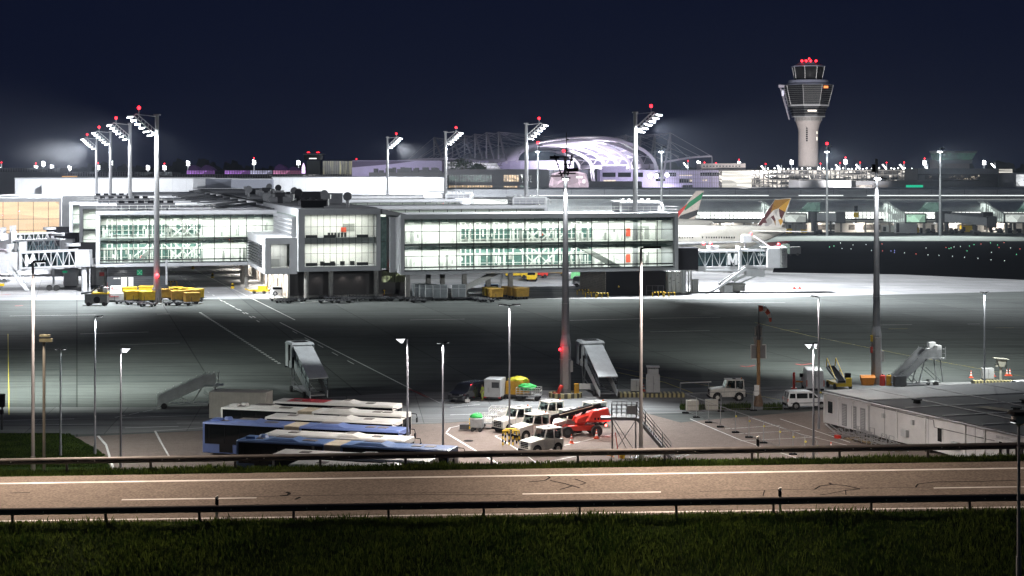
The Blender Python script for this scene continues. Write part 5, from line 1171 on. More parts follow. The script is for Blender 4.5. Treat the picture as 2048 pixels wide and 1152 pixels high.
# buses
bus_white=mat('bus_white',(.72,.71,.67),.4,var=.12,scale=1.2,coat=.3);bus_blue=mat('bus_blue',(.125,.18,.39),.4,var=.12,scale=1.2,coat=.3);bus_sky=mat('bus_sky_blue',(.16,.33,.55),.4,var=.12,scale=1.2,coat=.3)
bellows_m=mat('bellows',(.46,.40,.30),.8,var=.25,scale=4);tail_red=mat('tail_lamp',(.5,.02,.02),.3,var=0);hatch_m=mat('roof_hatch',(.16,.14,.13),.6,var=.4,scale=3)
tyre_r=.48
def bus(label,px,py,L_,body,rear,artic,yaw=R(-16.5),redpanel=False,number=None,group='buses parked side by side',skirt=None):
 "px,py: pixel of the rear corner of the near roof edge"
 t=thing('articulated_bus' if artic else 'city_bus',label,'bus',(0,0,0),yaw,group)
 c=G(px,py,3.0);off=Matrix.Rotation(yaw,4,'Z')@Vector((0,-1.275,0));t.location=(c.x-off.x,c.y-off.y,0.012)
 secs=[(0,7.6,rear),(9.0,L_,body)]if artic else[(0,L_,body)]
 prof=[(-1.275,.32),(1.275,.32),(1.275,2.84),(1.16,2.96),(-1.16,2.96),(-1.275,2.84)]
 for i,(x0,x1,m)in enumerate(secs):
  b=MB();b.prism([(x0,y,z)for y,z in prof],(x1-x0,0,0));b.build('rear_section' if artic and i==0 else 'body',m,t,bevel=.05,seg=2)
  g=MB();a,e=x0+.22,x1-.06
  g.box(a,e,-1.29,-1.277,1.12 if i==0 and artic else 1.18,2.8);g.box(a,e,1.277,1.29,1.18,2.8)
  if x1==L_:g.box(L_-.02,L_+.018,-1.12,1.12,.95,2.55)
  if x0==0:g.box(-.02,.01,-1.0,1.0,1.7,2.5)
  for d0 in((1.6,5.2)if artic and i==0 else(x0+2.6,x1-2.4,(x0+x1)/2)):g.box(d0,d0+1.25,-1.292,-1.27,.42,2.6)
  g.build('window_band',darkglass,t)
  g=MB()
  for k in range(int((x1-x0)/1.45)):x=x0+.6+k*1.45;g.box(x,x+.05,-1.297,-1.2905,1.2,2.6)
  g.build('window_pillar',black,t)
  wx=[x0+(x1-x0)*(.62 if artic and i==0 else .25)]+([x1-2.7]if not(artic and i==0)else[])
  if artic and i==1:wx=[x0+1.6,x1-2.7]
  for x in wx:
   for y in(-1.16,1.16):
    w_=MB();w_.wheel((x,y,tyre_r),tyre_r,.28,18);w_.build('wheel',rubber,t)
   for y in(-1.302,1.302):w_=MB();w_.wheel((x,y,tyre_r),.26,.02,14);w_.build('wheel_hub',steel,t)
  pods=((x0+2.2,x0+5.4),)if artic and i==0 else((x0+.8,x0+4.),)if artic else((L_*.5,L_*.68),)
  for p0,p1 in pods:
   b=MB();b.hexa([(p0,-.95,2.96),(p1,-.95,2.96),(p1,.95,2.96),(p0,.95,2.96),(p0+.75,-.72,3.17),(p1-.75,-.72,3.17),(p1-.75,.72,3.17),(p0+.75,.72,3.17)]);pod=b.build('roof_pod',m,t,bevel=.06)
   b=MB();b.box(p0+.8,p1-.8,-.3,.5,3.172,3.2);b.build('vent_grille',hatch_m,pod)
  for k in range(3):b=MB();x=x0+(x1-x0)*(.14+.3*k)+(1.6 if k==1 else 0);b.box(x,x+.8,-.2,.5,2.962,3.0);b.build('roof_hatch',hatch_m,t)
  b=MB();b.box(x0+.3,x1-.3,-1.08,-1.02,2.962,2.985);b.build('roof_gutter',m,t)
  if artic and i==0:b=MB();b.box(.5,1.3,-.5,.2,2.96,3.16);b.cyl((1.6,.5,2.96),(1.6,.5,3.2),.45,.3,12);b.build('exhaust_hood',m,t)
 if artic:
  b=MB()
  for k in range(14):x=7.62+k*.098;b.box(x,x+.05,-1.22,1.22,.5,2.94)
  b.box(7.6,9.0,-1.16,1.16,.5,2.88);b.build('bellows',bellows_m,t)
 if skirt:
  b=MB();b.box(1.9,7.4,-1.284,-1.2761,.5,2.75);b.build('side_panel',skirt,t)
 if redpanel:b=MB();b.box(1.2,5.0,-1.0,1.1,2.962,2.975);b.box(2.6,3.5,-.4,.6,2.976,3.06);b.mi=[0]*len(b.mi);b.build('roof_panel',mat('bus_red',(.36,.025,.035),.45,var=.15),t)
 if number:text('number',number,mat('number_white',(.8,.8,.8),.5,var=0),t,(L_-1.4,-1.3,2.2),(R(90),0,0),.5,.004)
 for y in(-.95,.95):
  b=MB();b.box(L_-.03,L_+.03,y-.18,y+.18,.65,.85);b.build('headlight',steel,t)
  b=MB();b.box(-.03,.0,y-.1,y+.1,.8,1.3);b.build('tail_lamp',tail_red,t)
  s_=1 if y>0 else-1
  b=MB();b.tube([(L_-.1,s_*1.2,2.8),(L_+.45,s_*1.3,2.75),(L_+.5,s_*1.35,2.4)],.03);b.box(L_+.44,L_+.52,s_*1.35-.14,s_*1.35+.14,2.0,2.42);b.build('mirror',black,t)
 return t
bus('white city bus with a dark red roof panel, farthest of the parked row',545,802,12,bus_white,None,False,redpanel=True,number='112')
bus('white articulated bus with sky blue rear side panels, second farthest of the row',441,814,17.6,bus_white,bus_white,True,skirt=bus_sky)
bus('plain white city bus between the sky blue panelled and the farther blue bus',529,833,12,bus_white,None,False)
bus('blue articulated bus with beige bellows, its rear standing farthest left',405,843,18,bus_blue,bus_blue,True)
bus('plain white city bus between the two blue articulated buses',527,867,12.3,bus_white,None,False,number='113')
bus('blue articulated bus with beige bellows, nearer to the road of the two',472,879,18,mat('bus_blue_two',(.105,.18,.36),.4,var=.12,coat=.3),MATS['bus_blue_two'],True)
bus('white city bus half hidden behind the guard rail, in front of the nearer blue bus',544,907,12.6,bus_white,None,False)
bus('nearest white city bus, only its roof showing over the verge grass',576,928,12.6,bus_white,None,False)
t=thing('storage_container','pale storage container at the left behind the buses','container',G(482,836),R(-8));b=MB();b.box(-2.9,2.9,-1.2,1.2,.1,2.7);b.build('body',mat('pale_container',(.50,.48,.42),.6,var=.12),t,bevel=.04);b=MB()
for k in range(18):b.box(-2.8+k*.32,-2.66+k*.32,-1.235,-1.201,.2,2.6)
b.build('rib',MATS['pale_container'],t);b=MB();b.box(-2.9,2.9,-1.1,1.1,.006,.099);b.build('skid',dark_steel,t)
# baggage tractors
tug_white=mat('tug_white',(.68,.66,.60),.45,var=.15,scale=2,coat=.2)
seat_m=mat('seat_black',(.02,.02,.02),.8)
def tug_proto(body=tug_white,paint=None,short=False):
 t=thing('baggage_tractor','white baggage tractor','airport tractor')
 Lh=1.5
 b=MB()
 b.xz([(-1.75,.38),(1.75,.38),(1.78,.62),(1.7,1.12),(.35,1.3),(-1.75,1.12)],-.78,.78);b.build('body',body,t,bevel=.07,seg=3)
 b=MB()
 for sx,sy in((.3,1),(.3,-1),(-.75,1),(-.75,-1),(-1.6,1),(-1.6,-1)):
  top={.3:.02,-.75:-.75,-1.6:-1.55}[sx];b.beam((sx,sy*.74,1.15),(top,sy*.68,1.98),.1 if sx==.3 else .09)
 b.box(-1.62,.12,-.74,.74,1.98,2.08);b.build('cab_frame',body,t,bevel=.03)
 b=MB();b.quad((.31,-.66,1.3),(.31,.66,1.3),(.05,.62,1.97),(.05,-.62,1.97));b.quad((-1.63,-.66,1.3),(-1.63,.66,1.3),(-1.6,.62,1.97),(-1.6,-.62,1.97))
 for sy in(-.755,.755):b.quad((.2,sy,1.3),(-.68,sy,1.3),(-.68,sy*.94,1.96),(-.04,sy*.94,1.96));b.quad((-.84,sy,1.3),(-1.52,sy,1.3),(-1.5,sy*.94,1.96),(-.84,sy*.94,1.96))
 b.build('cab_window',cabglass,t)
 b=MB();b.box(-.9,-.4,-.55,-.1,1.13,1.65);b.box(-.9,-.4,.1,.55,1.13,1.65);b.box(-1.5,-1.3,-.6,.6,1.14,1.7);b.cyl((.1,-.3,1.3),(-.05,-.3,1.45),.17,n=12);b.build('seat',seat_m,t)
 b=MB()
 for i in range(4):
  for j in range(4):b.box(1.755,1.79,-.5+j*.26,-.28+j*.26,.56+i*.14,.66+i*.14)
 b.build('radiator_grille',black,t)
 for sy in(-.64,.64):b=MB();b.box(1.74,1.8,sy-.1,sy+.1,.84,1.0);b.build('headlight',grey_box,t)
 b=MB();b.box(1.62,1.86,-.76,.76,.3,.46);b.build('bumper',black,t);b=MB();b.box(-1.95,-1.7,-.3,.3,.34,.6);b.build('bumper',black,t)
 for x in(1.05,-1.1):
  for y in(-.7,.7):
   b=MB();b.wheel((x,y,.36),.36,.24,18);w_=b.build('wheel',rubber,t);b=MB();yy=y+(.125 if y>0 else-.125);b.wheel((x,yy,.36),.19,.02,14);b.build('rim',tug_white,w_)
  for y in(-.79,.79):b=MB();b.cyl((x,y-.006,.4),(x,y+.006,.4),.47,n=18);b.build('wheel_arch',black,t)
 b=MB();b.box(-.55,-.3,-.8,-.785,.78,1.02);b.build('door_mark',mat('mark_green',(.15,.55,.1),.5,var=.3),t)
 b=MB()
 for y in(-.8,.8):b.beam((.35,y,.55),(.35,y*.99,1.2),.03);b.beam((-.72,y,.55),(-.72,y*.99,1.2),.03)
 b.build('door_seam',grey_box,t)
 b=MB();b.box(-.9,-.6,-.2,.2,2.082,2.12);b.build('roof_hatch',black,t)
 b=MB();b.cyl((-1.4,.4,2.08),(-1.4,.4,2.26),.06,n=8);b.build('beacon',mat('beacon_off',(.5,.12,.02),.3,var=0),t)
 if paint:
  b=MB();b.box(-.2,1.72,-.79,-.783,.42,.9);b.box(1.755,1.785,-.7,-.54,.4,1.0);b.build('red_lower_panel',paint,t)
 return t
NOSE=R(180+37)
tugs=[(1083,906,'white baggage tractor nearest the guard rail, nose to the left, in front of the others',NOSE),(1060,876,'white baggage tractor second nearest, right behind the yellow crash bars',NOSE),(1026,862,'white baggage tractor farthest left in the group, beside the netted trolley',NOSE+.05),(1090,848,'white baggage tractor at the back of the group, only its cab and hood showing',NOSE-.05),(1176,850,'white baggage tractor at the back right, half hidden by the black boom',NOSE-.1)]
pt=tug_proto()
for i,(px,py,lb,a)in enumerate(tugs):
 q=G(px,py);o=pt if i==0 else dup(pt,q,a,lb)
 o.location=(q.x,q.y,.012);o.rotation_euler=(0,0,a);o['label']=lb;o['group']='white baggage tractors'
 o.scale=(1.06,1.06,1.06)
o=tug_proto(paint=red);q=G(1128,866);o.location=(q.x,q.y,.012);o.rotation_euler=(0,0,NOSE);tag(o,'white baggage tractor with a red lower side in front of the red lift','airport tractor','white baggage tractors');o.scale=(1.05,)*3
q=G(1453,800);o=dup(pt,q,R(180+4),'white baggage tractor driving alone left of the brown windsock pole');o.location=(q.x,q.y,.008);o.scale=(1.08,)*3
drv=thing('person','driver in an orange vest seated in the lone moving tractor','person',(0,0,0))
def person(t,pose='stand',vest=None,legs=None,facing=0.,h=1.75):
 "one skinned body, clothes and hair as children"
 k=h/1.75
 J={'pel':(0,0,.93),'sp':(0,0,1.15),'ch':(0,0,1.36),'nk':(0,0,1.5),'hd':(.02,0,1.62),'tp':(.0,0,1.72)}
 for s,y in(('l',1),('r',-1)):
  J|={'sh'+s:(0,.19*y,1.42),'el'+s:(.02,.27*y,1.14),'wr'+s:(.14,.25*y,.92),'hp'+s:(0,.1*y,.9),'kn'+s:(.04,.11*y,.5),'an'+s:(-.02,.12*y,.09),'to'+s:(.16,.13*y,.04)}
  if pose=='sit':J['kn'+s]=(.45,.12*y,.95);J['an'+s]=(.5,.12*y,.52);J['to'+s]=(.66,.12*y,.48);J['el'+s]=(.22,.25*y,1.18);J['wr'+s]=(.45,.18*y,1.22)
 rad={'pel':.15,'sp':.135,'ch':.16,'nk':.06,'hd':.1,'tp':.075,'sh':.075,'el':.05,'wr':.035,'hp':.1,'kn':.065,'an':.045,'to':.04}
 E=[('pel','sp'),('sp','ch'),('ch','nk'),('nk','hd'),('hd','tp')]
 for s in 'lr':E+=[('ch','sh'+s),('sh'+s,'el'+s),('el'+s,'wr'+s),('pel','hp'+s),('hp'+s,'kn'+s),('kn'+s,'an'+s),('an'+s,'to'+s)]
 names=list(J);vs=[Vector(J[n])*k for n in names]
 for s in 'lr':
  wv=Vector(J['wr'+s]);dirv=(wv-Vector(J['el'+s])).normalized();side=Vector((0,-1 if s=='l' else 1,0))
  palm=len(vs);vs.append((wv+dirv*.07)*k);names.append('pm'+s);E.append(('wr'+s,'pm'+s))
  for f in range(4):
   names.append(f'f{s}{f}');vs.append((wv+dirv*(.15+(.015 if f in(1,2)else 0))+Vector((.012,0,0))*(f-1.5)*1.4+side*.015)*k);E.append(('pm'+s,f'f{s}{f}'))
  names.append(f't{s}');vs.append((wv+dirv*.08+Vector((.05,0,.0)))*k);E.append(('wr'+s,f't{s}'))
 idx={n:i for i,n in enumerate(names)}
 def skin(nm,keep,grow,m):
  ids=[n for n in names if n in keep];mp={n:i for i,n in enumerate(ids)}
  me=bpy.data.meshes.new(nm);me.from_pydata([tuple(vs[idx[n]])for n in ids],[(mp[a],mp[b_])for a,b_ in E if a in mp and b_ in mp],[])
  me.materials.append(m);o=bpy.data.objects.new(nm,me);COL.objects.link(o);o.parent=t
  sm=o.modifiers.new('skin','SKIN');layer=me.skin_vertices[0]if me.skin_vertices else None
  if layer is None:
   bm=bmesh.new();bm.from_mesh(me);bm.verts.layers.skin.verify();bm.to_mesh(me);bm.free();layer=me.skin_vertices[0]
  for n in ids:
   r_=rad.get(n,rad.get(n[:2],.03 if n.startswith('pm')else .009))*grow*k;layer.data[mp[n]].radius=(r_,r_)
  layer.data[mp['pel']if 'pel' in mp else 0].use_root=True
  s2=o.modifiers.new('sub','SUBSURF');s2.levels=1;s2.render_levels=1;return o
 skin('body',set(names),1.,mat('skin_tone',(.45,.28,.2),.6,var=.05))
 skin('trousers',{'pel','hpl','hpr','knl','knr','anl','anr'},1.12,legs);skin('vest',{'pel','sp','ch','shl','shr','ell','elr'},1.12,vest)
 b=MB();b.sphere(Vector((0,0,1.67))*k,.105*k,10,6,(1,1,.8));b.build('hair',mat('hair_dark',(.03,.02,.015),.7),t,smooth=True)
 b=MB();b.beam(Vector((.105,0,1.63))*k,Vector((.13,0,1.59))*k,.03);
 for y in(-.035,.035):b.sphere(Vector((.1,y,1.64))*k,.012,6,4)
 b.build('face',mat('skin_tone',(.45,.28,.2)),t)
person(drv,'sit',orange,black);drv.location=(q.x+.55,q.y+.25,.25);drv.rotation_euler=(0,0,R(184))
pp=thing('person','person in a yellow hi-vis jacket standing between the black van and the grey trailer','person',(0,0,0));q=G(965,801);pp.location=(q.x,q.y,.006);pp.rotation_euler=(0,0,R(200));person(pp,'stand',mat('hi_vis',(.55,.75,.08),.6,var=.1,emit=None),mat('work_trousers',(.5,.6,.12),.7))
# vans and cars
def car_like(name,label,cat,loc,yaw,body_m,L_,Wd,lower,glass_poly,wheels,wr,roofx,extra=None,group=None,glass_m=darkglass):
 "side silhouette body with inset windows"
 t=thing(name,label,cat,loc,yaw,group)
 h=Wd/2;b=MB()
 n=len(lower);pts=[]
 zt=max(z for x,z in lower)
 for s in(-1,1):
  for x,z in lower:
   tuck=0 if z<zt*.56 else(z-zt*.56)/(zt*.44)*.13
   pts.append((x,s*(h-tuck),z))
 fs=[tuple(range(n-1,-1,-1)),tuple(range(n,2*n))]+[(i,(i+1)%n,n+(i+1)%n,n+i)for i in range(n)]
 b.add(pts,fs);b.build('body',body_m,t,bevel=.07,seg=3)
 for poly in glass_poly:
  b=MB()
  for s in(-1,1):
   q=[]
   for x,z in poly:
    tuck=0 if z<zt*.56 else(z-zt*.56)/(zt*.44)*.13
    q.append((x,s*(h-tuck+.006),z))
   b.add(q,[tuple(range(len(q)))])
  b.build('side_window',glass_m,t)
 for x in wheels:
  for y in(-h+.1,h-.1):
   b=MB();b.wheel((x,y,wr),wr,.24,20);w_=b.build('wheel',rubber,t);b=MB();yy=y+(.126 if y>0 else-.126);b.wheel((x,yy,wr),wr*.62,.02,16);b.build('rim',steel,w_)
  for s in(-1,1):b=MB();b.cyl((x,s*(h-.0),wr+.02),(x,s*(h+.008),wr+.02),wr+.08,n=20);b.build('wheel_arch',black,t)
 return t
gw=mat('van_white',(.72,.73,.74),.35,var=.06,coat=.5)
q=G(1612,816);car=car_like('parked_car','white compact van parked in front of the white container corner','car',(q.x,q.y,.012),R(8),gw,4.4,1.8,[(-2.2,.3),(2.2,.3),(2.22,.72),(2.05,.92),(1.25,1.08),(.55,1.72),(.2,1.82),(-2.0,1.82),(-2.16,1.1),(-2.22,.75)],[[(-1.25,1.12),(-1.25,1.62),(-.1,1.62),(-.1,1.12)],[(.05,1.12),(.05,1.62),(.5,1.6),(1.0,1.12)],[(-2.03,1.14),(-1.95,1.6),(-1.4,1.6),(-1.4,1.14)]],(-1.35,1.35),.33,0,group='white vans and cars')
b=MB();b.quad((-2.175,-.68,1.15),(-2.175,.68,1.15),(-2.03,.62,1.7),(-2.03,-.62,1.7));b.quad((1.22,-.76,1.12),(1.22,.76,1.12),(.6,.68,1.7),(.6,-.68,1.7));b.build('windscreen',darkglass,car)
for s in(-1,1):
 b=MB();b.box(-2.23,-2.14,s*.88-.08*(s>0),s*.88+.08*(s<0),.78,1.1);b.build('tail_lamp',mat('tail_clear',(.5,.12,.08),.3,var=0),car);b=MB();b.box(2.05,2.2,s*.7-.18,s*.7+.18,.72,.88);b.build('headlight',steel,car)
 b=MB();b.box(.95,1.15,s*.93-.1,s*.93+.1,1.1,1.28);b.build('mirror',black,car)
b=MB();b.box(-2.27,-2.18,-.86,.86,.32,.55);b.build('bumper',black,car);b=MB();b.box(2.18,2.26,-.86,.86,.32,.5);b.build('bumper',black,car);b=MB();b.box(-1.9,1.9,-.925,-.9,.62,.67);b.build('side_trim',black,car)
q=G(1625,781);van=car_like('delivery_van','tall white delivery van seen from behind, beside the belt loader','van',(q.x,q.y,.012),R(86),gw,5.6,2.0,[(-2.8,.4),(2.8,.4),(2.8,.95),(2.5,1.2),(1.9,1.35),(1.2,2.35),(.9,2.55),(-2.7,2.55),(-2.8,2.3)],[[(.6,1.4),(.6,2.0),(1.2,2.0),(1.75,1.4)]],(-1.8,1.8),.36,0,group='white vans and cars')
for s in(-1,1):
 b=MB();b.box(-2.84,-2.78,s*.92-.06,s*.92+.06,.8,1.5);b.build('tail_lamp',mat('tail_clear',(.5,.12,.08)),van);b=MB();b.box(1.3,1.5,s*1.12-.14,s*1.12+.14,1.3,1.7);b.build('mirror',black,van)
b=MB();b.box(-2.86,-2.79,-.95,.95,.36,.58);b.box(-2.815,-2.795,-.02,.02,.6,2.4);b.build('bumper',black,van);b=MB();b.box(-2.82,-2.795,-.3,.3,1.9,2.02);b.build('lettering',grey_box,van)
q=G(936,801);bv=car_like('black_van','glossy black people carrier facing the camera on the apron','van',(q.x,q.y,.008),R(180+58),mat('black_paint',(.006,.006,.008),.12,var=0,coat=1),4.9,1.9,[(-2.45,.3),(2.45,.3),(2.45,.75),(2.3,1.0),(1.5,1.2),(.8,1.82),(.3,1.93),(-2.3,1.92),(-2.45,1.2)],[[(-1.9,1.2),(-1.9,1.7),(-.2,1.72),(-.2,1.2)],[(0,1.2),(0,1.72),(.6,1.7),(1.2,1.2)]],(-1.5,1.5),.35,0)
b=MB();b.quad((1.5,-.8,1.2),(1.5,.8,1.2),(.82,.72,1.82),(.82,-.72,1.82));b.build('windscreen',darkglass,bv)
for s in(-1,1):b=MB();b.box(2.28,2.42,s*.68-.2,s*.68+.2,.78,.95);b.build('headlight',steel,bv)
b=MB();b.box(2.44,2.47,-.55,.55,.72,.78);b.box(2.44,2.47,-.26,.26,.42,.54);b.build('trim',steel,bv)
q=G(2040,788);c2=car_like('parked_car','white car cut by the right picture edge, behind the container roof','car',(q.x,q.y,.008),R(190),gw,4.3,1.75,[(-2.1,.3),(2.1,.3),(2.12,.7),(1.2,.95),(.5,1.42),(-.9,1.45),(-1.9,1.0),(-2.12,.9)],[[(-.7,.98),(-.6,1.34),(.42,1.33),(.95,.98)]],(-1.3,1.3),.31,0,group='white vans and cars')
b=MB();b.quad((1.16,-.7,.97),(1.16,.7,.97),(.55,.62,1.4),(.55,-.62,1.4));b.build('windscreen',darkglass,c2)
for s in(-1,1):b=MB();b.box(2.0,2.14,s*.62-.2,s*.62+.2,.62,.78);b.build('headlight',steel,c2)
# boom lift
q=G(1160,871);bl=thing('boom_lift','red boom lift with a folded black telescopic boom and big black wheels','boom lift',(q.x,q.y,.012),R(12))
b=MB();b.xz([(-1.5,.5),(1.5,.5),(1.65,.8),(1.2,1.0),(-1.2,1.0),(-1.65,.8)],-.6,.6);b.build('chassis',red,bl,bevel=.05)
for x in(-1.45,1.35):
 for y in(-.95,.95):
  b=MB();b.wheel((x,y,.52),.52,.42,20);w_=b.build('wheel',rubber,bl,bevel=.05);b=MB();b.wheel((x,y+(.215 if y>0 else-.215),.52),.26,.02,14);b.build('rim',dark_steel,w_)
b=MB();b.cyl((0,0,1.0),(0,0,1.25),.5,n=16);b.xz([(-.6,1.25),(2.7,1.3),(2.8,2.0),(1.6,2.35),(-.4,1.75)],-.85,.85);b.build('turret',red,bl,bevel=.12,seg=3)
b=MB();b.hexa([(.3,-1.05,1.35),(2.75,-1.05,1.4),(2.75,-.2,1.4),(.3,-.2,1.35),(.9,-.98,2.35),(2.5,-.9,2.6),(2.5,-.25,2.6),(.9,-.25,2.35)]);b.build('engine_cover',red,bl,bevel=.16,seg=4);b=MB()
for k in range(5):b.box(1.1+k*.3,1.25+k*.3,-1.075,-1.04,1.55,1.75)
b.build('engine_vent',black,bl)
b=MB();b.beam((2.0,.1,2.75),(-2.7,.1,1.75),.3,.36);b.beam((1.2,.1,2.62),(-1.6,.1,2.0),.38,.46);b.beam((-2.6,.1,1.75),(-3.0,.1,.75),.26,.3);b.beam((-.4,.1,1.2),(.6,.1,2.3),.2);b.beam((2.,.1,2.7),(1.9,.1,1.9),.3,.4);b.build('boom',black,bl)
b=MB();b.beam((1.2,-.2,2.72),(-2.,-.2,2.0),.08,.06);b.build('hose_track',mat('hose_tan',(.4,.34,.26),.6),bl)
for x,y,z in((-2.45,-.75,.55),(2.25,-.9,1.0)):
 b=MB();b.sphere((x,y,z),.12,8,6);b.build('tail_lamp',mat('lit_tail',(.5,.02,.02),.4,emit=(1,.12,.1),es=9),bl);light('tail_glow','POINT',Matrix.Translation(bl.location)@Matrix.Rotation(R(12),4,'Z')@Vector((x+(-.2 if x<0 else .2),y-.35,z)),26,(1,.06,.05),size=.1)
# stairs
stair_grey=mat('stair_silver',(.66,.70,.71),.45,0,var=.15,scale=1)
def covered_stairs(label,loc,yaw,run,H):
 "descends along +x from a boxed platform"
 t=thing('covered_stairs',label,'passenger stairs',loc,yaw,'covered passenger stairs')
 z0=.35;zp=H
 b=MB()
 for y in(-.95,.95):b.prism([(0,y-.04,zp-.25),(run,y-.04,.25),(run,y-.04,.95),(0,y-.04,zp+.75)],(0,.08,0))
 b.build('side_panel',stair_grey,t)
 b=MB();n=20
 for k in range(n):x=run*k/n;z=zp-(zp-.3)*(k+1)/n;b.box(x,x+run/n*.95,-.9,.9,z-.05,z)
 b.build('step',dark_steel,t)
 b=MB();b.prism([(-.2,-1.08,zp+2.15),(run*.98,-1.08,2.3),(run*.98,-1.08,2.4),(-.2,-1.08,zp+2.27)],(0,2.16,0));b.build('stair_roof',stair_grey,t)
 b=MB()
 for f in(0,.25,.5,.75,.97):
  x=run*f;zb=zp+.7-(zp-.25)*f;zt=zp+2.18+(2.32-zp-2.15)*f
  for y in(-1.0,1.0):b.beam((x,y,zb),(x,y,zt),.07)
 for y in(-1.,1.):b.beam((0,y,zp+1.3),(run,y,1.4),.05)
 b.build('roof_post',dark_steel,t)
 b=MB();
 for y in(-.98,.98):b.prism([(0,y-.01,zp+.75),(run*.98,y-.01,.95),(run*.98,y-.01,2.3),(0,y-.01,zp+2.15)],(0,.02,0))
 b.build('side_glazing',glass('smoked',(.22,.16,.12),.06),t)
 b=MB();b.box(-2.6,0,-1.25,1.25,zp-.2,zp);b.build('platform',dark_steel,t)
 b=MB();b.hexa([(-2.7,-1.35,zp+2.3),(.1,-1.35,zp+2.3),(.1,1.35,zp+2.3),(-2.7,1.35,zp+2.3),(-2.5,-1.2,zp+2.55),(-.1,-1.2,zp+2.55),(-.1,1.2,zp+2.55),(-2.5,1.2,zp+2.55)]);b.box(-2.62,.05,1.2,1.28,zp-.1,zp+2.3);b.box(-2.62,-1.5,-1.28,-1.2,zp-.2,zp+2.3);b.box(-.5,.05,-1.28,-1.2,zp+.4,zp+2.3);b.box(-.9,.05,-1.3,-1.2,zp-.2,zp+.55);b.box(-.06,.04,-1.2,-1.0,zp+1.,zp+2.3);b.build('canopy',stair_grey,t,bevel=.03)
 b=MB();b.box(-2.0,-.5,-.8,.8,zp+2.552,zp+2.58);b.build('roof_panel',black,t)
 b=MB();b.box(-2.95,-2.65,-1.3,1.3,zp-.4,zp+2.3);b.build('bumper_bellows',dark_steel,t)
 b=MB();b.box(-1.5,-.5,-1.26,-1.2,zp+.3,zp+1.9);b.build('side_window',darkglass,t)
 b=MB();b.box(-2.0,run*.92,-.8,.8,.35,.55)
 for y in(-.75,.75):b.beam((-1.6,y,.5),(-2.1,y,zp-.2),.12);b.beam((-1.2,y,.5),(-.6,y,zp-.3),.1);b.beam((-1.9,y,zp*.5),(run*.35,y,.5),.09)
 b.build('undercarriage',galv,t)
 for x in(-1.3,run*.62):
  for y in(-.95,.95):b=MB();b.wheel((x,y,.33),.33,.22,14);b.build('wheel',rubber,t)
 return t
q0=G(1217,798);covered_stairs('silver covered passenger stairs beside the near floodlight mast',(q0.x-6.6*.2,q0.y+6.6*.98,.008),math.atan2(-.98,.2),6.6,2.95)
q=G(638,801);covered_stairs('grey covered passenger stairs standing in the dark behind the buses',(q.x-6.6*.38,q.y+6.6*.925,.008),math.atan2(-.925,.38),6.6,2.95)
def open_stairs(label,loc,yaw,run,H,m,mesh=False,steps=14,name='passenger_stairs',w_=1.5,legs=True,plat=1.8):
 "rises along +x to a railed platform"
 t=thing(name,label,'passenger stairs',loc,yaw)
 b=MB()
 for y in(-w_/2,w_/2):b.beam((0,y,.3),(run,y,H),.08,.26)
 b.build('stringer',m,t)
 b=MB()
 for k in range(steps):x=run*(k+.5)/steps;z=.3+(H-.3)*(k+.5)/steps;b.box(x-.14,x+.14,-w_/2+.04,w_/2-.04,z,z+.04)
 b.build('step',galv,t)
 b=MB();b.box(run,run+plat,-w_/2-.1,w_/2+.1,H-.1,H);b.build('platform',m,t)
 b=MB()
 for y in(-w_/2-.04,w_/2+.04):
  if not mesh:b.prism([(.1,y-.02,.45),(run,y-.02,H+.1),(run,y-.02,H+.95),(.1,y-.02,1.25)],(0,.04,0));b.box(run,run+plat*.8,y-.02,y+.02,H+.1,H+.95)
  b.beam((0,y,1.3),(run,y,H+1.05),.05);b.beam((run,y,H+1.05),(run+plat,y,H+1.05),.05);b.beam((0,y,.8),(run,y,H+.55),.035);b.beam((run,y,H+.55),(run+plat,y,H+.55),.035)
  for k in range(7):f=k/6;b.beam((run*f,y,.3+(H-.3)*f),(run*f,y,1.5+(H-.3)*f),.045)
  for k in range(4):b.beam((run+plat*k/3,y,H),(run+plat*k/3,y,H+1.25),.05)
 b.build('railing',m,t)
 b=MB();b.box(.2,run+plat*.8,-w_/2+.2,w_/2-.2,.38,.5)
 if legs:
  for y in(-w_/2+.1,w_/2-.1):b.beam((run*.75,y,.45),(run*.98,y,H-.1),.1);b.beam((run+plat*.9,y,.45),(run+plat*.75,y,H-.1),.1);b.beam((run*.7,y,.5),(run*.45,y,H*.45),.07);b.beam((run+plat*.8,y,.6),(run,y,H*.7),.06)
 b.build('undercarriage',m,t)
 for x in(run*.15,run+plat*.5):
  for y in(-w_/2-.05,w_/2+.05):b=MB();b.wheel((x,y,.3),.3,.2,14);b.build('wheel',rubber,t)
 return t
q=G(311,819);t=open_stairs('pale grey open passenger stairs rising right, alone on the dark apron behind the buses',(q.x,q.y+1,.008),R(8),4.7,2.3,mat('stair_sage',(.52,.57,.55),.5,var=.15),plat=1.5)
b=MB();b.box(6.0,6.7,-.9,.9,2.25,2.32);b.build('bumper',MATS['stair_sage'],t)
q=G(1790,774);t=open_stairs('grey open passenger stairs behind the container roof, rising to the right',(q.x,q.y,.008),R(14),3.4,3.2,mat('stair_steel',(.28,.29,.30),.45,.5,var=.2),steps=16,plat=2.4,w_=1.7)
b=MB();b.box(3.6,4.1,-.9,-.2,3.2,4.3);b.box(5.,5.5,-.6,.4,3.2,4.6);b.box(4.4,5.2,.2,.8,4.3,4.9);b.build('control_box',grey_box,t);b=MB();b.box(-.8,.6,-1.6,-1.1,.3,1.4);b.build('equipment_box',dark_steel,t)
q=G(1248,916);sm_=mat('scaffold_grey',(.20,.20,.205),.5,.5,var=.25,scale=3)
t=thing('access_stairs','dark steel access stairs with a railed platform, descending right behind the guard rail','access stairs',(q.x,q.y,.012),R(-6))
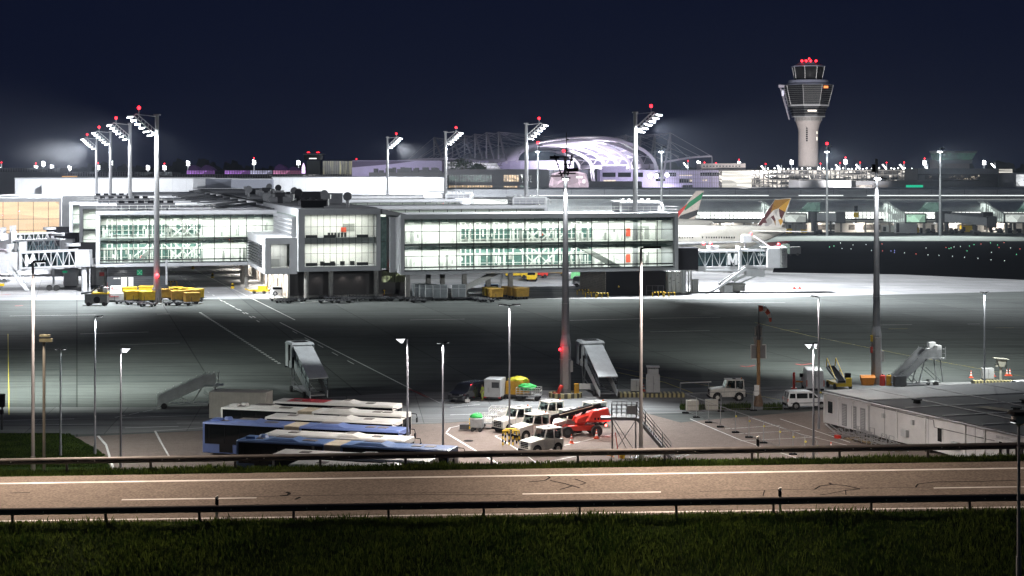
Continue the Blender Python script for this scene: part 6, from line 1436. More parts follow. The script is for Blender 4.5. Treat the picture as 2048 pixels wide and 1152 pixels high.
b=MB();Hp=3.6;b.box(-1.1,1.1,-.9,.9,Hp-.1,Hp);b.box(-1.9,1.3,-.95,-.85,Hp-.25,Hp-.05);b.box(-2.,-1.1,-.7,.7,Hp-.2,Hp-.1);b.build('platform',sm_,t)
b=MB()
for y in(-.85,.85):b.beam((1.1,y,Hp-.1),(4.0,y,.15),.07,.24)
b.build('stringer',sm_,t)
b=MB()
for k in range(15):x=1.1+2.9*(k+.5)/15;z=Hp-(Hp-.15)*(k+.5)/15;b.box(x-.13,x+.13,-.82,.82,z,z+.035)
b.build('step',galv,t)
b=MB()
for y in(-.85,.85):
 for k in range(6):b.beam((-1.05+k*.42,y,Hp),(-1.05+k*.42,y,Hp+1.1),.05)
 for z in(.4,.75,1.1):b.beam((-1.05,y,Hp+z),(1.05,y,Hp+z),.045);b.beam((1.1,y,Hp+z),(4.0,y,.15+z),.04)
 for k in range(5):f=k/4;b.beam((1.1+2.9*f,y,Hp-(Hp-.15)*f),(1.1+2.9*f,y,Hp+1.1-(Hp-.15)*f),.05)
for y in(-.5,0,.5):b.beam((-1.05,y,Hp),(-1.05,y,Hp+1.1),.05)
b.build('railing',sm_,t)
b=MB();b.box(.3,1.06,-.88,-.83,Hp+.25,Hp+1.0);b.build('mesh_panel',galv,t)
b=MB()
for x in(-1.,1.):
 for y in(-.8,.8):b.beam((x,y,0),(x,y,Hp-.1),.08)
b.beam((-1,-.8,.3),(1,-.8,Hp-.3),.05);b.beam((1,.8,.3),(-1,.8,Hp-.3),.05);b.beam((-1.1,-.6,Hp-.2),(.6,-.6,.2),.06);b.build('leg_frame',sm_,t)
b=MB();b.beam((-.4,-.9,.1),(-.7,-.9,2.3),.07);b.build('red_prop',red,t)
# near apron furniture
def kerb_ring(label,c,rx,ry,rect=False,name='kerb_island'):
 t=thing(name,label,'kerb',c);b=MB();b2=MB();n=30
 for k in range(n):
  a0,a1=2*math.pi*k/n,2*math.pi*(k+1)/n;t_=b if k%2 else b2
  if rect:
   f0,f1=k/n,(k+1)/n;t_.box(-rx+2*rx*f0,-rx+2*rx*f1-.01,-ry,ry,.006,.42);continue
  o_=[(rx*math.cos(a),ry*math.sin(a))for a in(a0,a1)];i_=[(x*.86,y*.86)for x,y in o_]
  t_.prism([(*o_[0],.006),(*o_[1],.006),(*i_[1],.006),(*i_[0],.006)],(0,0,.5))
 b.build('yellow_block',mat('kerb_yellow',(.52,.46,.22),.7,var=.25,scale=2),t);b2.build('black_block',mat('kerb_black',(.09,.085,.06),.7,var=.3,scale=2),t)
 if not rect:b=MB();b.xy([(rx*.85*math.cos(2*math.pi*k/24),ry*.85*math.sin(2*math.pi*k/24))for k in range(24)],.006,.3);b.build('gravel_bed',concrete,t)
 return t
pA=G(1131,794);kerb_ring('yellow and black kerb ring around the foot of the near floodlight mast',(pA.x,pA.y,0),1.8,1.5)
b=MB();q=G(1118,795);t=thing('fire_extinguisher_cart','red extinguisher cart leaning at the foot of the near floodlight mast','extinguisher',(q.x-.1,q.y+.2,.3));b.cyl((0,0,.1),(.4,0,1.0),.22,n=10);b.build('cylinder',red,t,smooth=True);b=MB();b.box(-.5,.2,-.2,.2,0,.18);b.build('base',red,t)
q=G(1153,795);t=thing('bollard','yellow bollard with a small white sign beside the mast kerb ring','bollard',q);b=MB();b.cyl((0,0,0),(0,0,1.5),.28,n=12);b.build('post',orange_yellow,t);b=MB();b.box(.3,1.5,-.05,.05,.9,1.5);b.build('sign',white,t)
q=G(1290,793);kerb_ring('long yellow and black kerb under the two grey cabinets right of the covered stairs',(q.x+.6,q.y,0),3.6,.8,True)
def cabinet(label,px,py,w_,h_,top,zb=.42):
 q=G(px,py);t=thing('control_cabinet',label,'control cabinet',(q.x,q.y,zb+.002),0,'grey cabinets on the kerbs');b=MB();b.box(-w_/2,w_/2,-.4,.4,0,.12);b.build('base',dark_steel,t)
 b=MB();b.box(-w_/2,w_/2,-.4,.4,.12,h_);b.build('housing',grey_box,t,bevel=.02);b=MB();b.box(-.015,.015,-.415,-.402,.2,h_-.1);b.box(.06,.1,-.44,-.402,h_*.5,h_*.58);b.build('door_seam',dark_steel,t)
 if top:b=MB();b.box(-w_/2*.8,w_/2*.8,-.35,.35,h_,h_+.65);b.build('top_box',grey_box,t);b=MB();b.box(-w_/2*.95,w_/2*.95,-.45,.45,h_+.8,h_+.95);b.cyl((-.3,0,h_+.6),(-.3,0,h_+.8),.05);b.cyl((.3,0,h_+.6),(.3,0,h_+.8),.05);b.build('cap',grey_box,t)
 return t
cabinet('tall grey double door cabinet with a roofed box on top, right of the covered stairs',1306,794,1.45,2.0,True);cabinet('low grey cabinet left of the tall double door one',1272,791,1.1,1.35,False)
def cone(label,px,py,z=.012):
 q=G(px,py);t=thing('traffic_cone',label,'traffic cone',(q.x,q.y,z),0,'red and white traffic cones');b=MB();b.box(-.24,.24,-.24,.24,0,.06);b.lathe([(.17,.06),(.135,.25)],14);b.lathe([(.1,.42),(.075,.55)],14);b.lathe([(.05,.68),(.03,.82)],14);b.build('body',mat('cone_red',(.75,.09,.03),.5,var=.1),t,smooth=False);b=MB();b.lathe([(.135,.25),(.1,.42)],14);b.lathe([(.075,.55),(.05,.68)],14);b.build('white_band',white,t);return t
for px,py,lb in((1143,887,'traffic cone left of the two on the asphalt before the red lift'),(1193,877,'traffic cone right of the two on the asphalt before the red lift'),(1287,790,'traffic cone between the two grey cabinets'),(1662,903,'traffic cone at the foot of the white container wall'),(1942,763,'traffic cone at the left end of the striped kerb near the right edge'),(1987,760,'traffic cone between the grey box and the camera stand'),(2014,759,'traffic cone right of the camera stand, left of a pair'),(2020,759,'rightmost traffic cone of the pair at the striped kerb')):cone(lb,px,py,.012 if py>850 else .43 if 1940<px or px==1287 else .012)
q=G(990,799);t=thing('ground_power_unit','white box trailer with a dark louvre beside the person in hi-vis','trailer',(q.x,q.y,.008),R(-14));b=MB();b.box(-.9,.9,-1.2,1.2,.4,2.3);b.build('housing',mat('gpu_white',(.55,.57,.58),.5,var=.1),t,bevel=.05);b=MB();b.box(-.05,.75,-1.23,-1.202,1.4,2.0);b.build('louvre',dark_steel,t);b=MB();b.box(-.5,-.3,-1.22,-1.202,.9,1.4);b.build('panel',grey_box,t)
for x in(-.8,.8):b=MB();b.wheel((x,-.7,.25),.25,.15,12);b.wheel((x,.7,.25),.25,.15,12);b.build('wheel_pair',rubber,t);b=MB();b.box(x-.15,x+.15,-1.24,-1.2,.3,.42);b.build('tail_lamp',tail_red,t)
b=MB();b.box(-.85,.85,-1.1,1.1,.25,.4);b.build('chassis',dark_steel,t)
def lumpy(name,c,s,m,parent,seed):
 b=MB();b.sphere(c,1,14,9,s);rr=random.Random(seed);b.v=[v+Vector((rr.uniform(-.12,.12)*s[0],rr.uniform(-.12,.12)*s[1],rr.uniform(-.14,.14)*s[2]))for v in b.v];return b.build(name,m,parent)
q=G(1035,796);t=thing('baggage_container','ochre baggage container covered with a yellow tarp behind the green netted trolley','container',(q.x,q.y,.008),R(-20));b=MB();b.box(-1.,1.,-1.1,1.1,.5,1.9);b.build('box',orange_yellow,t,bevel=.04);b=MB();b.box(-1.,1.,-1.,1.,.25,.5);b.build('chassis',dark_steel,t);lumpy('tarp',(0.1,0,2.0),(1.05,1.1,.34),yellow_tarp,t,1)
for x in(-.7,.7):b=MB();b.wheel((x,-.9,.22),.22,.15,12);b.wheel((x,.9,.22),.22,.15,12);b.build('wheel_pair',rubber,t)
def trolley(label,px,py,yaw,tarp,w_=1.0,mesh=True):
 q=G(px,py);t=thing('baggage_trolley',label,'baggage trolley',(q.x,q.y,.012),yaw,'baggage trolleys near the white tractors');b=MB();b.box(-1.3,1.3,-.75,.75,.5,.6);b.beam((1.3,0,.5),(2.1,0,.4),.08);b.build('bed',galv,t)
 for x in(-.95,.95):b=MB();b.wheel((x,-.62,.25),.25,.16,14);b.wheel((x,.62,.25),.25,.16,14);b.build('wheel_pair',rubber,t)
 b=MB()
 for y in(-.73,.73):
  for k in range(7):b.beam((-1.28+k*.425,y,.6),(-1.28+k*.425,y,1.35),.045)
  for z in(.85,1.1,1.35):b.beam((-1.28,y,z),(1.28,y,z),.04)
 for x in(-1.28,1.28):
  b.beam((x,-.73,1.35),(x,.73,1.35),.04);b.beam((x,-.73,1.),(x,.73,1.),.04)
 b.build('cage',white,t)
 if tarp:lumpy('net_cover',(-.2,0,1.35),(1.0,.72,.4),tarp,t,int(px))
 else:
  b=MB();rr=random.Random(int(px))
  for k in range(12):x,y=rr.uniform(-1,.9),rr.uniform(-.5,.4);b.box(x,x+.4,y,y+.3,.6,.62+rr.uniform(.15,.45))
  b.build('load',white,t)
 return t
trolley('white caged trolley heaped with a bright green net, left of the near floodlight mast',1058,800,R(-10),green_tarp)
trolley('white caged trolley with loose white sheets, left of the tractor group',984,857,R(-8),None);trolley('pale caged trolley standing behind the leftmost tractor',1006,842,R(-8),None)
q=G(954,862);t=thing('hose_cart','small cart with a green net and yellow black stripes, left of the tractor group','cart',(q.x,q.y,.012),R(-10));b=MB();b.box(-.6,.6,-.5,.5,.3,1.25);b.build('tank',galv,t,bevel=.1);lumpy('net_cover',(-.05,0,1.35),(.62,.5,.32),green_tarp,t,4);b=MB()
for k in range(3):b.box(-.66,-.58,-.52,-.3,.25+k*.4,.45+k*.4);b.box(-.66,-.58,.3,.52,.25+k*.4,.45+k*.4)
b.build('warning_stripe',yellow,t);b=MB();b.wheel((-.3,-.55,.2),.2,.14,12);b.wheel((.4,-.55,.2),.2,.14,12);b.wheel((-.3,.55,.2),.2,.14,12);b.build('wheel_set',rubber,t);b=MB();b.box(-1.6,-.7,-.35,.35,.15,.6);b.build('drawbar_box',dark_steel,t)
q=G(1022,889);t=thing('crash_bar','yellow and black striped crash bars around the thin double headed lamp post','crash protection',(q.x,q.y,.012));by,bb=MB(),MB()
for cx_,cy_ in((-.45,-.35),(.45,-.35)):
 for s in(-.28,.28):
  for k in range(5):(by if k%2==0 else bb).cyl((cx_+s,cy_,k*.26),(cx_+s,cy_,k*.26+.26),.07,n=8)
 by.cyl((cx_-.28,cy_,1.3),(cx_+.28,cy_,1.3),.08,n=8)
for s in(-.5,.5):
 for k in range(5):(by if k%2 else bb).cyl((s,.5,k*.26),(s,.5,k*.26+.26),.07,n=8)
by.cyl((-.5,.5,1.3),(.5,.5,1.3),.08,n=8);by.build('yellow_bar',yellow,t);bb.build('black_bar',black,t)
q=G(935,814);t=thing('small_sign','small white sign on a thin post in front of the black people carrier','sign',q);b=MB();b.cyl((0,0,0),(0,0,.6),.025);b.build('post',galv,t);b=MB();b.box(-.26,.26,-.03,.03,.5,.8);b.build('plate',white,t)
q=G(1517,812);t=thing('windsock_pole','brown wooden pole with a red and white windsock and grey boxes','windsock',q);wood=mat('wood_pole',(.30,.17,.07),.75,var=.35,scale=3)
b=MB();b.cyl((0,0,0),(0,0,8.4),.2,.17,12);b.build('pole',wood,t);b=MB();b.lathe([(.55,0),(.5,.3),(.24,1.3)],8);b.build('foot',mat('foot_brown',(.16,.10,.06),.7,var=.3),t);b=MB();b.cyl((.03,0,8.3),(.03,0,10.35),.05);b.cyl((0,0,6.9),(0,0,8.45),.21,.19,12);b.build('steel_tip',dark_steel,t)
b=MB();b.box(-.38,.42,.15,.4,7.35,8.2);b.build('grey_box',mat('dull_box',(.28,.28,.26),.6,var=.1),t,bevel=.03)
b=MB();b.hexa([(-.3,.15,6.2),(.38,.15,6.2),(.38,.5,6.2),(-.3,.5,6.2),(-.5,.1,7.15),(.45,.1,7.15),(.45,.6,7.15),(-.5,.6,7.15)]);b.build('speaker_horn',mat('dull_box',(.28,.28,.26)),t)
b=MB();b.box(-.7,.75,.22,.28,4.95,6.3);b.build('panel',mat('panel_grey',(.22,.22,.22),.5),t);b=MB()
for p_ in(((-.75,.2,4.9),(.8,.2,4.9)),((.8,.2,4.9),(.8,.2,6.35)),((.8,.2,6.35),(-.75,.2,6.35)),((-.75,.2,6.35),(-.75,.2,4.9))):b.beam(*p_,.06)
b.build('panel_frame',white,t)
path=[(.05,0,10.15),(.45,0,10.2),(.8,0,10.0),(1.05,0,9.6),(1.2,0,9.2),(1.25,0,8.8)]
for k,(p_,q_)in enumerate(zip(path,path[1:])):b=MB();b.cyl(p_,q_,.34-k*.045,.3-k*.045,14);b.build('sock_band',mat('sock_red',(.55,.09,.04),.7,var=.2)if k%2==0 else mat('sock_white',(.6,.55,.5),.7,var=.2),t,smooth=True)
q=G(1507,800);b=MB();b.box(-.45,.05,-.25,.05,1.1,2.2);b.build('meter_box',white,t)
def belt_loader(label,loc,yaw,sc_=1.,group='belt loaders'):
 t=thing('belt_loader',label,'belt loader',loc,yaw,group);b=MB();b.box(-1.6,1.6,-.9,.9,.35,.75);b.box(-1.6,-.7,-.9,-.2,.75,1.3);b.build('chassis',yellow,t,bevel=.04)
 b=MB();b.prism([(-1.7,-.1,.8),(1.9,-.1,2.1),(1.9,-.1,2.3),(-1.7,-.1,1.0)],(0,.85,0));b.build('conveyor',black,t);b=MB()
 for y in(-.15,.77):b.prism([(-1.7,y,.75),(1.9,y,2.05),(1.9,y,2.4),(-1.7,y,1.1)],(0,.06,0))
 b.build('side_rail',grey_box,t);b=MB()
 for y in(-.2,.85):b.beam((-1.2,y,1.1),(1.5,y,3.2),.08);b.beam((1.5,y,3.2),(1.75,y,2.2),.07);b.beam((.2,y,1.6),(.25,y,2.2),.06)
 b.build('handrail',yellow,t)
 b=MB();b.box(-1.4,-.9,-.85,-.3,1.3,1.8);b.cyl((-.7,-.6,1.3),(-.75,-.6,1.7),.04);b.build('seat',black,t)
 for x in(-1.1,1.1):
  for y in(-.9,.9):b=MB();b.wheel((x,y,.32),.32,.2,14);b.build('wheel',rubber,t)
 t.scale=(sc_,)*3;return t
q=G(1678,776);bl0=belt_loader('yellow belt loader with a black conveyor behind the white container roof',(q.x,q.y,.008),R(100))
q=G(1735,770);t=thing('spill_box','orange plastic box at the foot of the right near mast','storage box',(q.x,q.y,.006));b=MB();b.hexa([(-.6,-.4,0),(.6,-.4,0),(.6,.4,0),(-.6,.4,0),(-.8,-.5,.85),(.8,-.5,.85),(.8,.5,.85),(-.8,.5,.85)]);b.build('bin',orange,t,bevel=.04);b=MB();b.prism([(-.82,-.52,.86),(.82,-.52,.86),(.82,-.1,1.1),(-.82,-.1,1.1)],(0,.6,0));b.build('lid',orange,t)
for px,py,m_,lb in((1765,771,red,'red drum right of the right near mast'),(1778,771,orange_yellow,'ochre drum right of the red drum at the near mast')):
 q=G(px,py);t=thing('drum',lb,'drum',(q.x,q.y,.006),0);b=MB();b.lathe([(.33,0),(.35,.1),(.33,.2),(.33,.5),(.35,.6),(.33,.7),(.33,1.1),(.2,1.2)],14);b.build('body',m_,t);b=MB();b.cyl((0,0,1.2),(0,0,1.3),.08,n=8);b.build('cap',black,t)
q=G(1995,768);kerb_ring('long yellow and black striped kerb near the right edge, under the camera stand',(q.x,q.y,0),2.9,.5,True)
q=G(2002,767);t=thing('camera_stand','beige camera stand with a flat hood on the striped kerb','camera stand',(q.x,q.y,.425));bm_=mat('device_beige',(.42,.41,.34),.6,var=.15);b=MB();b.cyl((0,0,0),(0,0,1.5),.16,n=10);b.build('post',bm_,t);b=MB();b.hexa([(-.25,-.3,1.5),(.3,-.3,1.5),(.3,.3,1.5),(-.25,.3,1.5),(-.5,-.4,2.3),(.6,-.4,2.3),(.6,.4,2.3),(-.5,.4,2.3)]);b.box(-.6,-.4,-.2,.2,1.5,1.9);b.tube([(.3,0,1.6),(.65,0,1.4),(.5,0,2.)],.05);b.build('housing',bm_,t,bevel=.05);b=MB();b.prism([(-.85,-.5,2.5),(.8,-.5,2.36),(.8,-.5,2.42),(-.85,-.5,2.56)],(0,1.,0));b.build('hood',bm_,t)
cabinet('grey cabinet pair on the striped kerb left of the camera stand',1975,766,1.3,1.3,False)
q=G(1994,778);t=thing('red_box','small red box on the ground below the striped kerb','box',(q.x,q.y,.006));b=MB();b.box(-.25,.25,-.2,.2,0,.35);b.build('body',red,t,bevel=.03);b=MB();b.box(-.27,.27,-.22,.22,.352,.4);b.build('lid',red,t)
q=G(1588,779);t=thing('barrier','red barrier pedestal with an orange light beam by the white delivery van','barrier',(q.x,q.y,.006));b=MB();b.cyl((0,0,0),(0,0,1.7),.14,n=10);b.box(-.3,.3,-.3,.3,0,.2);b.sphere((0,0,1.8),.14,8,6);b.build('post',red,t);b=MB();b.beam((.2,0,.9),(1.6,0,.85),.1,.14);b.build('boom',orange,t)
# containers on the right
A=Vector((29.95,158,0));dd=Vector((.392,-.92,0)).normalized();pp_=Vector((.955,.297,0));yawc=math.atan2(dd.y,dd.x)
t=thing('container_building','white container building with a flat dark roof, three narrow doors and small windows','site building',A,yawc)
panel_w=mat('panel_white',(.60,.59,.58),.55,var=.14,scale=.5)
lp=Matrix.Rotation(-yawc,4,'Z')@pp_
def lq(x,y):return(x+lp.x*y,lp.y*y)
z0_,z1_=.45,3.5;LW=44
b=MB();q4=[lq(7.1,.12),lq(LW,.12),lq(LW,26),lq(7.1,26)];b.xy(q4,z0_-.1,z1_-.12);b.build('wall',panel_w,t)
b=MB();b.xy([lq(0,0),lq(7.05,0),lq(7.05,26),lq(0,26)],z0_,z1_-.12);b.build('container_wall',mat('container_white',(.64,.64,.64),.5,var=.1,scale=.6),t)
b=MB();b.xy([lq(-.15,-.2),lq(LW,-.1),lq(LW,26.2),lq(-.15,26.2)],z1_-.11,z1_);b.build('roof',mat('felt_roof',(.085,.088,.092),.75,var=.45,scale=.35,bump=.3),t)
b=MB();n_=7
for k in range(n_):
 x=7+k*5.2;b.xy([lq(x,.3),lq(x+.22,.3),lq(x+.22,25),lq(x,25)],z1_+.002,z1_+.04)
for y in(4.5,10.5,17):b.xy([lq(0.5,y),lq(LW,y),lq(LW,y+.16),lq(.5,y+.16)],z1_+.003,z1_+.045)
b.build('roof_seam',mat('seam_pale',(.42,.42,.42),.6,var=.4,scale=1),t)
b=MB();b.xy([lq(.0,.1),lq(6.8,.1),lq(6.8,25),lq(0,25)],z1_+.001,z1_+.02);b.build('container_roof',mat('pale_roof',(.40,.40,.40),.6,var=.3,scale=.5),t)
b=MB();b.xy([lq(14,6),lq(22,8),lq(22,9.2),lq(14,7.4)],z1_+.0465,z1_+.055);b.build('sand_patch',mat('sand',(.4,.37,.28),.9,var=.4,scale=2),t)
b=MB()
for x,y in((10,3),(17,8),(24,12),(21,17),(13,12),(26,7),(30,15)):c_=lq(x,y);b.cyl((*c_,z1_),(*c_,z1_+.25),.35,.3,10);b.cyl((*c_,z1_+.28),(*c_,z1_+.34),.5,n=10)
b.build('roof_vent',black,t)
for k in range(4):b=MB();x=.02+k*2.34;c_=lq(x,-.08);b.box(c_[0]-.06,c_[0]+.06,-.12,-.003,z0_,z1_-.35);b.cyl((c_[0],-.1,z1_-.45),(c_[0]+.5,-.1,z1_-.3),.09,n=8);b.build('downpipe',white,t)
for x in(2.9,4.45,5.85):
 b=MB();b.box(x,x+.75,-.05,-.002,z0_+.15,z0_+2.2);d_=b.build('door',mat('door_louvre',(.26,.26,.27),.6,var=.15),t);b=MB()
 for k in range(12):b.box(x+.08,x+.67,-.075,-.051,z0_+.3+k*.15,z0_+.36+k*.15)
 b.build('louvre',grey_box,d_)
def cwin(x,z,w_,h_,y=.12,nm='window'):
 b=MB();b.box(x,x+w_,y-.05,y-.002,z,z+h_);w0=b.build(nm,white,t);b=MB();b.box(x+.07,x+w_-.07,y-.065,y-.051,z+.07,z+h_-.07);b.build('pane',darkglass,w0)
cwin(.55,1.4,.9,1.25,0);cwin(17.0,1.2,.7,1.3);cwin(25.0,.55,.5,2.0);cwin(25.9,.55,.5,2.0);cwin(28.5,1.2,.5,.5);cwin(27.2,.5,0.9,2.1,nm='door')
b=MB()
for x in(9.2,13.5):b.box(x,x+.3,-.1,.118,2.2,2.6)
b.build('vent_hood',grey_box,t)
b=MB();b.box(24.7,27.2,.06,.118,2.72,2.95);b.build('name_plate',mat('plate_grey',(.45,.45,.45),.5,var=.35,scale=6),t)
b=MB()
for k in range(5):x=9.4+k*6.3;b.box(x,x+.035,.105,.118,z0_,z1_-.15)
b.build('panel_joint',dark_steel,t)
b=MB();e0,e1=lq(0,-.22),lq(LW,-.16);b.tube([(e0[0],e0[1],z1_-.16),(e1[0],e1[1],z1_-.16)],.07,8);b.build('gutter',frame_grey,t)
for x in(11.3,15.4,20.8,23.3):b=MB();b.tube([(x,.05,z1_-.2),(x,.05,z0_+.1)],.045,6);b.build('downpipe',white,t)
for x in(12.2,19.2):b=MB();b.box(x,x+.8,-.22,.117,1.0,1.6);b.build('air_conditioner',grey_box,t,bevel=.03)
b=MB();b.tube([(7.4,.08,3.05),(16.5,.08,3.02),(16.6,.08,2.4),(24.5,.08,2.42)],.025,5);b.build('cable',dark_steel,t)
b=MB()
for k in range(14):x=.3+k*3;c_=lq(x,.7);b.box(c_[0]-.35,c_[0]+.35,c_[1]-.4,c_[1]+.4,.014,z0_-.1)
b.build('support_block',mat('block_dark',(.06,.058,.055),.8),t)
q=G(1733,884);t=thing('scaffold_heap','heap of grey scaffold frames and tubes along the white container wall','scaffold heap',(q.x,q.y,.014),yawc);rr=random.Random(6);b=MB()
for k in range(70):
 x=rr.uniform(-4.5,5);y=rr.uniform(-1.1,.6);z=rr.uniform(.1,.9)*(1-abs(x)/7);a=rr.gauss(0,.25);l=rr.uniform(1,2.6);b.beam((x-l/2,y,z+a),(x+l/2,y+rr.uniform(-.3,.3),z-a*.3),.05)
b.build('tube',galv,t);b=MB()
for k in range(16):
 x=rr.uniform(-4,4.5);y=rr.uniform(-.9,.5);h=rr.uniform(.7,1.5)*(1-abs(x)/9);b.beam((x,y,.05),(x,y,h),.05);b.beam((x+.7,y,.05),(x+.7,y,h),.05);b.beam((x,y,h),(x+.7,y,h),.05);b.beam((x,y,h*.5),(x+.7,y,h*.5),.04)
b.build('frame',galv,t);b=MB()
for k in range(6):x=rr.uniform(-3,5);b.box(x,x+1.5,-.8,-.2,.02+k*.05,.06+k*.05)
b.build('plank',mat('plank_wood',(.3,.22,.11),.7,var=.3),t);b=MB();b.box(-2.9,-2.4,-1.5,-1.1,.02,.3);b.build('red_bucket',red,t)
# site fence, blocks, tufts
def fence(label,pts,name='site_fence'):
 P0=G(*pts[0]);t=thing(name,label,'fence',(P0.x,P0.y,.02),0,'mobile site fences');L0=[G(*p_)-P0 for p_ in pts]
 for p_ in L0:
  b=MB();b.beam(p_+Vector((0,0,.1)),p_+Vector((0,0,2.0)),.06);b.build('post',galv,t);b=MB();b.box(p_.x-.34,p_.x+.34,p_.y-.13,p_.y+.13,0,.14);b.build('foot',black,t,bevel=.02)
 for p_,q_ in zip(L0,L0[1:]):
  b=MB();b.beam(p_+Vector((0,0,2)),q_+Vector((0,0,2)),.04);b.beam(p_+Vector((0,0,.25)),q_+Vector((0,0,.25)),.03)
  n=max(8,int((q_-p_).length/.25))
  for k in range(1,n):c=p_.lerp(q_,k/n);b.beam(c+Vector((0,0,.25)),c+Vector((0,0,2)),.006)
  for z in(.8,1.4):b.beam(p_+Vector((0,0,z)),q_+Vector((0,0,z)),.006)
  b.build('mesh_panel',mat('wire',(.2,.2,.2),.5,.5),t)
 for p_ in L0[4:]:b=MB();b.cyl(p_+Vector((.05,-.06,1.55)),p_+Vector((.05,-.03,1.55)),.09,n=8);b.build('warning_lamp',mat('warn_yellow',(.75,.62,.1),.4),t)
fence('row of mesh site fence panels with black feet running towards the guard rail',[(1371,827),(1393,836),(1417,846),(1441,855),(1471,866),(1498,876),(1527,887),(1559,899),(1586,910),(1610,920),(1634,930)])
fence('row of mesh site fence panels behind the white car, along the grass strip',[(1371,827),(1442,824),(1507,822),(1574,819),(1640,815)])
for px,py,lb in((1385,822,'pale concrete block at the grass strip, left one of two'),(1424,821,'pale concrete block at the grass strip, right one of two')):
 q=G(px,py);t=thing('concrete_block',lb,'concrete block',(q.x,q.y+.3,.02),R(4),'pale concrete blocks');b=MB();b.box(-.6,.6,-.4,.4,0,1.05);b.build('block',mat('block_pale',(.50,.48,.42),.8,var=.15,scale=2),t,bevel=.03);b=MB();b.tube([(-.12,0,1.05),(-.1,0,1.14),(.1,0,1.14),(.12,0,1.05)],.02);b.build('lifting_loop',galv,t)
 b=MB();b.box(-.6,.6,-.415,-.4005,.5,.53);b.build('joint',dark_steel,t)
rr=random.Random(12);sp_=[]
for x0,x1,n in((1360,1374,500),(1436,1500,1500),(1395,1412,300),(1526,1565,700)):
 for k in range(n):sp_.append(G(rr.uniform(x0,x1),rr.uniform(812,820),.016))
blades('weed_strip',sp_,gm,.12,.6,.035)
q=G(1388,787);t=thing('barrier','white horizontal barrier boom left of the lone moving tractor','barrier',(q.x,q.y,.006));b=MB();b.cyl((-1.5,0,0),(-1.5,0,1.1),.08);b.cyl((1.6,0,0),(1.6,0,1.1),.05);b.build('stand',galv,t);b=MB();b.beam((-1.5,0,1.15),(1.9,0,1.28),.1);b.build('boom',white,t)
q=G(1235,917);t=thing('site_tools','small yellow pump and orange hose coil below the access stairs','site pump',(q.x,q.y,.014));b=MB();b.lathe([(.2,0),(.25,.2),(.25,.6),(.1,.7)],12,(0.4,0));b.build('pump_body',yellow,t);b=MB()
for k in range(16):a=k/15*5.5;b.beam((-.6+.3*math.cos(a),.3*math.sin(a),.1+.05*a),(-.6+.3*math.cos(a+.37),.3*math.sin(a+.37),.1+.05*(a+.37)),.07)
b.build('hose',orange,t);b=MB()
for k in range(12):b.beam((1+k*.4,rnd.uniform(-.5,.5),.1),(2+k*.4,rnd.uniform(-.5,.5),.15+rnd.uniform(0,.3)),.06)
b.build('rod',galv,t)
# baggage carts and loaders at the pier
cart_y=mat('cart_yellow',(.66,.44,.02),.5,var=.2,scale=1.5);cart_o=mat('cart_ochre',(.42,.24,.03),.55,var=.3,scale=1.5)
def box_dolly(m):
 t=thing('baggage_cart','yellow baggage cart','baggage cart')
 b=MB();b.hexa([(-1.2,-.8,.5),(1.2,-.8,.5),(1.2,.8,.5),(-1.2,.8,.5),(-1.25,-.85,2.0),(1.25,-.85,2.0),(1.25,.85,2.0),(-1.25,.85,2.0)]);b.build('box',m,t,bevel=.04)
 b=MB();b.box(-1.3,1.3,-.9,.9,2.0,2.1);b.box(-.9,-.5,-.87,-.84,.8,1.2);b.build('lid',m,t,bevel=.03)
 b=MB();b.box(-1.3,1.3,-.7,.7,.34,.49);b.beam((1.3,0,.4),(2.,0,.35),.07);b.build('chassis',dark_steel,t)
 for x in(-.8,.8):b=MB();b.wheel((x,-.65,.2),.2,.14,12);b.wheel((x,.65,.2),.2,.14,12);b.build('wheel_pair',rubber,t)
 return t
by_=box_dolly(cart_y);bo_=box_dolly(cart_o)
spots=[(259,596,by_,.1),(292,594,by_,-.1),(264,604,by_,.2),(294,605,by_,.25),(331,600,bo_,.1),(357,604,bo_,.05),(352,596,by_,.1),(372,598,by_,.3),(385,602,bo_,.25),(383,608,bo_,.2),(392,600,by_,.3),(980,596,by_,.1),(990,599,bo_,.3),(1018,594,bo_,.2),(1030,596,bo_,.2),(1042,598,bo_,.15)]
seen=set()
for i,(px,py,src,a)in enumerate(spots):
 q=G(px,py);col='yellow' if src is by_ else 'ochre'
 where='left of the tallest left mast' if px<313 else('right of the tallest left mast' if px<500 else 'under the right gate block')
 lb=f'{col} box baggage cart {where}'
 if(src)in seen:o=dup(src,q,PIER_YAW+a,lb)
 else:o=src;seen.add(src);o.location=q;o.rotation_euler=(0,0,PIER_YAW+a);o['label']=lb
 o['group']=f'{col} carts {where}';o.scale=(1.05,1.05,1.0)
q=G(278,603);t=thing('baggage_cart','green covered baggage cart in the middle of the yellow ones','baggage cart',q,.2);b=MB();b.box(-1.3,1.3,-.8,.8,.5,1.7);b.build('box',mat('cart_green',(.2,.55,.28),.5,var=.15),t,bevel=.04);b=MB();b.box(-1.4,1.4,-.85,.85,1.7,1.95);b.build('cover',MATS['cart_green'],t,bevel=.05);b=MB();b.box(-1.2,1.2,-.6,.6,.1,.5);b.build('chassis',dark_steel,t)
for px,py,lb in((232,604,'white cabinet trolley right of the dark loader, left of the yellow carts'),(237,589,'white and red trolley behind the left yellow carts')):
 q=G(px,py);t=thing('service_trolley',lb,'trolley',q,.1);b=MB();b.box(-1.5,1.5,-.8,.8,.4,1.7);b.build('body',white,t,bevel=.05);b=MB();b.box(-1.2,.6,-.82,-.802,1.0,1.1);b.box(-1.3,-.9,-.82,-.802,1.2,1.45);b.build('red_mark',red,t);b=MB();b.box(-1.3,1.3,-.6,.6,.1,.39);b.build('chassis',dark_steel,t)
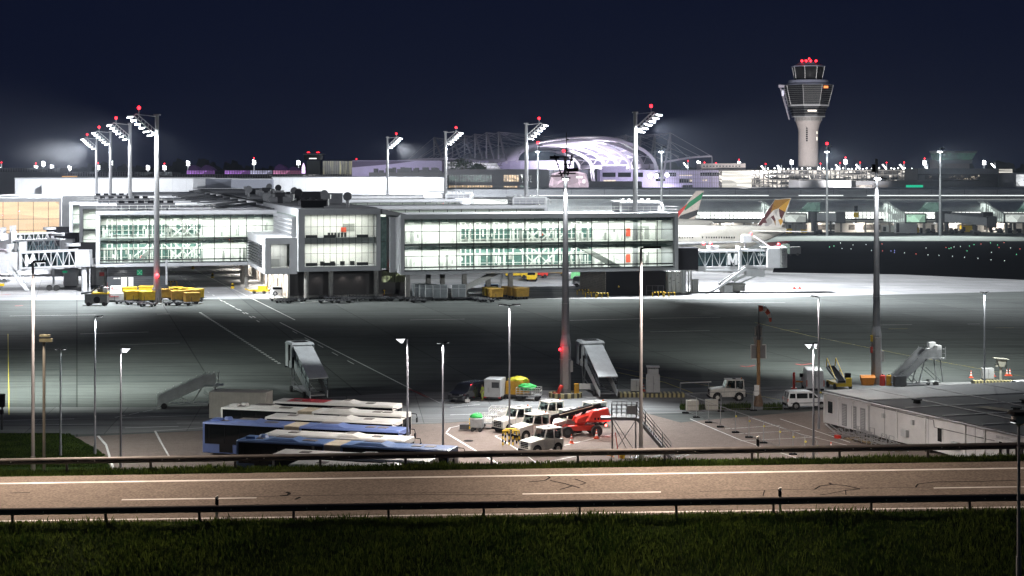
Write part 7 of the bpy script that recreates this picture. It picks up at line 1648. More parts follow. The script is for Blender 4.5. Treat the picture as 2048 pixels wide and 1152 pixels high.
q=G(194,611);t=thing('cargo_loader','dark cargo loader with a yellow edge at the left end of the yellow carts','cargo loader',q,.05)
b=MB();b.box(-2.,2.,-1.1,1.1,.45,2.1);b.build('chassis',mat('loader_dark',(.10,.10,.10),.6,var=.3),t,bevel=.05);b=MB();b.box(-.8,2.05,-1.14,1.1,2.1,2.35);b.build('yellow_edge',yellow,t);b=MB();b.beam((-2.6,-.8,2.2),(-.6,-.8,2.5),.5,.3);b.beam((-1.2,.2,2.3),(.2,.2,3.4),.2);b.box(.2,1.6,-.6,.5,2.4,3.0);b.box(.6,1.3,-.5,.4,3.0,3.5);b.build('platform',dark_steel,t)
b=MB();b.box(1.2,2.,-.9,.2,2.4,3.3);b.build('control_box',white,t,bevel=.04);b=MB();b.cyl((1.9,-.4,2.4),(1.9,-.4,4.2),.05);b.sphere((1.9,-.6,3.1),.25);b.build('warning_post',mat('dark_red',(.25,.03,.03),.5),t);b=MB();b.cyl((.2,-1.12,1.1),(.2,-1.16,1.1),.6,n=16);b.build('hose_reel',black,t)
for x in(-1.3,1.4):b=MB();b.wheel((x,-1.,.35),.35,.25,12);b.wheel((x,1.,.35),.35,.25,12);b.build('wheel_pair',rubber,t)
def flat_dolly():
 t=thing('empty_dolly','empty flat dolly','dolly');b=MB();b.box(-1.5,1.5,-.9,.9,.42,.55)
 for k in range(5):b.cyl((-1.3+k*.65,-.85,.6),(-1.3+k*.65,.85,.6),.06,n=6)
 b.beam((1.5,0,.45),(2.6,0,.35),.1);b.build('deck',dark_steel,t);b=MB()
 for x,y in((-1.45,-.8),(1.45,.8)):b.beam((x,y,.5),(x,y,1.5),.07)
 b.build('stake',dark_steel,t)
 for x in(-1,1):b=MB();b.wheel((x,-.75,.24),.24,.16,10);b.wheel((x,.75,.24),.24,.16,10);b.build('wheel_pair',rubber,t)
 return t
fd=flat_dolly();n=0
for k,(px,py)in enumerate([(555,602),(568,606),(580,603),(596,603),(652,597),(652,606),(668,600),(684,600),(686,606),(698,602),(712,598),(730,602),(736,600),(752,599),(764,600),(772,602),(790,602),(812,599),(826,602),(836,605),(848,600),(248,608),(270,610),(296,613),(346,611),(366,611),(950,600),(962,602),(974,604)]):
 lb='dark empty dolly under the pier core' if 500<px<900 else('dark empty dolly in front of the left yellow carts' if px<500 else 'dark empty dolly beside the ochre carts under the right gate block')
 q=G(px,py);o=fd if k==0 else dup(fd,q,None,lb);o.location=q;o.rotation_euler=(0,0,rnd.uniform(-.4,.4));o['label']=lb;o['group']=lb.replace('dark empty dolly','empty dollies')
def uld():
 t=thing('cargo_container','grey cargo container','cargo container');b=MB();b.box(-1.3,1.3,-1,1,.6,2.9);b.build('box',mat('uld_grey',(.17,.19,.2),.5,.3,var=.25,scale=1.2),t,bevel=.05)
 b=MB()
 for x in(-1.3,0,1.3):b.box(x-.04,x+.04,-1.03,-1.001,.6,2.9)
 b.box(-1.3,1.3,-1.03,-1.001,2.2,2.26);b.build('edge',steel,t);b=MB();b.box(-1.4,1.4,-.9,.9,.35,.55);b.build('dolly_deck',dark_steel,t)
 for x in(-.9,.9):b=MB();b.wheel((x,-.8,.2),.2,.14,10);b.wheel((x,.8,.2),.2,.14,10);b.build('wheel_pair',rubber,t)
 return t
ud=uld()
for k,(px,py,a)in enumerate([(840,598,.3),(851,599,.25),(863,600,.2),(881,601,0),(918,600,0)]):
 lb='grey cargo container on a dolly, alone right of the front column' if k==4 else 'grey cargo container in the row under the right gate block'
 q=G(px,py);o=ud if k==0 else dup(ud,q,None,lb);o.location=q;o.rotation_euler=(0,0,a);o['label']=lb;o['group']='grey cargo containers under the gate block'
for px,py,lb,bc in((632,587,'belt loader with an amber light under the pier core, left of three',lamp_amber),(687,586,'belt loader with a red light under the pier core, middle of three',lamp_red),(728,586,'belt loader without a light under the pier core, right of three',None)):
 q=G(px,py);t=belt_loader(lb,q,R(150),1.15,'belt loaders under the pier core')
 b=MB();b.box(-1.5,-.6,-.7,-.1,1.3,2.2);b.build('cab',mat('loader_red',(.4,.08,.03),.5),t,bevel=.05)
 if bc:b=MB();b.sphere((-.9,-.5,2.5),.22,8,6);b.build('beacon',bc,t);light('beacon_lamp','POINT',q+Vector((.6,-1.2,3)),60,(1,.3,.1)if bc is lamp_amber else(1,.05,.06),size=.1)
q=G(568,590);c3=car_like('parked_car','long white estate car under the bay of the pier core','car',q,R(3),gw,5.2,1.9,[(-2.5,.35),(2.5,.35),(2.55,.8),(2.2,1.0),(1.2,1.15),(.5,1.65),(-2.3,1.7),(-2.55,1.1)],[[(-2.1,1.15),(-2.0,1.55),(.4,1.52),(.95,1.15)]],(-1.6,1.6),.36,0,group='white vans and cars')
b=MB();b.quad((1.15,-.7,1.15),(1.15,.7,1.15),(.55,.62,1.62),(.55,-.62,1.62));b.build('windscreen',darkglass,c3)
q=G(592,584);t=thing('cargo_loader','yellow platform loader behind the long white car under the bay','cargo loader',q,.1);b=MB();b.box(-3,3.4,-1,1,.8,1.2);b.box(-.8,.8,-.9,.9,1.2,2.6);b.build('frame',yellow,t);b=MB();b.box(-2.6,3.6,-1.1,1.1,1.9,2.1);b.build('platform',yellow,t)
for x in(-2.2,2.2):b=MB();b.wheel((x,-.9,.4),.4,.3,12);b.wheel((x,.9,.4),.4,.3,12);b.build('wheel_pair',rubber,t)
q=G(520,587);t=thing('equipment_cart','low yellow equipment cart left of the long white car','equipment cart',q,-.1);b=MB();b.box(-1.8,1.8,-.8,.8,.4,.8);b.box(-.2,1.4,-.7,.7,.8,1.5);b.beam((-1.8,0,.5),(-3,0,.9),.2);b.build('body',yellow,t);b=MB();b.wheel((-1,-.7,.35),.35,.2,10);b.wheel((1,-.7,.35),.35,.2,10);b.build('wheel_set',rubber,t)
def guard(label,px,py,group='yellow striped column guards'):
 q=G(px,py);t=thing('crash_bar',label,'crash protection',q,PIER_YAW,group);y_,k_=MB(),MB()
 for x in(-1.2,0,1.2):u_=MB();u_.cyl((x,0,0),(x,0,.88),.09,n=8);u_.build('upright',yellow,t)
 for k in range(8):(y_ if k%2 else k_).cyl((-1.2+k*.3,0,.9),(-.9+k*.3,0,.9),.11,n=8)
 y_.build('yellow_bar',yellow,t);k_.build('black_bar',black,t)
for px,py in((613,591),(663,591),(757,590)):guard('yellow and black guard at a column foot under the pier core',px,py)
for px,py,lb in((1166,589,'yellow and black guard left of the black clad block'),(1183,594,'yellow and black guard before the slatted side of the black block'),(1204,596,'yellow and black guard at the corner of the black block'),(1317,594,'yellow and black guard before the right end of the black block'),(1338,595,'yellow and black guard before the white supply cabinet'),(342,572,'yellow and black guard right of the dark ground building'),(285,571,'yellow and black guard before the dark ground building')):guard(lb,px,py)
for px,py in((386,538),(425,556),(465,577)):
 q=G(px,py);t=thing('safety_cone','small yellow black marker on the lit lane beneath the left gate block','marker',q,0,'markers on the lane');b=MB();b.lathe([(.4,0),(.4,.1),(.3,.5),(.2,1.0),(.1,1.1)],8);b.build('body',yellow,t);b=MB();b.lathe([(.31,.5),(.25,.8)],8);b.build('black_band',black,t)
def truck(label,px,py,m,yaw,L_=5.,H_=2.6,cat='truck',m2=None):
 q=G(px,py);t=thing('service_truck',label,cat,q,yaw,'service vehicles behind the right gate block');b=MB();b.xz([(L_/2-1.6,.5),(L_/2,.5),(L_/2,1.4),(L_/2-.3,2.2),(L_/2-1.6,2.3)],-1,1);b.build('cab',m,t,bevel=.08)
 b=MB();b.box(-L_/2,L_/2-1.65,-1.05,1.05,.75,H_);b.build('load_box',m2 or m,t,bevel=.05);b=MB();b.box(-L_/2,L_/2-.1,-.9,.9,.45,.7);b.build('chassis',dark_steel,t)
 b=MB();b.quad((L_/2+.006,-.85,1.45),(L_/2+.006,.85,1.45),(L_/2-.28,.8,2.15),(L_/2-.28,-.8,2.15));b.build('windscreen',darkglass,t)
 for x in(-L_*.3,L_*.32):b=MB();b.wheel((x,-.9,.42),.42,.28,12);b.wheel((x,.9,.42),.42,.28,12);b.build('wheel_pair',rubber,t)
truck('yellow tank truck seen through the gap under the right gate block',1033,557,yellow,R(5));truck('small yellow truck facing the camera under the right gate block',1064,562,yellow,R(-95),4.5,2.8);truck('red tractor behind the small yellow truck',1077,556,red,R(10),4,2)
truck('brown yellow trailer truck under the right gate block, left of the near mast',1108,552,cart_o,R(5),6,2.2);truck('green and white service truck left of the black clad block',1168,562,mat('truck_green',(.2,.6,.25),.5),R(160),5.5,2.6,m2=mat('truck_green',(.2,.6,.25)));truck('white van half hidden by the slatted block side',1170,574,gw,R(170),5,2.2)
q=G(968,590);t=thing('passenger_stairs','white mobile stairs rising right, seen through the gap under the right gate block','passenger stairs',q,R(10));b=MB()
for y in(-.9,.9):b.prism([(-5,y,.4),(4,y,4.6),(4,y,5.6),(-5,y,1.2)],(0,.06,0))
b.build('side_panel',white,t);b=MB()
for k in range(16):b.box(-4.8+k*.55,-4.4+k*.55,-.85,.85,.5+k*.26,.55+k*.26)
b.build('step',galv,t);b=MB();b.beam((3,-.8,.4),(3.6,-.8,4.5),.15);b.beam((3,.8,.4),(3.6,.8,4.5),.15);b.box(-3,3,-.8,.8,.35,.55);b.build('undercarriage',galv,t)
q=G(985,588);t=thing('parked_car','blue and white van under the stairs behind the right gate block','car',q);b=MB();b.box(-2,2,-.9,.9,.4,1.2);b.build('body',mat('van_blue',(.2,.3,.5),.4),t,bevel=.1);b=MB();b.box(-1.6,1.2,-.85,.85,1.2,2);b.build('cab',mat('van_blue',(.2,.3,.5)),t,bevel=.1);b=MB();b.box(-1.5,1.1,-.87,.87,1.3,1.8);b.build('window',darkglass,t)
for x in(-1.2,1.3):b=MB();b.wheel((x,-.85,.33),.33,.2,12);b.build('wheel',rubber,t)
# passenger bridges
letter_m=mat('letter_white',(.85,.85,.85),.5,var=0)
bridge_glass=glass('bridge_glass',(.30,.40,.42),.1)
bridge_w=mat('bridge_white',(.60,.61,.63),.45,.1,var=.08,scale=.8)
def letter_M(b,x,z,w_,h,y,sl=1):
 s=w_*.27;x0,x1=x,x+w_
 for a in(x0,x1-s):b.box(a,a+s,y,y+.06,z,z+h)
 b.xz([(x0+s*.9,z+h),(x0+s*.2,z+h),(x+w_/2-s*.35,z+h*.18),(x+w_/2+s*.35,z+h*.18)],y+.002,y+.058);b.xz([(x1-s*.2,z+h),(x1-s*.9,z+h),(x+w_/2-s*.35,z+h*.18),(x+w_/2+s*.35,z+h*.18)],y+.004,y+.056)
def glazed_tunnel(t,x0,x1,za,zb,hw,n,lt=None,letter_at=None,num=None,sgn=1):
 "lattice glazed tunnel from x0 (floor za) to x1 (floor zb)"
 H=3.0;b=MB()
 for y in(-hw,hw):
  b.beam((x0,y,za),(x1,y,zb),.28,.3);b.beam((x0,y,za+H),(x1,y,zb+H),.24,.28)
  for k in range(n+1):
   f=k/n;x=x0+(x1-x0)*f;z=za+(zb-za)*f;b.beam((x,y,z),(x,y,z+H),.12)
   if k<n:
    g=(k+1)/n;xx=x0+(x1-x0)*g;zz=za+(zb-za)*g
    if k%2:b.beam((x,y,z),(xx,y,zz+H),.12)
    else:b.beam((x,y,z+H),(xx,y,zz),.12)
 b.hexa([(x0,-hw,za-.35),(x1,-hw,zb-.35),(x1,hw,zb-.35),(x0,hw,za-.35),(x0,-hw,za-.05),(x1,-hw,zb-.05),(x1,hw,zb-.05),(x0,hw,za-.05)])
 b.hexa([(x0,-hw,za+H+.1),(x1,-hw,zb+H+.1),(x1,hw,zb+H+.1),(x0,hw,za+H+.1),(x0,-hw,za+H+.3),(x1,-hw,zb+H+.3),(x1,hw,zb+H+.3),(x0,hw,za+H+.3)])
 b.build('tunnel_frame',bridge_w,t)
 b=MB()
 for y in(-hw+.2,hw-.2):b.quad((x0,y,za),(x1,y,zb),(x1,y,zb+H),(x0,y,za+H))
 b.build('tunnel_glass',bridge_glass,t)
 if letter_at is not None:b=MB();letter_M(b,letter_at,za+(zb-za)*(letter_at-x0)/(x1-x0)+.45,1.9,2.2,-hw-.2);b.build('letter',letter_m,t)
 if num:text('number',num,letter_m,t,((x0+x1)/2+(x1-x0)*.32,-hw-.1,(za+zb)/2+2.2),(R(90),0,0),.85,.01)
t=thing('passenger_bridge','glazed passenger bridge with a large white M, right of the right gate block','passenger bridge',P(54.8,4,0),PIER_YAW-R(13))
b=MB();b.box(.2,5.,-2.4,2.2,4.7,9.0);b.build('connector',black,t,bevel=.06)
glazed_tunnel(t,5.,13.6,5.2,5.2,1.6,6,letter_at=10.9);
b=MB();b.box(13.,13.5,-2.0,2.0,4.6,9.2);b.box(7.2,9.2,-1.3,1.3,8.52,9.3);b.box(5.,13.4,-1.75,1.75,4.35,4.84);b.build('portal',bridge_w,t,bevel=.04)
t.name='passenger_bridge'
glazed_tunnel(t,13.6,18.6,5.35,5.35,1.35,4,num='106/2')
b=MB();b.box(18.6,21.2,-1.9,1.9,5.0,8.9);b.box(17.8,22.6,-1.8,1.8,8.9,9.1);b.build('cab',bridge_w,t,bevel=.08);b=MB();b.cyl((21.4,0,5),(21.4,0,8.7),1.5,n=20);b.build('cab_curtain',steel,t)
b=MB();b.prism([(7.5,-2.2,.4),(8.1,-2.2,.4),(14.8,-2.2,4.8),(14.2,-2.2,5.1)],(0,1.1,0));b.prism([(9.0,-2.35,1.9),(14.6,-2.35,5.6),(14.6,-2.35,5.8),(9.,-2.35,2.15)],(0,.1,0));b.build('service_stairs',bridge_w,t)
b=MB();b.box(14.6,17.2,-1.2,1.2,3.3,4.9);b.box(17.2,18.3,-1,1,3.2,4.6);b.build('hoist_box',bridge_w,t,bevel=.05)
b=MB();b.beam((13.2,-.8,4.8),(12.3,-.8,2.2),.4);b.beam((13.2,.8,4.8),(12.3,.8,2.2),.4);b.beam((15,0,3.6),(12.4,0,2.4),.5);b.beam((17,0,3.4),(13.4,0,1.8),.25);b.build('lift_leg',galv,t)
b=MB();b.box(9.5,14.4,-1.8,1.8,1.55,1.95);b.box(9.6,14.3,-1.6,1.6,.5,1.5);b.box(9.2,11,-1.9,-1.65,.3,1.7);b.build('drive_unit',mat('drive_dark',(.10,.10,.09),.5,var=.3),t);b=MB();b.box(10.2,11.8,-2.0,-1.9,.2,1.6);b.build('drive_panel',grey_box,t);b=MB();b.box(14.2,18.6,-2.2,1.5,.05,.16);b.build('ground_plate',galv,t)
for y in(-1.3,1.3):b=MB();b.wheel((12.8,y,.55),.55,.5,16);b.build('wheel',rubber,t)
b=MB();b.beam((14.8,-1,11.0),(18.4,-1,9.1),.28);b.beam((16.4,1,11.2),(19.6,1,9.1),.28);b.box(13.9,15.6,-1.3,.9,10.0,11.4);b.beam((14.6,0,9.),(14.6,0,10.2),.4);b.build('canopy_strut',bridge_w,t)
for x in(6.2,7.6,15.5,21.0):b=MB();b.sphere((x,-1.2,9.75 if x<10 else(11.7 if x<16 else 9.6)),.28,8,6);b.build('beacon',lamp_red,t)
light('beacon_lamp','POINT',P(54.8+20.5,-2,10),160,(1,.05,.06),size=.1);light('beacon_lamp','POINT',P(54.8+7,1,10.4),120,(1,.05,.06),size=.1)
b=MB();b.cyl((2.4,0,0),(2.4,0,4.7),.5,n=14);b.build('column',bridge_w,t)
def left_bridge(label,px_tip,loc,yaw,L_,letter,zdrop):
 "points along local -x: connector at x=0"
 t=thing('passenger_bridge',label,'passenger bridge',loc,yaw,'glazed passenger bridges on the left side')
 b=MB();b.box(-5.4,-.1,-1.6,2.2,6.6,9.6);b.build('connector',black,t,bevel=.06);b=MB();b.cyl((-4.5,-1.8,9.0),(-4.5,-1.8,9.6),1.6,n=18);b.build('hood',frame_grey,t)
 b=MB();b.box(-3.4,-.6,-3.8,-.9,4.9,8.3);b.build('rotunda',frame_grey,t,bevel=.1);b=MB();b.cyl((-2,-2.6,0),(-2,-2.6,4.9),.6,n=14);b.cyl((-.9,-2.6,0),(-.9,-2.6,4.9),.15,n=8);b.build('column',bridge_w,t)
 x0,x1=-L_,-3.4
 H=3.;za,zb=5.2-zdrop,5.2
 glazed_tunnel_shift(t,x0,x1,za,zb,1.4,9,letter)
 b=MB();b.hexa([(x0-8.2,-4.3,za-.6),(x0,-4.3,za-.35),(x0,-.9,za-.35),(x0-8.2,-.9,za-.6),(x0-8.2,-4.3,za+2.9),(x0,-4.3,za+3.3),(x0,-.9,za+3.3),(x0-8.2,-.9,za+2.9)]);b.build('outer_tunnel',bridge_w,t,bevel=.1)
 b=MB();b.box(x0-.2,x0+.25,-4.6,-.6,za-.6,za+5.2);b.box(x0-2.6,x0-2.2,-4.6,-.6,za+3.2,za+4.8);b.build('portal',bridge_w,t)
 xa=x0-8.2;b=MB();b.box(xa-3.4,xa,-4.6,-.4,za-1.,za+3.0);b.build('cab',bridge_w,t,bevel=.15);b=MB();b.box(xa-3.0,xa-.6,-4.66,-4.605,za-.6,za+1.6);b.build('cab_opening',darkglass,t);b=MB();b.box(xa-3.2,xa-.4,-4.9,-4.6,za+1.6,za+2.5);b.build('cab_hood',frame_grey,t,bevel=.05)
 b=MB();b.box(xa+3.5,xa+5.8,-4.9,-4.32,za-.9,za+1.4);b.build('side_cabinet',bridge_w,t,bevel=.04)
 b=MB();b.beam((xa+2.2,-3.4,.8),(xa+2.2,-3.4,za-.6),.4);b.beam((xa+2.2,-1.6,.8),(xa+2.2,-1.6,za-.6),.4);b.box(xa-1.2,xa+3.6,-4.2,-1,.5,1.0);b.build('lift_leg',galv,t);b=MB();b.box(xa-2.2,xa-1.2,-4.3,-1,.5,1.7);b.box(xa-1.6,xa+5,-4.4,-4.2,1.2,1.7);b.build('yellow_guard',yellow,t)
 for x in(xa+.6,xa+2.8):b=MB();b.wheel((x,-4.,.65),.65,.5,16);b.wheel((x,-1.2,.65),.65,.5,16);b.build('wheel_pair',rubber,t)
 b=MB();b.prism([(x0+1,-4.5,.3),(x0+1.6,-4.5,.3),(x0-1.4,-4.5,za-.4),(x0-2.,-4.5,za-.4)],(0,.9,0));b.beam((x0+1.6,-4.55,1.3),(x0-1.4,-4.55,za+.6),.07);b.build('service_stairs',bridge_w,t)
 for x in(xa-2.,xa+1.4):b=MB();b.sphere((x,-3.2,za+3.6),.34,8,6);b.build('beacon',lamp_red,t)
 light('beacon_lamp','POINT',Matrix.Translation(t.location)@Matrix.Rotation(yaw,4,'Z')@Vector((xa-.5,-5.2,za+4.4)),260,(1,.05,.08),size=.1)
 return t
def glazed_tunnel_shift(t,x0,x1,za,zb,hw,n,letter):
 tmp=thing('tmp','','',(0,0,0));glazed_tunnel(tmp,x0,x1,za,zb,hw,n,letter_at=x0+.9 if letter else None)
 for ch in list(tmp.children):
  for v in ch.data.vertices:v.co.y-=2.6
  ch.parent=t
 bpy.data.objects.remove(tmp)
left_bridge('nearest glazed passenger bridge on the left with a white M and an open cab',0,P(-54.4,40,0),PIER_YAW-R(14),14.2,True,.5)
left_bridge('second glazed passenger bridge on the left, its M above the nearest bridge',0,P(-57.8,91,0),PIER_YAW-R(14),14.5,True,.4)
left_bridge('third glazed passenger bridge on the left, before the orange lit facade',0,P(-60.2,130,0),PIER_YAW-R(14),13.5,True,.4)
for px,py,lb in((24,556,'grey aircraft steps block at the left edge, nearest of three'),(20,518,'grey aircraft steps block at the left edge, middle of three'),(18,490,'grey aircraft steps block at the left edge, farthest of three')):
 q=G(px-26,py+8);t=thing('bridge_hood',lb,'bridge hood',q,R(2));b=MB();b.box(-3.4,2.6,-1.4,1.4,3.4,6.8);b.box(-2.8,1.5,-1.2,1.2,6.8,7.1);b.build('hood',mat('hood_mauve',(.34,.30,.33),.6,var=.12),t,bevel=.1);b=MB();b.box(.6,2.65,-1.45,-1.402,3.5,6.6);b.build('panel',grey_box,t);b=MB();b.beam((-2,-1,0),(1,-1,3.4),.2);b.beam((1,-1,0),(-2,-1,3.4),.2);b.beam((-2,1,0),(1,1,3.4),.2);b.box(-2.6,2,-1.2,1.2,.1,.5);b.build('lift_frame',galv,t);b=MB();b.wheel((-2,-1,.4),.4,.3,12);b.wheel((1.4,-1,.4),.4,.3,12);b.build('wheel_pair',rubber,t)
q=G(142,574);t=thing('ground_power_unit','grey power unit with a green light below the nearest left bridge','power unit',q,.1);b=MB();b.box(-1.4,1.4,-.9,.9,.3,4.0);b.build('housing',frame_grey,t,bevel=.05);b=MB();b.box(-1.6,-.6,-.95,-.902,3.0,3.4);b.build('sign',mat('sign_green',(0,.3,.15)),t);b=MB();b.box(-1.2,1.2,-.7,.7,0,.3);b.build('base',dark_steel,t)
q=G(186,573);t=thing('supply_cabinet','long white supply cabinet with red plates below the nearest left bridge','supply cabinet',q,.1);b=MB();b.box(-2.2,2.2,-.8,.8,.3,4.2);b.build('housing',white,t,bevel=.05);b=MB();b.box(1.4,2.6,-.86,-.802,2.2,3.);b.build('red_plate',red,t);b=MB();b.box(-2.,2.,-.6,.6,0,.3);b.build('base',dark_steel,t)
q=G(107,581);t=thing('drive_unit','dark tyre drive under the middle of the nearest left bridge','drive unit',q,.1);b=MB();b.wheel((-.7,-.4,.6),.6,.5,16);b.wheel((.7,-.4,.6),.6,.5,16);b.build('wheel_pair',rubber,t);b=MB();b.box(-1,1,-.4,.6,.7,1.2);b.beam((0,0,1.2),(0,0,5.),.35);b.build('lift_leg',galv,t)
q=G(333,583);t=thing('lane_post','thin light grey post right of the tallest left mast','post',q);b=MB();b.cyl((0,0,1.4),(0,0,6.3),.22,n=12);b.build('pole',frame_grey,t);b=MB();b.cyl((0,0,0),(0,0,1.4),.24,n=12);b.build('foot',dark_steel,t)
# aircraft
ac_white=mat('aircraft_cream',(.66,.64,.58),.3,var=.04,scale=.2,coat=.6)
def tail_fin(t,poly,thick,m,name='tail_fin'):
 b=MB();b.xz(poly,-thick/2,thick/2);return b.build(name,m,t)
D_=400.;sA=F/D_
def ax(px):return(px-1400)/sA
def az(py):return HC-(py-HZ)/sA
t=thing('airliner','cream airliner with a gold, white and maroon faceted tail, partly behind the right passenger bridge','airliner',((1400-CX)/sA,D_,0))
R0=3.1;zc=az(476)
b=MB();pts=[];fs=[];NR=20
secs=[(-30,R0,zc),(ax(1440),R0,zc),(ax(1490),R0*.92,zc+.25),(ax(1520),R0*.72,zc+.8),(ax(1550),R0*.42,zc+1.5),(ax(1572),R0*.14,zc+2.0)]
for x,r_,z in secs:
 for k in range(NR):a=2*math.pi*k/NR;pts.append((x,r_*math.cos(a),z+r_*math.sin(a)))
for j in range(len(secs)-1):
 for k in range(NR):fs.append((j*NR+k,j*NR+(k+1)%NR,(j+1)*NR+(k+1)%NR,(j+1)*NR+k))
fs.append(tuple(range(NR-1,-1,-1)));b.add(pts,fs);b.build('fuselage',ac_white,t,smooth=True)
b=MB()
for px in list(range(1357,1386,5))+[1402]+list(range(1410,1470,5)):x=ax(px);z=zc+.25;b.box(x-.13,x+.13,-R0-.03,-R0+.25,z-.2,z+.22)
b.build('cabin_window',darkglass,t)
fin=[('fin_white',(.62,.6,.57),[(1510,458),(1530,440),(1549,417),(1557,433),(1549,449),(1528,462)]),('fin_maroon',(.10,.02,.02),[(1512,455),(1548,402),(1566,397),(1553,416),(1530,440)]),('fin_gold',(.55,.30,.04),[(1566,397),(1582,396),(1570,424),(1557,417)]),('fin_maroon',None,[(1557,417),(1570,424),(1563,437),(1554,433)]),('fin_gold',None,[(1563,437),(1570,424),(1559,467),(1532,463),(1552,449)]),('fin_cream',(.6,.57,.5),[(1528,462),(1552,449),(1563,437),(1549,449)])]
b=MB();b.xz([(ax(1508),az(460)),(ax(1550),az(399)),(ax(1582),az(396)),(ax(1558),az(468)),(ax(1530),az(466))],-.2,.2);b.build('tail_fin',mat('fin_white',(.62,.6,.57),.3),t)
fmats={'fin_white':(.62,.6,.57),'fin_maroon':(.08,.018,.02),'fin_gold':(.55,.30,.04),'fin_bronze':(.28,.14,.02),'fin_grey':(.36,.35,.34)}
tri=[('fin_maroon',[(1511,457),(1549,400),(1554,410),(1519,455)]),('fin_bronze',[(1549,400),(1556,417),(1546,421),(1540,426)]),('fin_bronze',[(1549,400),(1581,397),(1563,411),(1556,417)]),('fin_gold',[(1563,411),(1581,397),(1570,424),(1557,417)]),('fin_maroon',[(1557,417),(1570,424),(1563,439),(1559,432)]),('fin_maroon',[(1541,434),(1547,430),(1551,440),(1548,443)]),('fin_bronze',[(1548,443),(1551,440),(1551,452)]),('fin_gold',[(1556,440),(1563,437),(1566,442),(1561,451)]),('fin_gold',[(1535,464),(1561,457),(1557,468)]),('fin_grey',[(1530,440),(1541,434),(1545,446),(1530,455)]),('fin_maroon',[(1522,446),(1530,437),(1534,446)]),('fin_grey',[(1548,421),(1556,418),(1552,432)])]
for j,(nm,poly)in enumerate(tri):
 for s in(-1,1):
  b=MB();y=s*(.204+.002*j);b.xz([(ax(x),az(y_))for x,y_ in poly],min(y,y+s*.004),max(y,y+s*.004));b.build('fin_facet',mat(nm,fmats[nm],.35,var=.06,coat=.4),t)
b=MB();b.xz([(ax(1428),az(463.5)),(ax(1464),az(463.5)),(ax(1442),az(469))],-1.9,-1.8);b.build('gold_mark',mat('fin_gold',fmats['fin_gold']),t)
b=MB();b.prism([(ax(1420),-R0-.3,az(505)),(ax(1450),-R0-.3,az(497)),(ax(1500),-R0-.3,az(506)),(ax(1505),-R0-.3,az(507))],(0,.4,0));b.build('belly_panel',mat('fin_bronze',fmats['fin_bronze']),t)
b=MB();b.prism([(ax(1532),-2,az(484)),(ax(1580),-2,az(481)),(ax(1545),-2,az(494)),(ax(1530),-2,az(497))],(0,.4,0));b.build('tail_mark',mat('fin_maroon',fmats['fin_maroon']),t)
b=MB();b.hexa([(ax(1480),0,zc+1.6),(ax(1540),0,zc+1.5),(ax(1612),-10.5,zc+1.9),(ax(1586),-10.5,zc+1.9),(ax(1480),0,zc+2.0),(ax(1540),0,zc+1.8),(ax(1612),-10.5,zc+2.05),(ax(1586),-10.5,zc+2.05)]);b.build('tailplane',ac_white,t)
b=MB();b.hexa([(ax(1365)-8,-2,zc-1.6),(ax(1365),-2,zc-1.8),(ax(1500),-24,zc+.2),(ax(1478),-24,zc+.2),(ax(1365)-8,-2,zc-.9),(ax(1365),-2,zc-1.4),(ax(1500),-24,zc+.35),(ax(1478),-24,zc+.35)]);b.build('wing',mat('wing_grey',(.45,.46,.47),.35,.2),t)
b=MB();b.cyl((ax(1350),-1.5,0.5),(ax(1350),-1.5,zc-2),.25);b.wheel((ax(1350),-1.5,.6),.6,.6,14);b.wheel((ax(1350)+1.4,-1.5,.6),.6,.6,14);b.build('landing_gear',rubber,t)
D2=455.;sB=F/D2
def ex(px):return(px-1380)/sB
def ez(py):return HC-(py-HZ)/sB
t=thing('airliner','farther airliner, its tail with green, white, black and red bands above the gate block corner','airliner',((1380-CX)/sB,D2,0))
b=MB();b.xz([(ex(1338),ez(452)),(ex(1392),ez(382)),(ex(1408),ez(381)),(ex(1393),ez(430)),(ex(1384),ez(447))],-.22,.22);b.build('tail_fin',mat('fin_cream2',(.70,.60,.53),.35),t)
for j,(nm,c_,poly)in enumerate((('stripe_green',(.0,.22,.08),[(1368,418),(1377,405),(1406.6,384),(1402.5,398),(1370,421)]),('stripe_red',(.62,.03,.02),[(1350,436),(1354,425),(1376,406),(1368,419),(1352,440)]),('stripe_black',(.012,.012,.014),[(1354,443),(1360,431),(1396,419),(1394,430),(1372,440),(1356,447)]))):
 for s in(-1,1):
  b=MB();y=s*(.224+.002*j);b.xz([(ex(x),ez(y_))for x,y_ in poly],min(y,y+s*.005),max(y,y+s*.005));b.build(nm,mat(nm,c_,.35,var=.03,coat=.4),t)
zc2=ez(458);b=MB();pts=[];fs=[];secs=[(-34,3.1,zc2),(-4,3.0,zc2),(ex(1390),1.8,zc2+.9),(ex(1425),.3,zc2+1.9)]
for x,r_,z in secs:
 for k in range(NR):a=2*math.pi*k/NR;pts.append((x,r_*math.cos(a),z+r_*math.sin(a)))
for j in range(len(secs)-1):
 for k in range(NR):fs.append((j*NR+k,j*NR+(k+1)%NR,(j+1)*NR+(k+1)%NR,(j+1)*NR+k))
b.add(pts,fs);b.build('fuselage',ac_white,t,smooth=True)
b=MB();b.hexa([(-4,0,zc2+.8),(3,0,zc2+.8),(8,-11,zc2+1.2),(5,-11,zc2+1.2),(-4,0,zc2+1.1),(3,0,zc2+1),(8,-11,zc2+1.3),(5,-11,zc2+1.3)]);b.build('tailplane',ac_white,t)
b=MB();b.cyl((-30,-1.5,.5),(-30,-1.5,zc2-2),.25);b.wheel((-30,-1.5,.6),.6,.6,14);b.build('landing_gear',rubber,t)
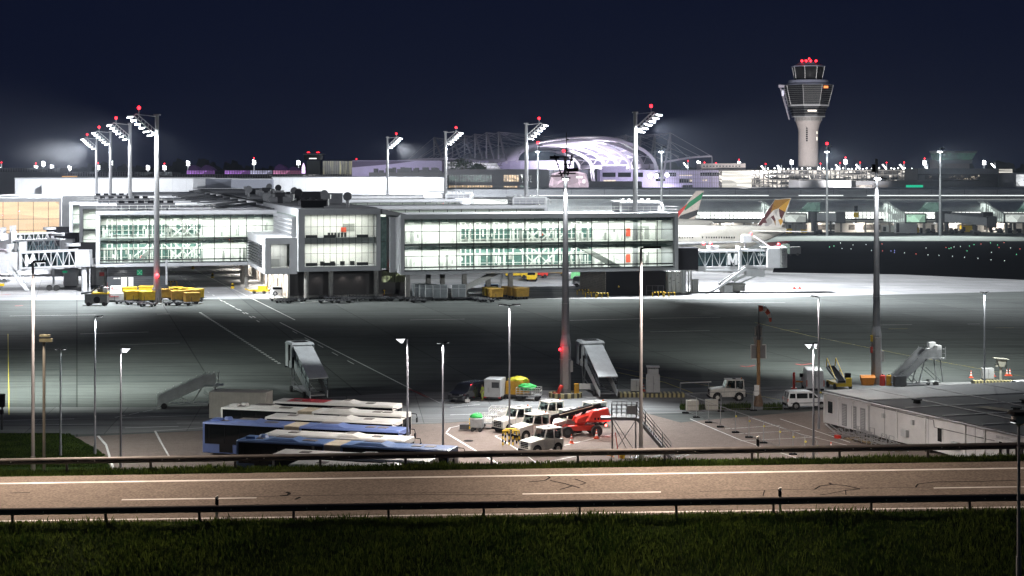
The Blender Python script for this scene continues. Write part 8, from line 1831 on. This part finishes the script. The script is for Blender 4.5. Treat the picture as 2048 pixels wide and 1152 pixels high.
q=G(1582,511);t=thing('service_truck','small white and green catering truck on the dark lane right of the bridge','truck',q,R(5));b=MB();b.box(-2.6,-.6,-1,1,.5,3.2);b.build('load_box',mat('truck_mint',(.35,.45,.38),.5,var=.2),t,bevel=.05);b=MB();b.box(-.5,2.6,-1,1,.5,2.4);b.build('cab',dark_steel,t,bevel=.1)
for x in(-1.6,1.6):b=MB();b.wheel((x,-.95,.42),.42,.3,12);b.build('wheel',rubber,t)
q=G(1570,511);t=thing('dolly_train','low train of dark dollies left of the small catering truck','dolly train',(q.x-2.5,q.y,0));b=MB()
for k in range(3):b.box(-4+k*3,-1.6+k*3,-.7,.7,.4,.7)
b.beam((-4,0,.5),(4,0,.5),.1);b.build('deck',dark_steel,t);b=MB()
for k in range(6):b.wheel((-3.6+k*1.5,-.6,.25),.25,.2,8)
b.build('wheel_set',rubber,t)
q=G(1594,578);t=thing('marker_chock','pair of red wheel chocks on the bright stand right of the bridge drive','wheel chocks',q);b=MB();b.xz([(-.9,0),(-.2,0),(-.55,.5)],-.3,.3);b.xz([(.2,0),(.9,0),(.55,.5)],-.3,.3);b.build('chock',red,t);b=MB();b.beam((-.3,0,.1),(.3,0,.1),.06);b.build('rope',red,t)
tl={}
rr=random.Random(14);cols=[('green',(.15,1,.45)),('white',(.85,1,.95)),('blue',(.3,.35,1)),('red',(1,.15,.12))]
tp=[(1659,496,0),(1668,494,0),(1681,488,1),(1684,499,1),(1702,500,1),(1706,492,1),(1732,491,1),(1743,503,1),(1764,490,3),(1765,504,3),(1782,504,2),(1789,503,2),(1789,507,2),(1809,508,1),(1832,510,3),(1852,498,1),(1856,512,1),(1878,513,1),(1892,497,3),(1898,499,0),(1902,498,0),(1908,496,1),(1921,495,1),(1929,517,1),(1934,504,0),(1939,494,0),(1948,491,0),(1962,490,3),(1981,488,0),(1995,492,0),(2008,487,3),(2021,498,1),(1956,519,1),(1983,507,1),(2033,511,0),(1905,515,1),(1982,522,1),(2009,524,1),(1998,497,3),(2040,500,3)]
for px,py,c in tp:
 nm,cc=cols[c];q=G(px,py);lb=f'tiny {nm} taxiway light glowing on the dark strip at the right'
 if c not in tl:
  o=thing('taxiway_light',lb,'taxiway light',q,0,f'{nm} taxiway lights');b=MB();b.cyl((0,0,.0),(0,0,.25),.14,n=8);b.build('base',dark_steel,o);b=MB();b.sphere((0,0,.34),.09,8,5);b.build('lens',lamp('taxi_'+nm,cc,2.2),o);tl[c]=o
 else:dup(tl[c],q,None,lb)
# faint moonlight and the apron masts standing outside the frame
sl=bpy.data.lights.new('moon','SUN');sl.energy=.02;sl.angle=R(.5);sl.color=(.8,.88,1);so=bpy.data.objects.new('moon',sl);COL.objects.link(so);so.rotation_euler=(R(50),0,R(200))
q=G(-70,800);light('apron_flood','SPOT',(q.x,q.y,26),150000,(.92,1,.93),G(130,768),.6,98,1)
light('apron_flood','SPOT',(q.x,q.y,26),60000,(.94,.97,1),P(-40,30,8),.6,36,.9)
pa=G(1131,791)
for tgt,pw in((P(24,0,6),130000),(P(-25,15,8),90000)):light('mast_flood','SPOT',(pa.x,pa.y+.9,23.5),pw,(.93,.97,1),tgt,.5,28,.9)
light('mast_flood','SPOT',(pa.x+.5,pa.y-1.3,22.5),95000,(.95,.98,1),(pa.x-2,pa.y-18,0),.5,82,.9)
pb=G(1753,768);light('mast_flood','SPOT',(pb.x,pb.y-1.2,22.5),26000,(.93,.98,1),(pb.x+2,pb.y-14,0),.5,76,.9)
light('mast_flood','SPOT',(pb.x+.8,pb.y+.8,23),90000,(.93,1,.94),(pb.x+5,pb.y+30,0),.5,110,.8)
light('mast_flood','SPOT',(pb.x,pb.y+.9,23.5),90000,(.93,.98,1),G(1650,575),.5,32,.9)
st=G(605,790);light('mast_flood','SPOT',(pa.x-.9,pa.y-.4,23),42000,(.95,.98,1),(st.x,st.y+3,4.5),.4,18,.6)
light('mast_flood','SPOT',(26,322,33),420000,(1,.98,.93),V(1440,470,400),.6,36,.8)
for px,D_ in((1480,650),(1745,655)):light('tower_fill','SPOT',((px-CX)*D_/F,D_,18),700000,(1,.95,.93),((1616-CX)*KD/F,KD,46),.6,44,.8)  # added fill spots without fixtures, brightening the tower shaft
# night air
b=MB();b.box(-1400,1400,-8,2100,-14,112)
hz=bpy.data.materials.new('air');hz.use_nodes=True;N=hz.node_tree.nodes;N.remove(N['Principled BSDF']);pv=N.new('ShaderNodeVolumePrincipled');pv.inputs['Color'].default_value=(.74,.82,1,1);pv.inputs['Density'].default_value=.00007;pv.inputs['Anisotropy'].default_value=.35
hz.node_tree.links.new(pv.outputs[0],N['Material Output'].inputs['Volume']);tag(b.build('haze',hz),kind='stuff')
for c_,s_,dn,sd in((V(112,308,572),(19,10,7),.0022,3),(V(815,296,590),(11,7,6),.0014,5)):
 b=MB();b.sphere(c_,1,20,12,s_);m_=bpy.data.materials.new('vapour');m_.use_nodes=True;N=m_.node_tree.nodes;L=m_.node_tree.links;N.remove(N['Principled BSDF']);pv=N.new('ShaderNodeVolumePrincipled');pv.inputs['Color'].default_value=(.9,.93,1,1)
 g=N.new('ShaderNodeNewGeometry');no=N.new('ShaderNodeTexNoise');no.inputs['Scale'].default_value=.16;no.inputs['Detail'].default_value=4;L.new(g.outputs['Position'],no.inputs['Vector'])
 vm=N.new('ShaderNodeVectorMath');vm.operation='SUBTRACT';vm.inputs[1].default_value=c_;L.new(g.outputs['Position'],vm.inputs[0]);vd=N.new('ShaderNodeVectorMath');vd.operation='DIVIDE';vd.inputs[1].default_value=s_;L.new(vm.outputs[0],vd.inputs[0]);vl_=N.new('ShaderNodeVectorMath');vl_.operation='LENGTH';L.new(vd.outputs[0],vl_.inputs[0])
 fo=N.new('ShaderNodeMapRange');fo.inputs['From Min'].default_value=1;fo.inputs['From Max'].default_value=.1;fo.inputs['To Max'].default_value=dn*2;L.new(vl_.outputs['Value'],fo.inputs['Value'])
 mu=N.new('ShaderNodeMath');mu.operation='MULTIPLY';L.new(fo.outputs[0],mu.inputs[0]);L.new(no.outputs['Fac'],mu.inputs[1]);L.new(mu.outputs[0],pv.inputs['Density']);L.new(pv.outputs[0],N['Material Output'].inputs['Volume'])
 tag(b.build('haze',m_),kind='stuff')
bpy.context.view_layer.update();same={}
for o in bpy.data.objects:
 if o.get('label')and o.get('category')and 'outside the view' not in o['label']:same.setdefault(o['label'],[]).append(o)
ORD='second third fourth fifth sixth seventh eighth ninth'.split()
for lb,l in same.items():
 if not 1<len(l)<=10:continue
 l.sort(key=lambda o:o.location.x/max(1,o.location.y))
 for i,o in enumerate(l):o['label']=lb+', '+('leftmost' if i==0 else 'rightmost' if i==len(l)-1 else ORD[i-1]+' from left');o['group']=o.get('group')or lb
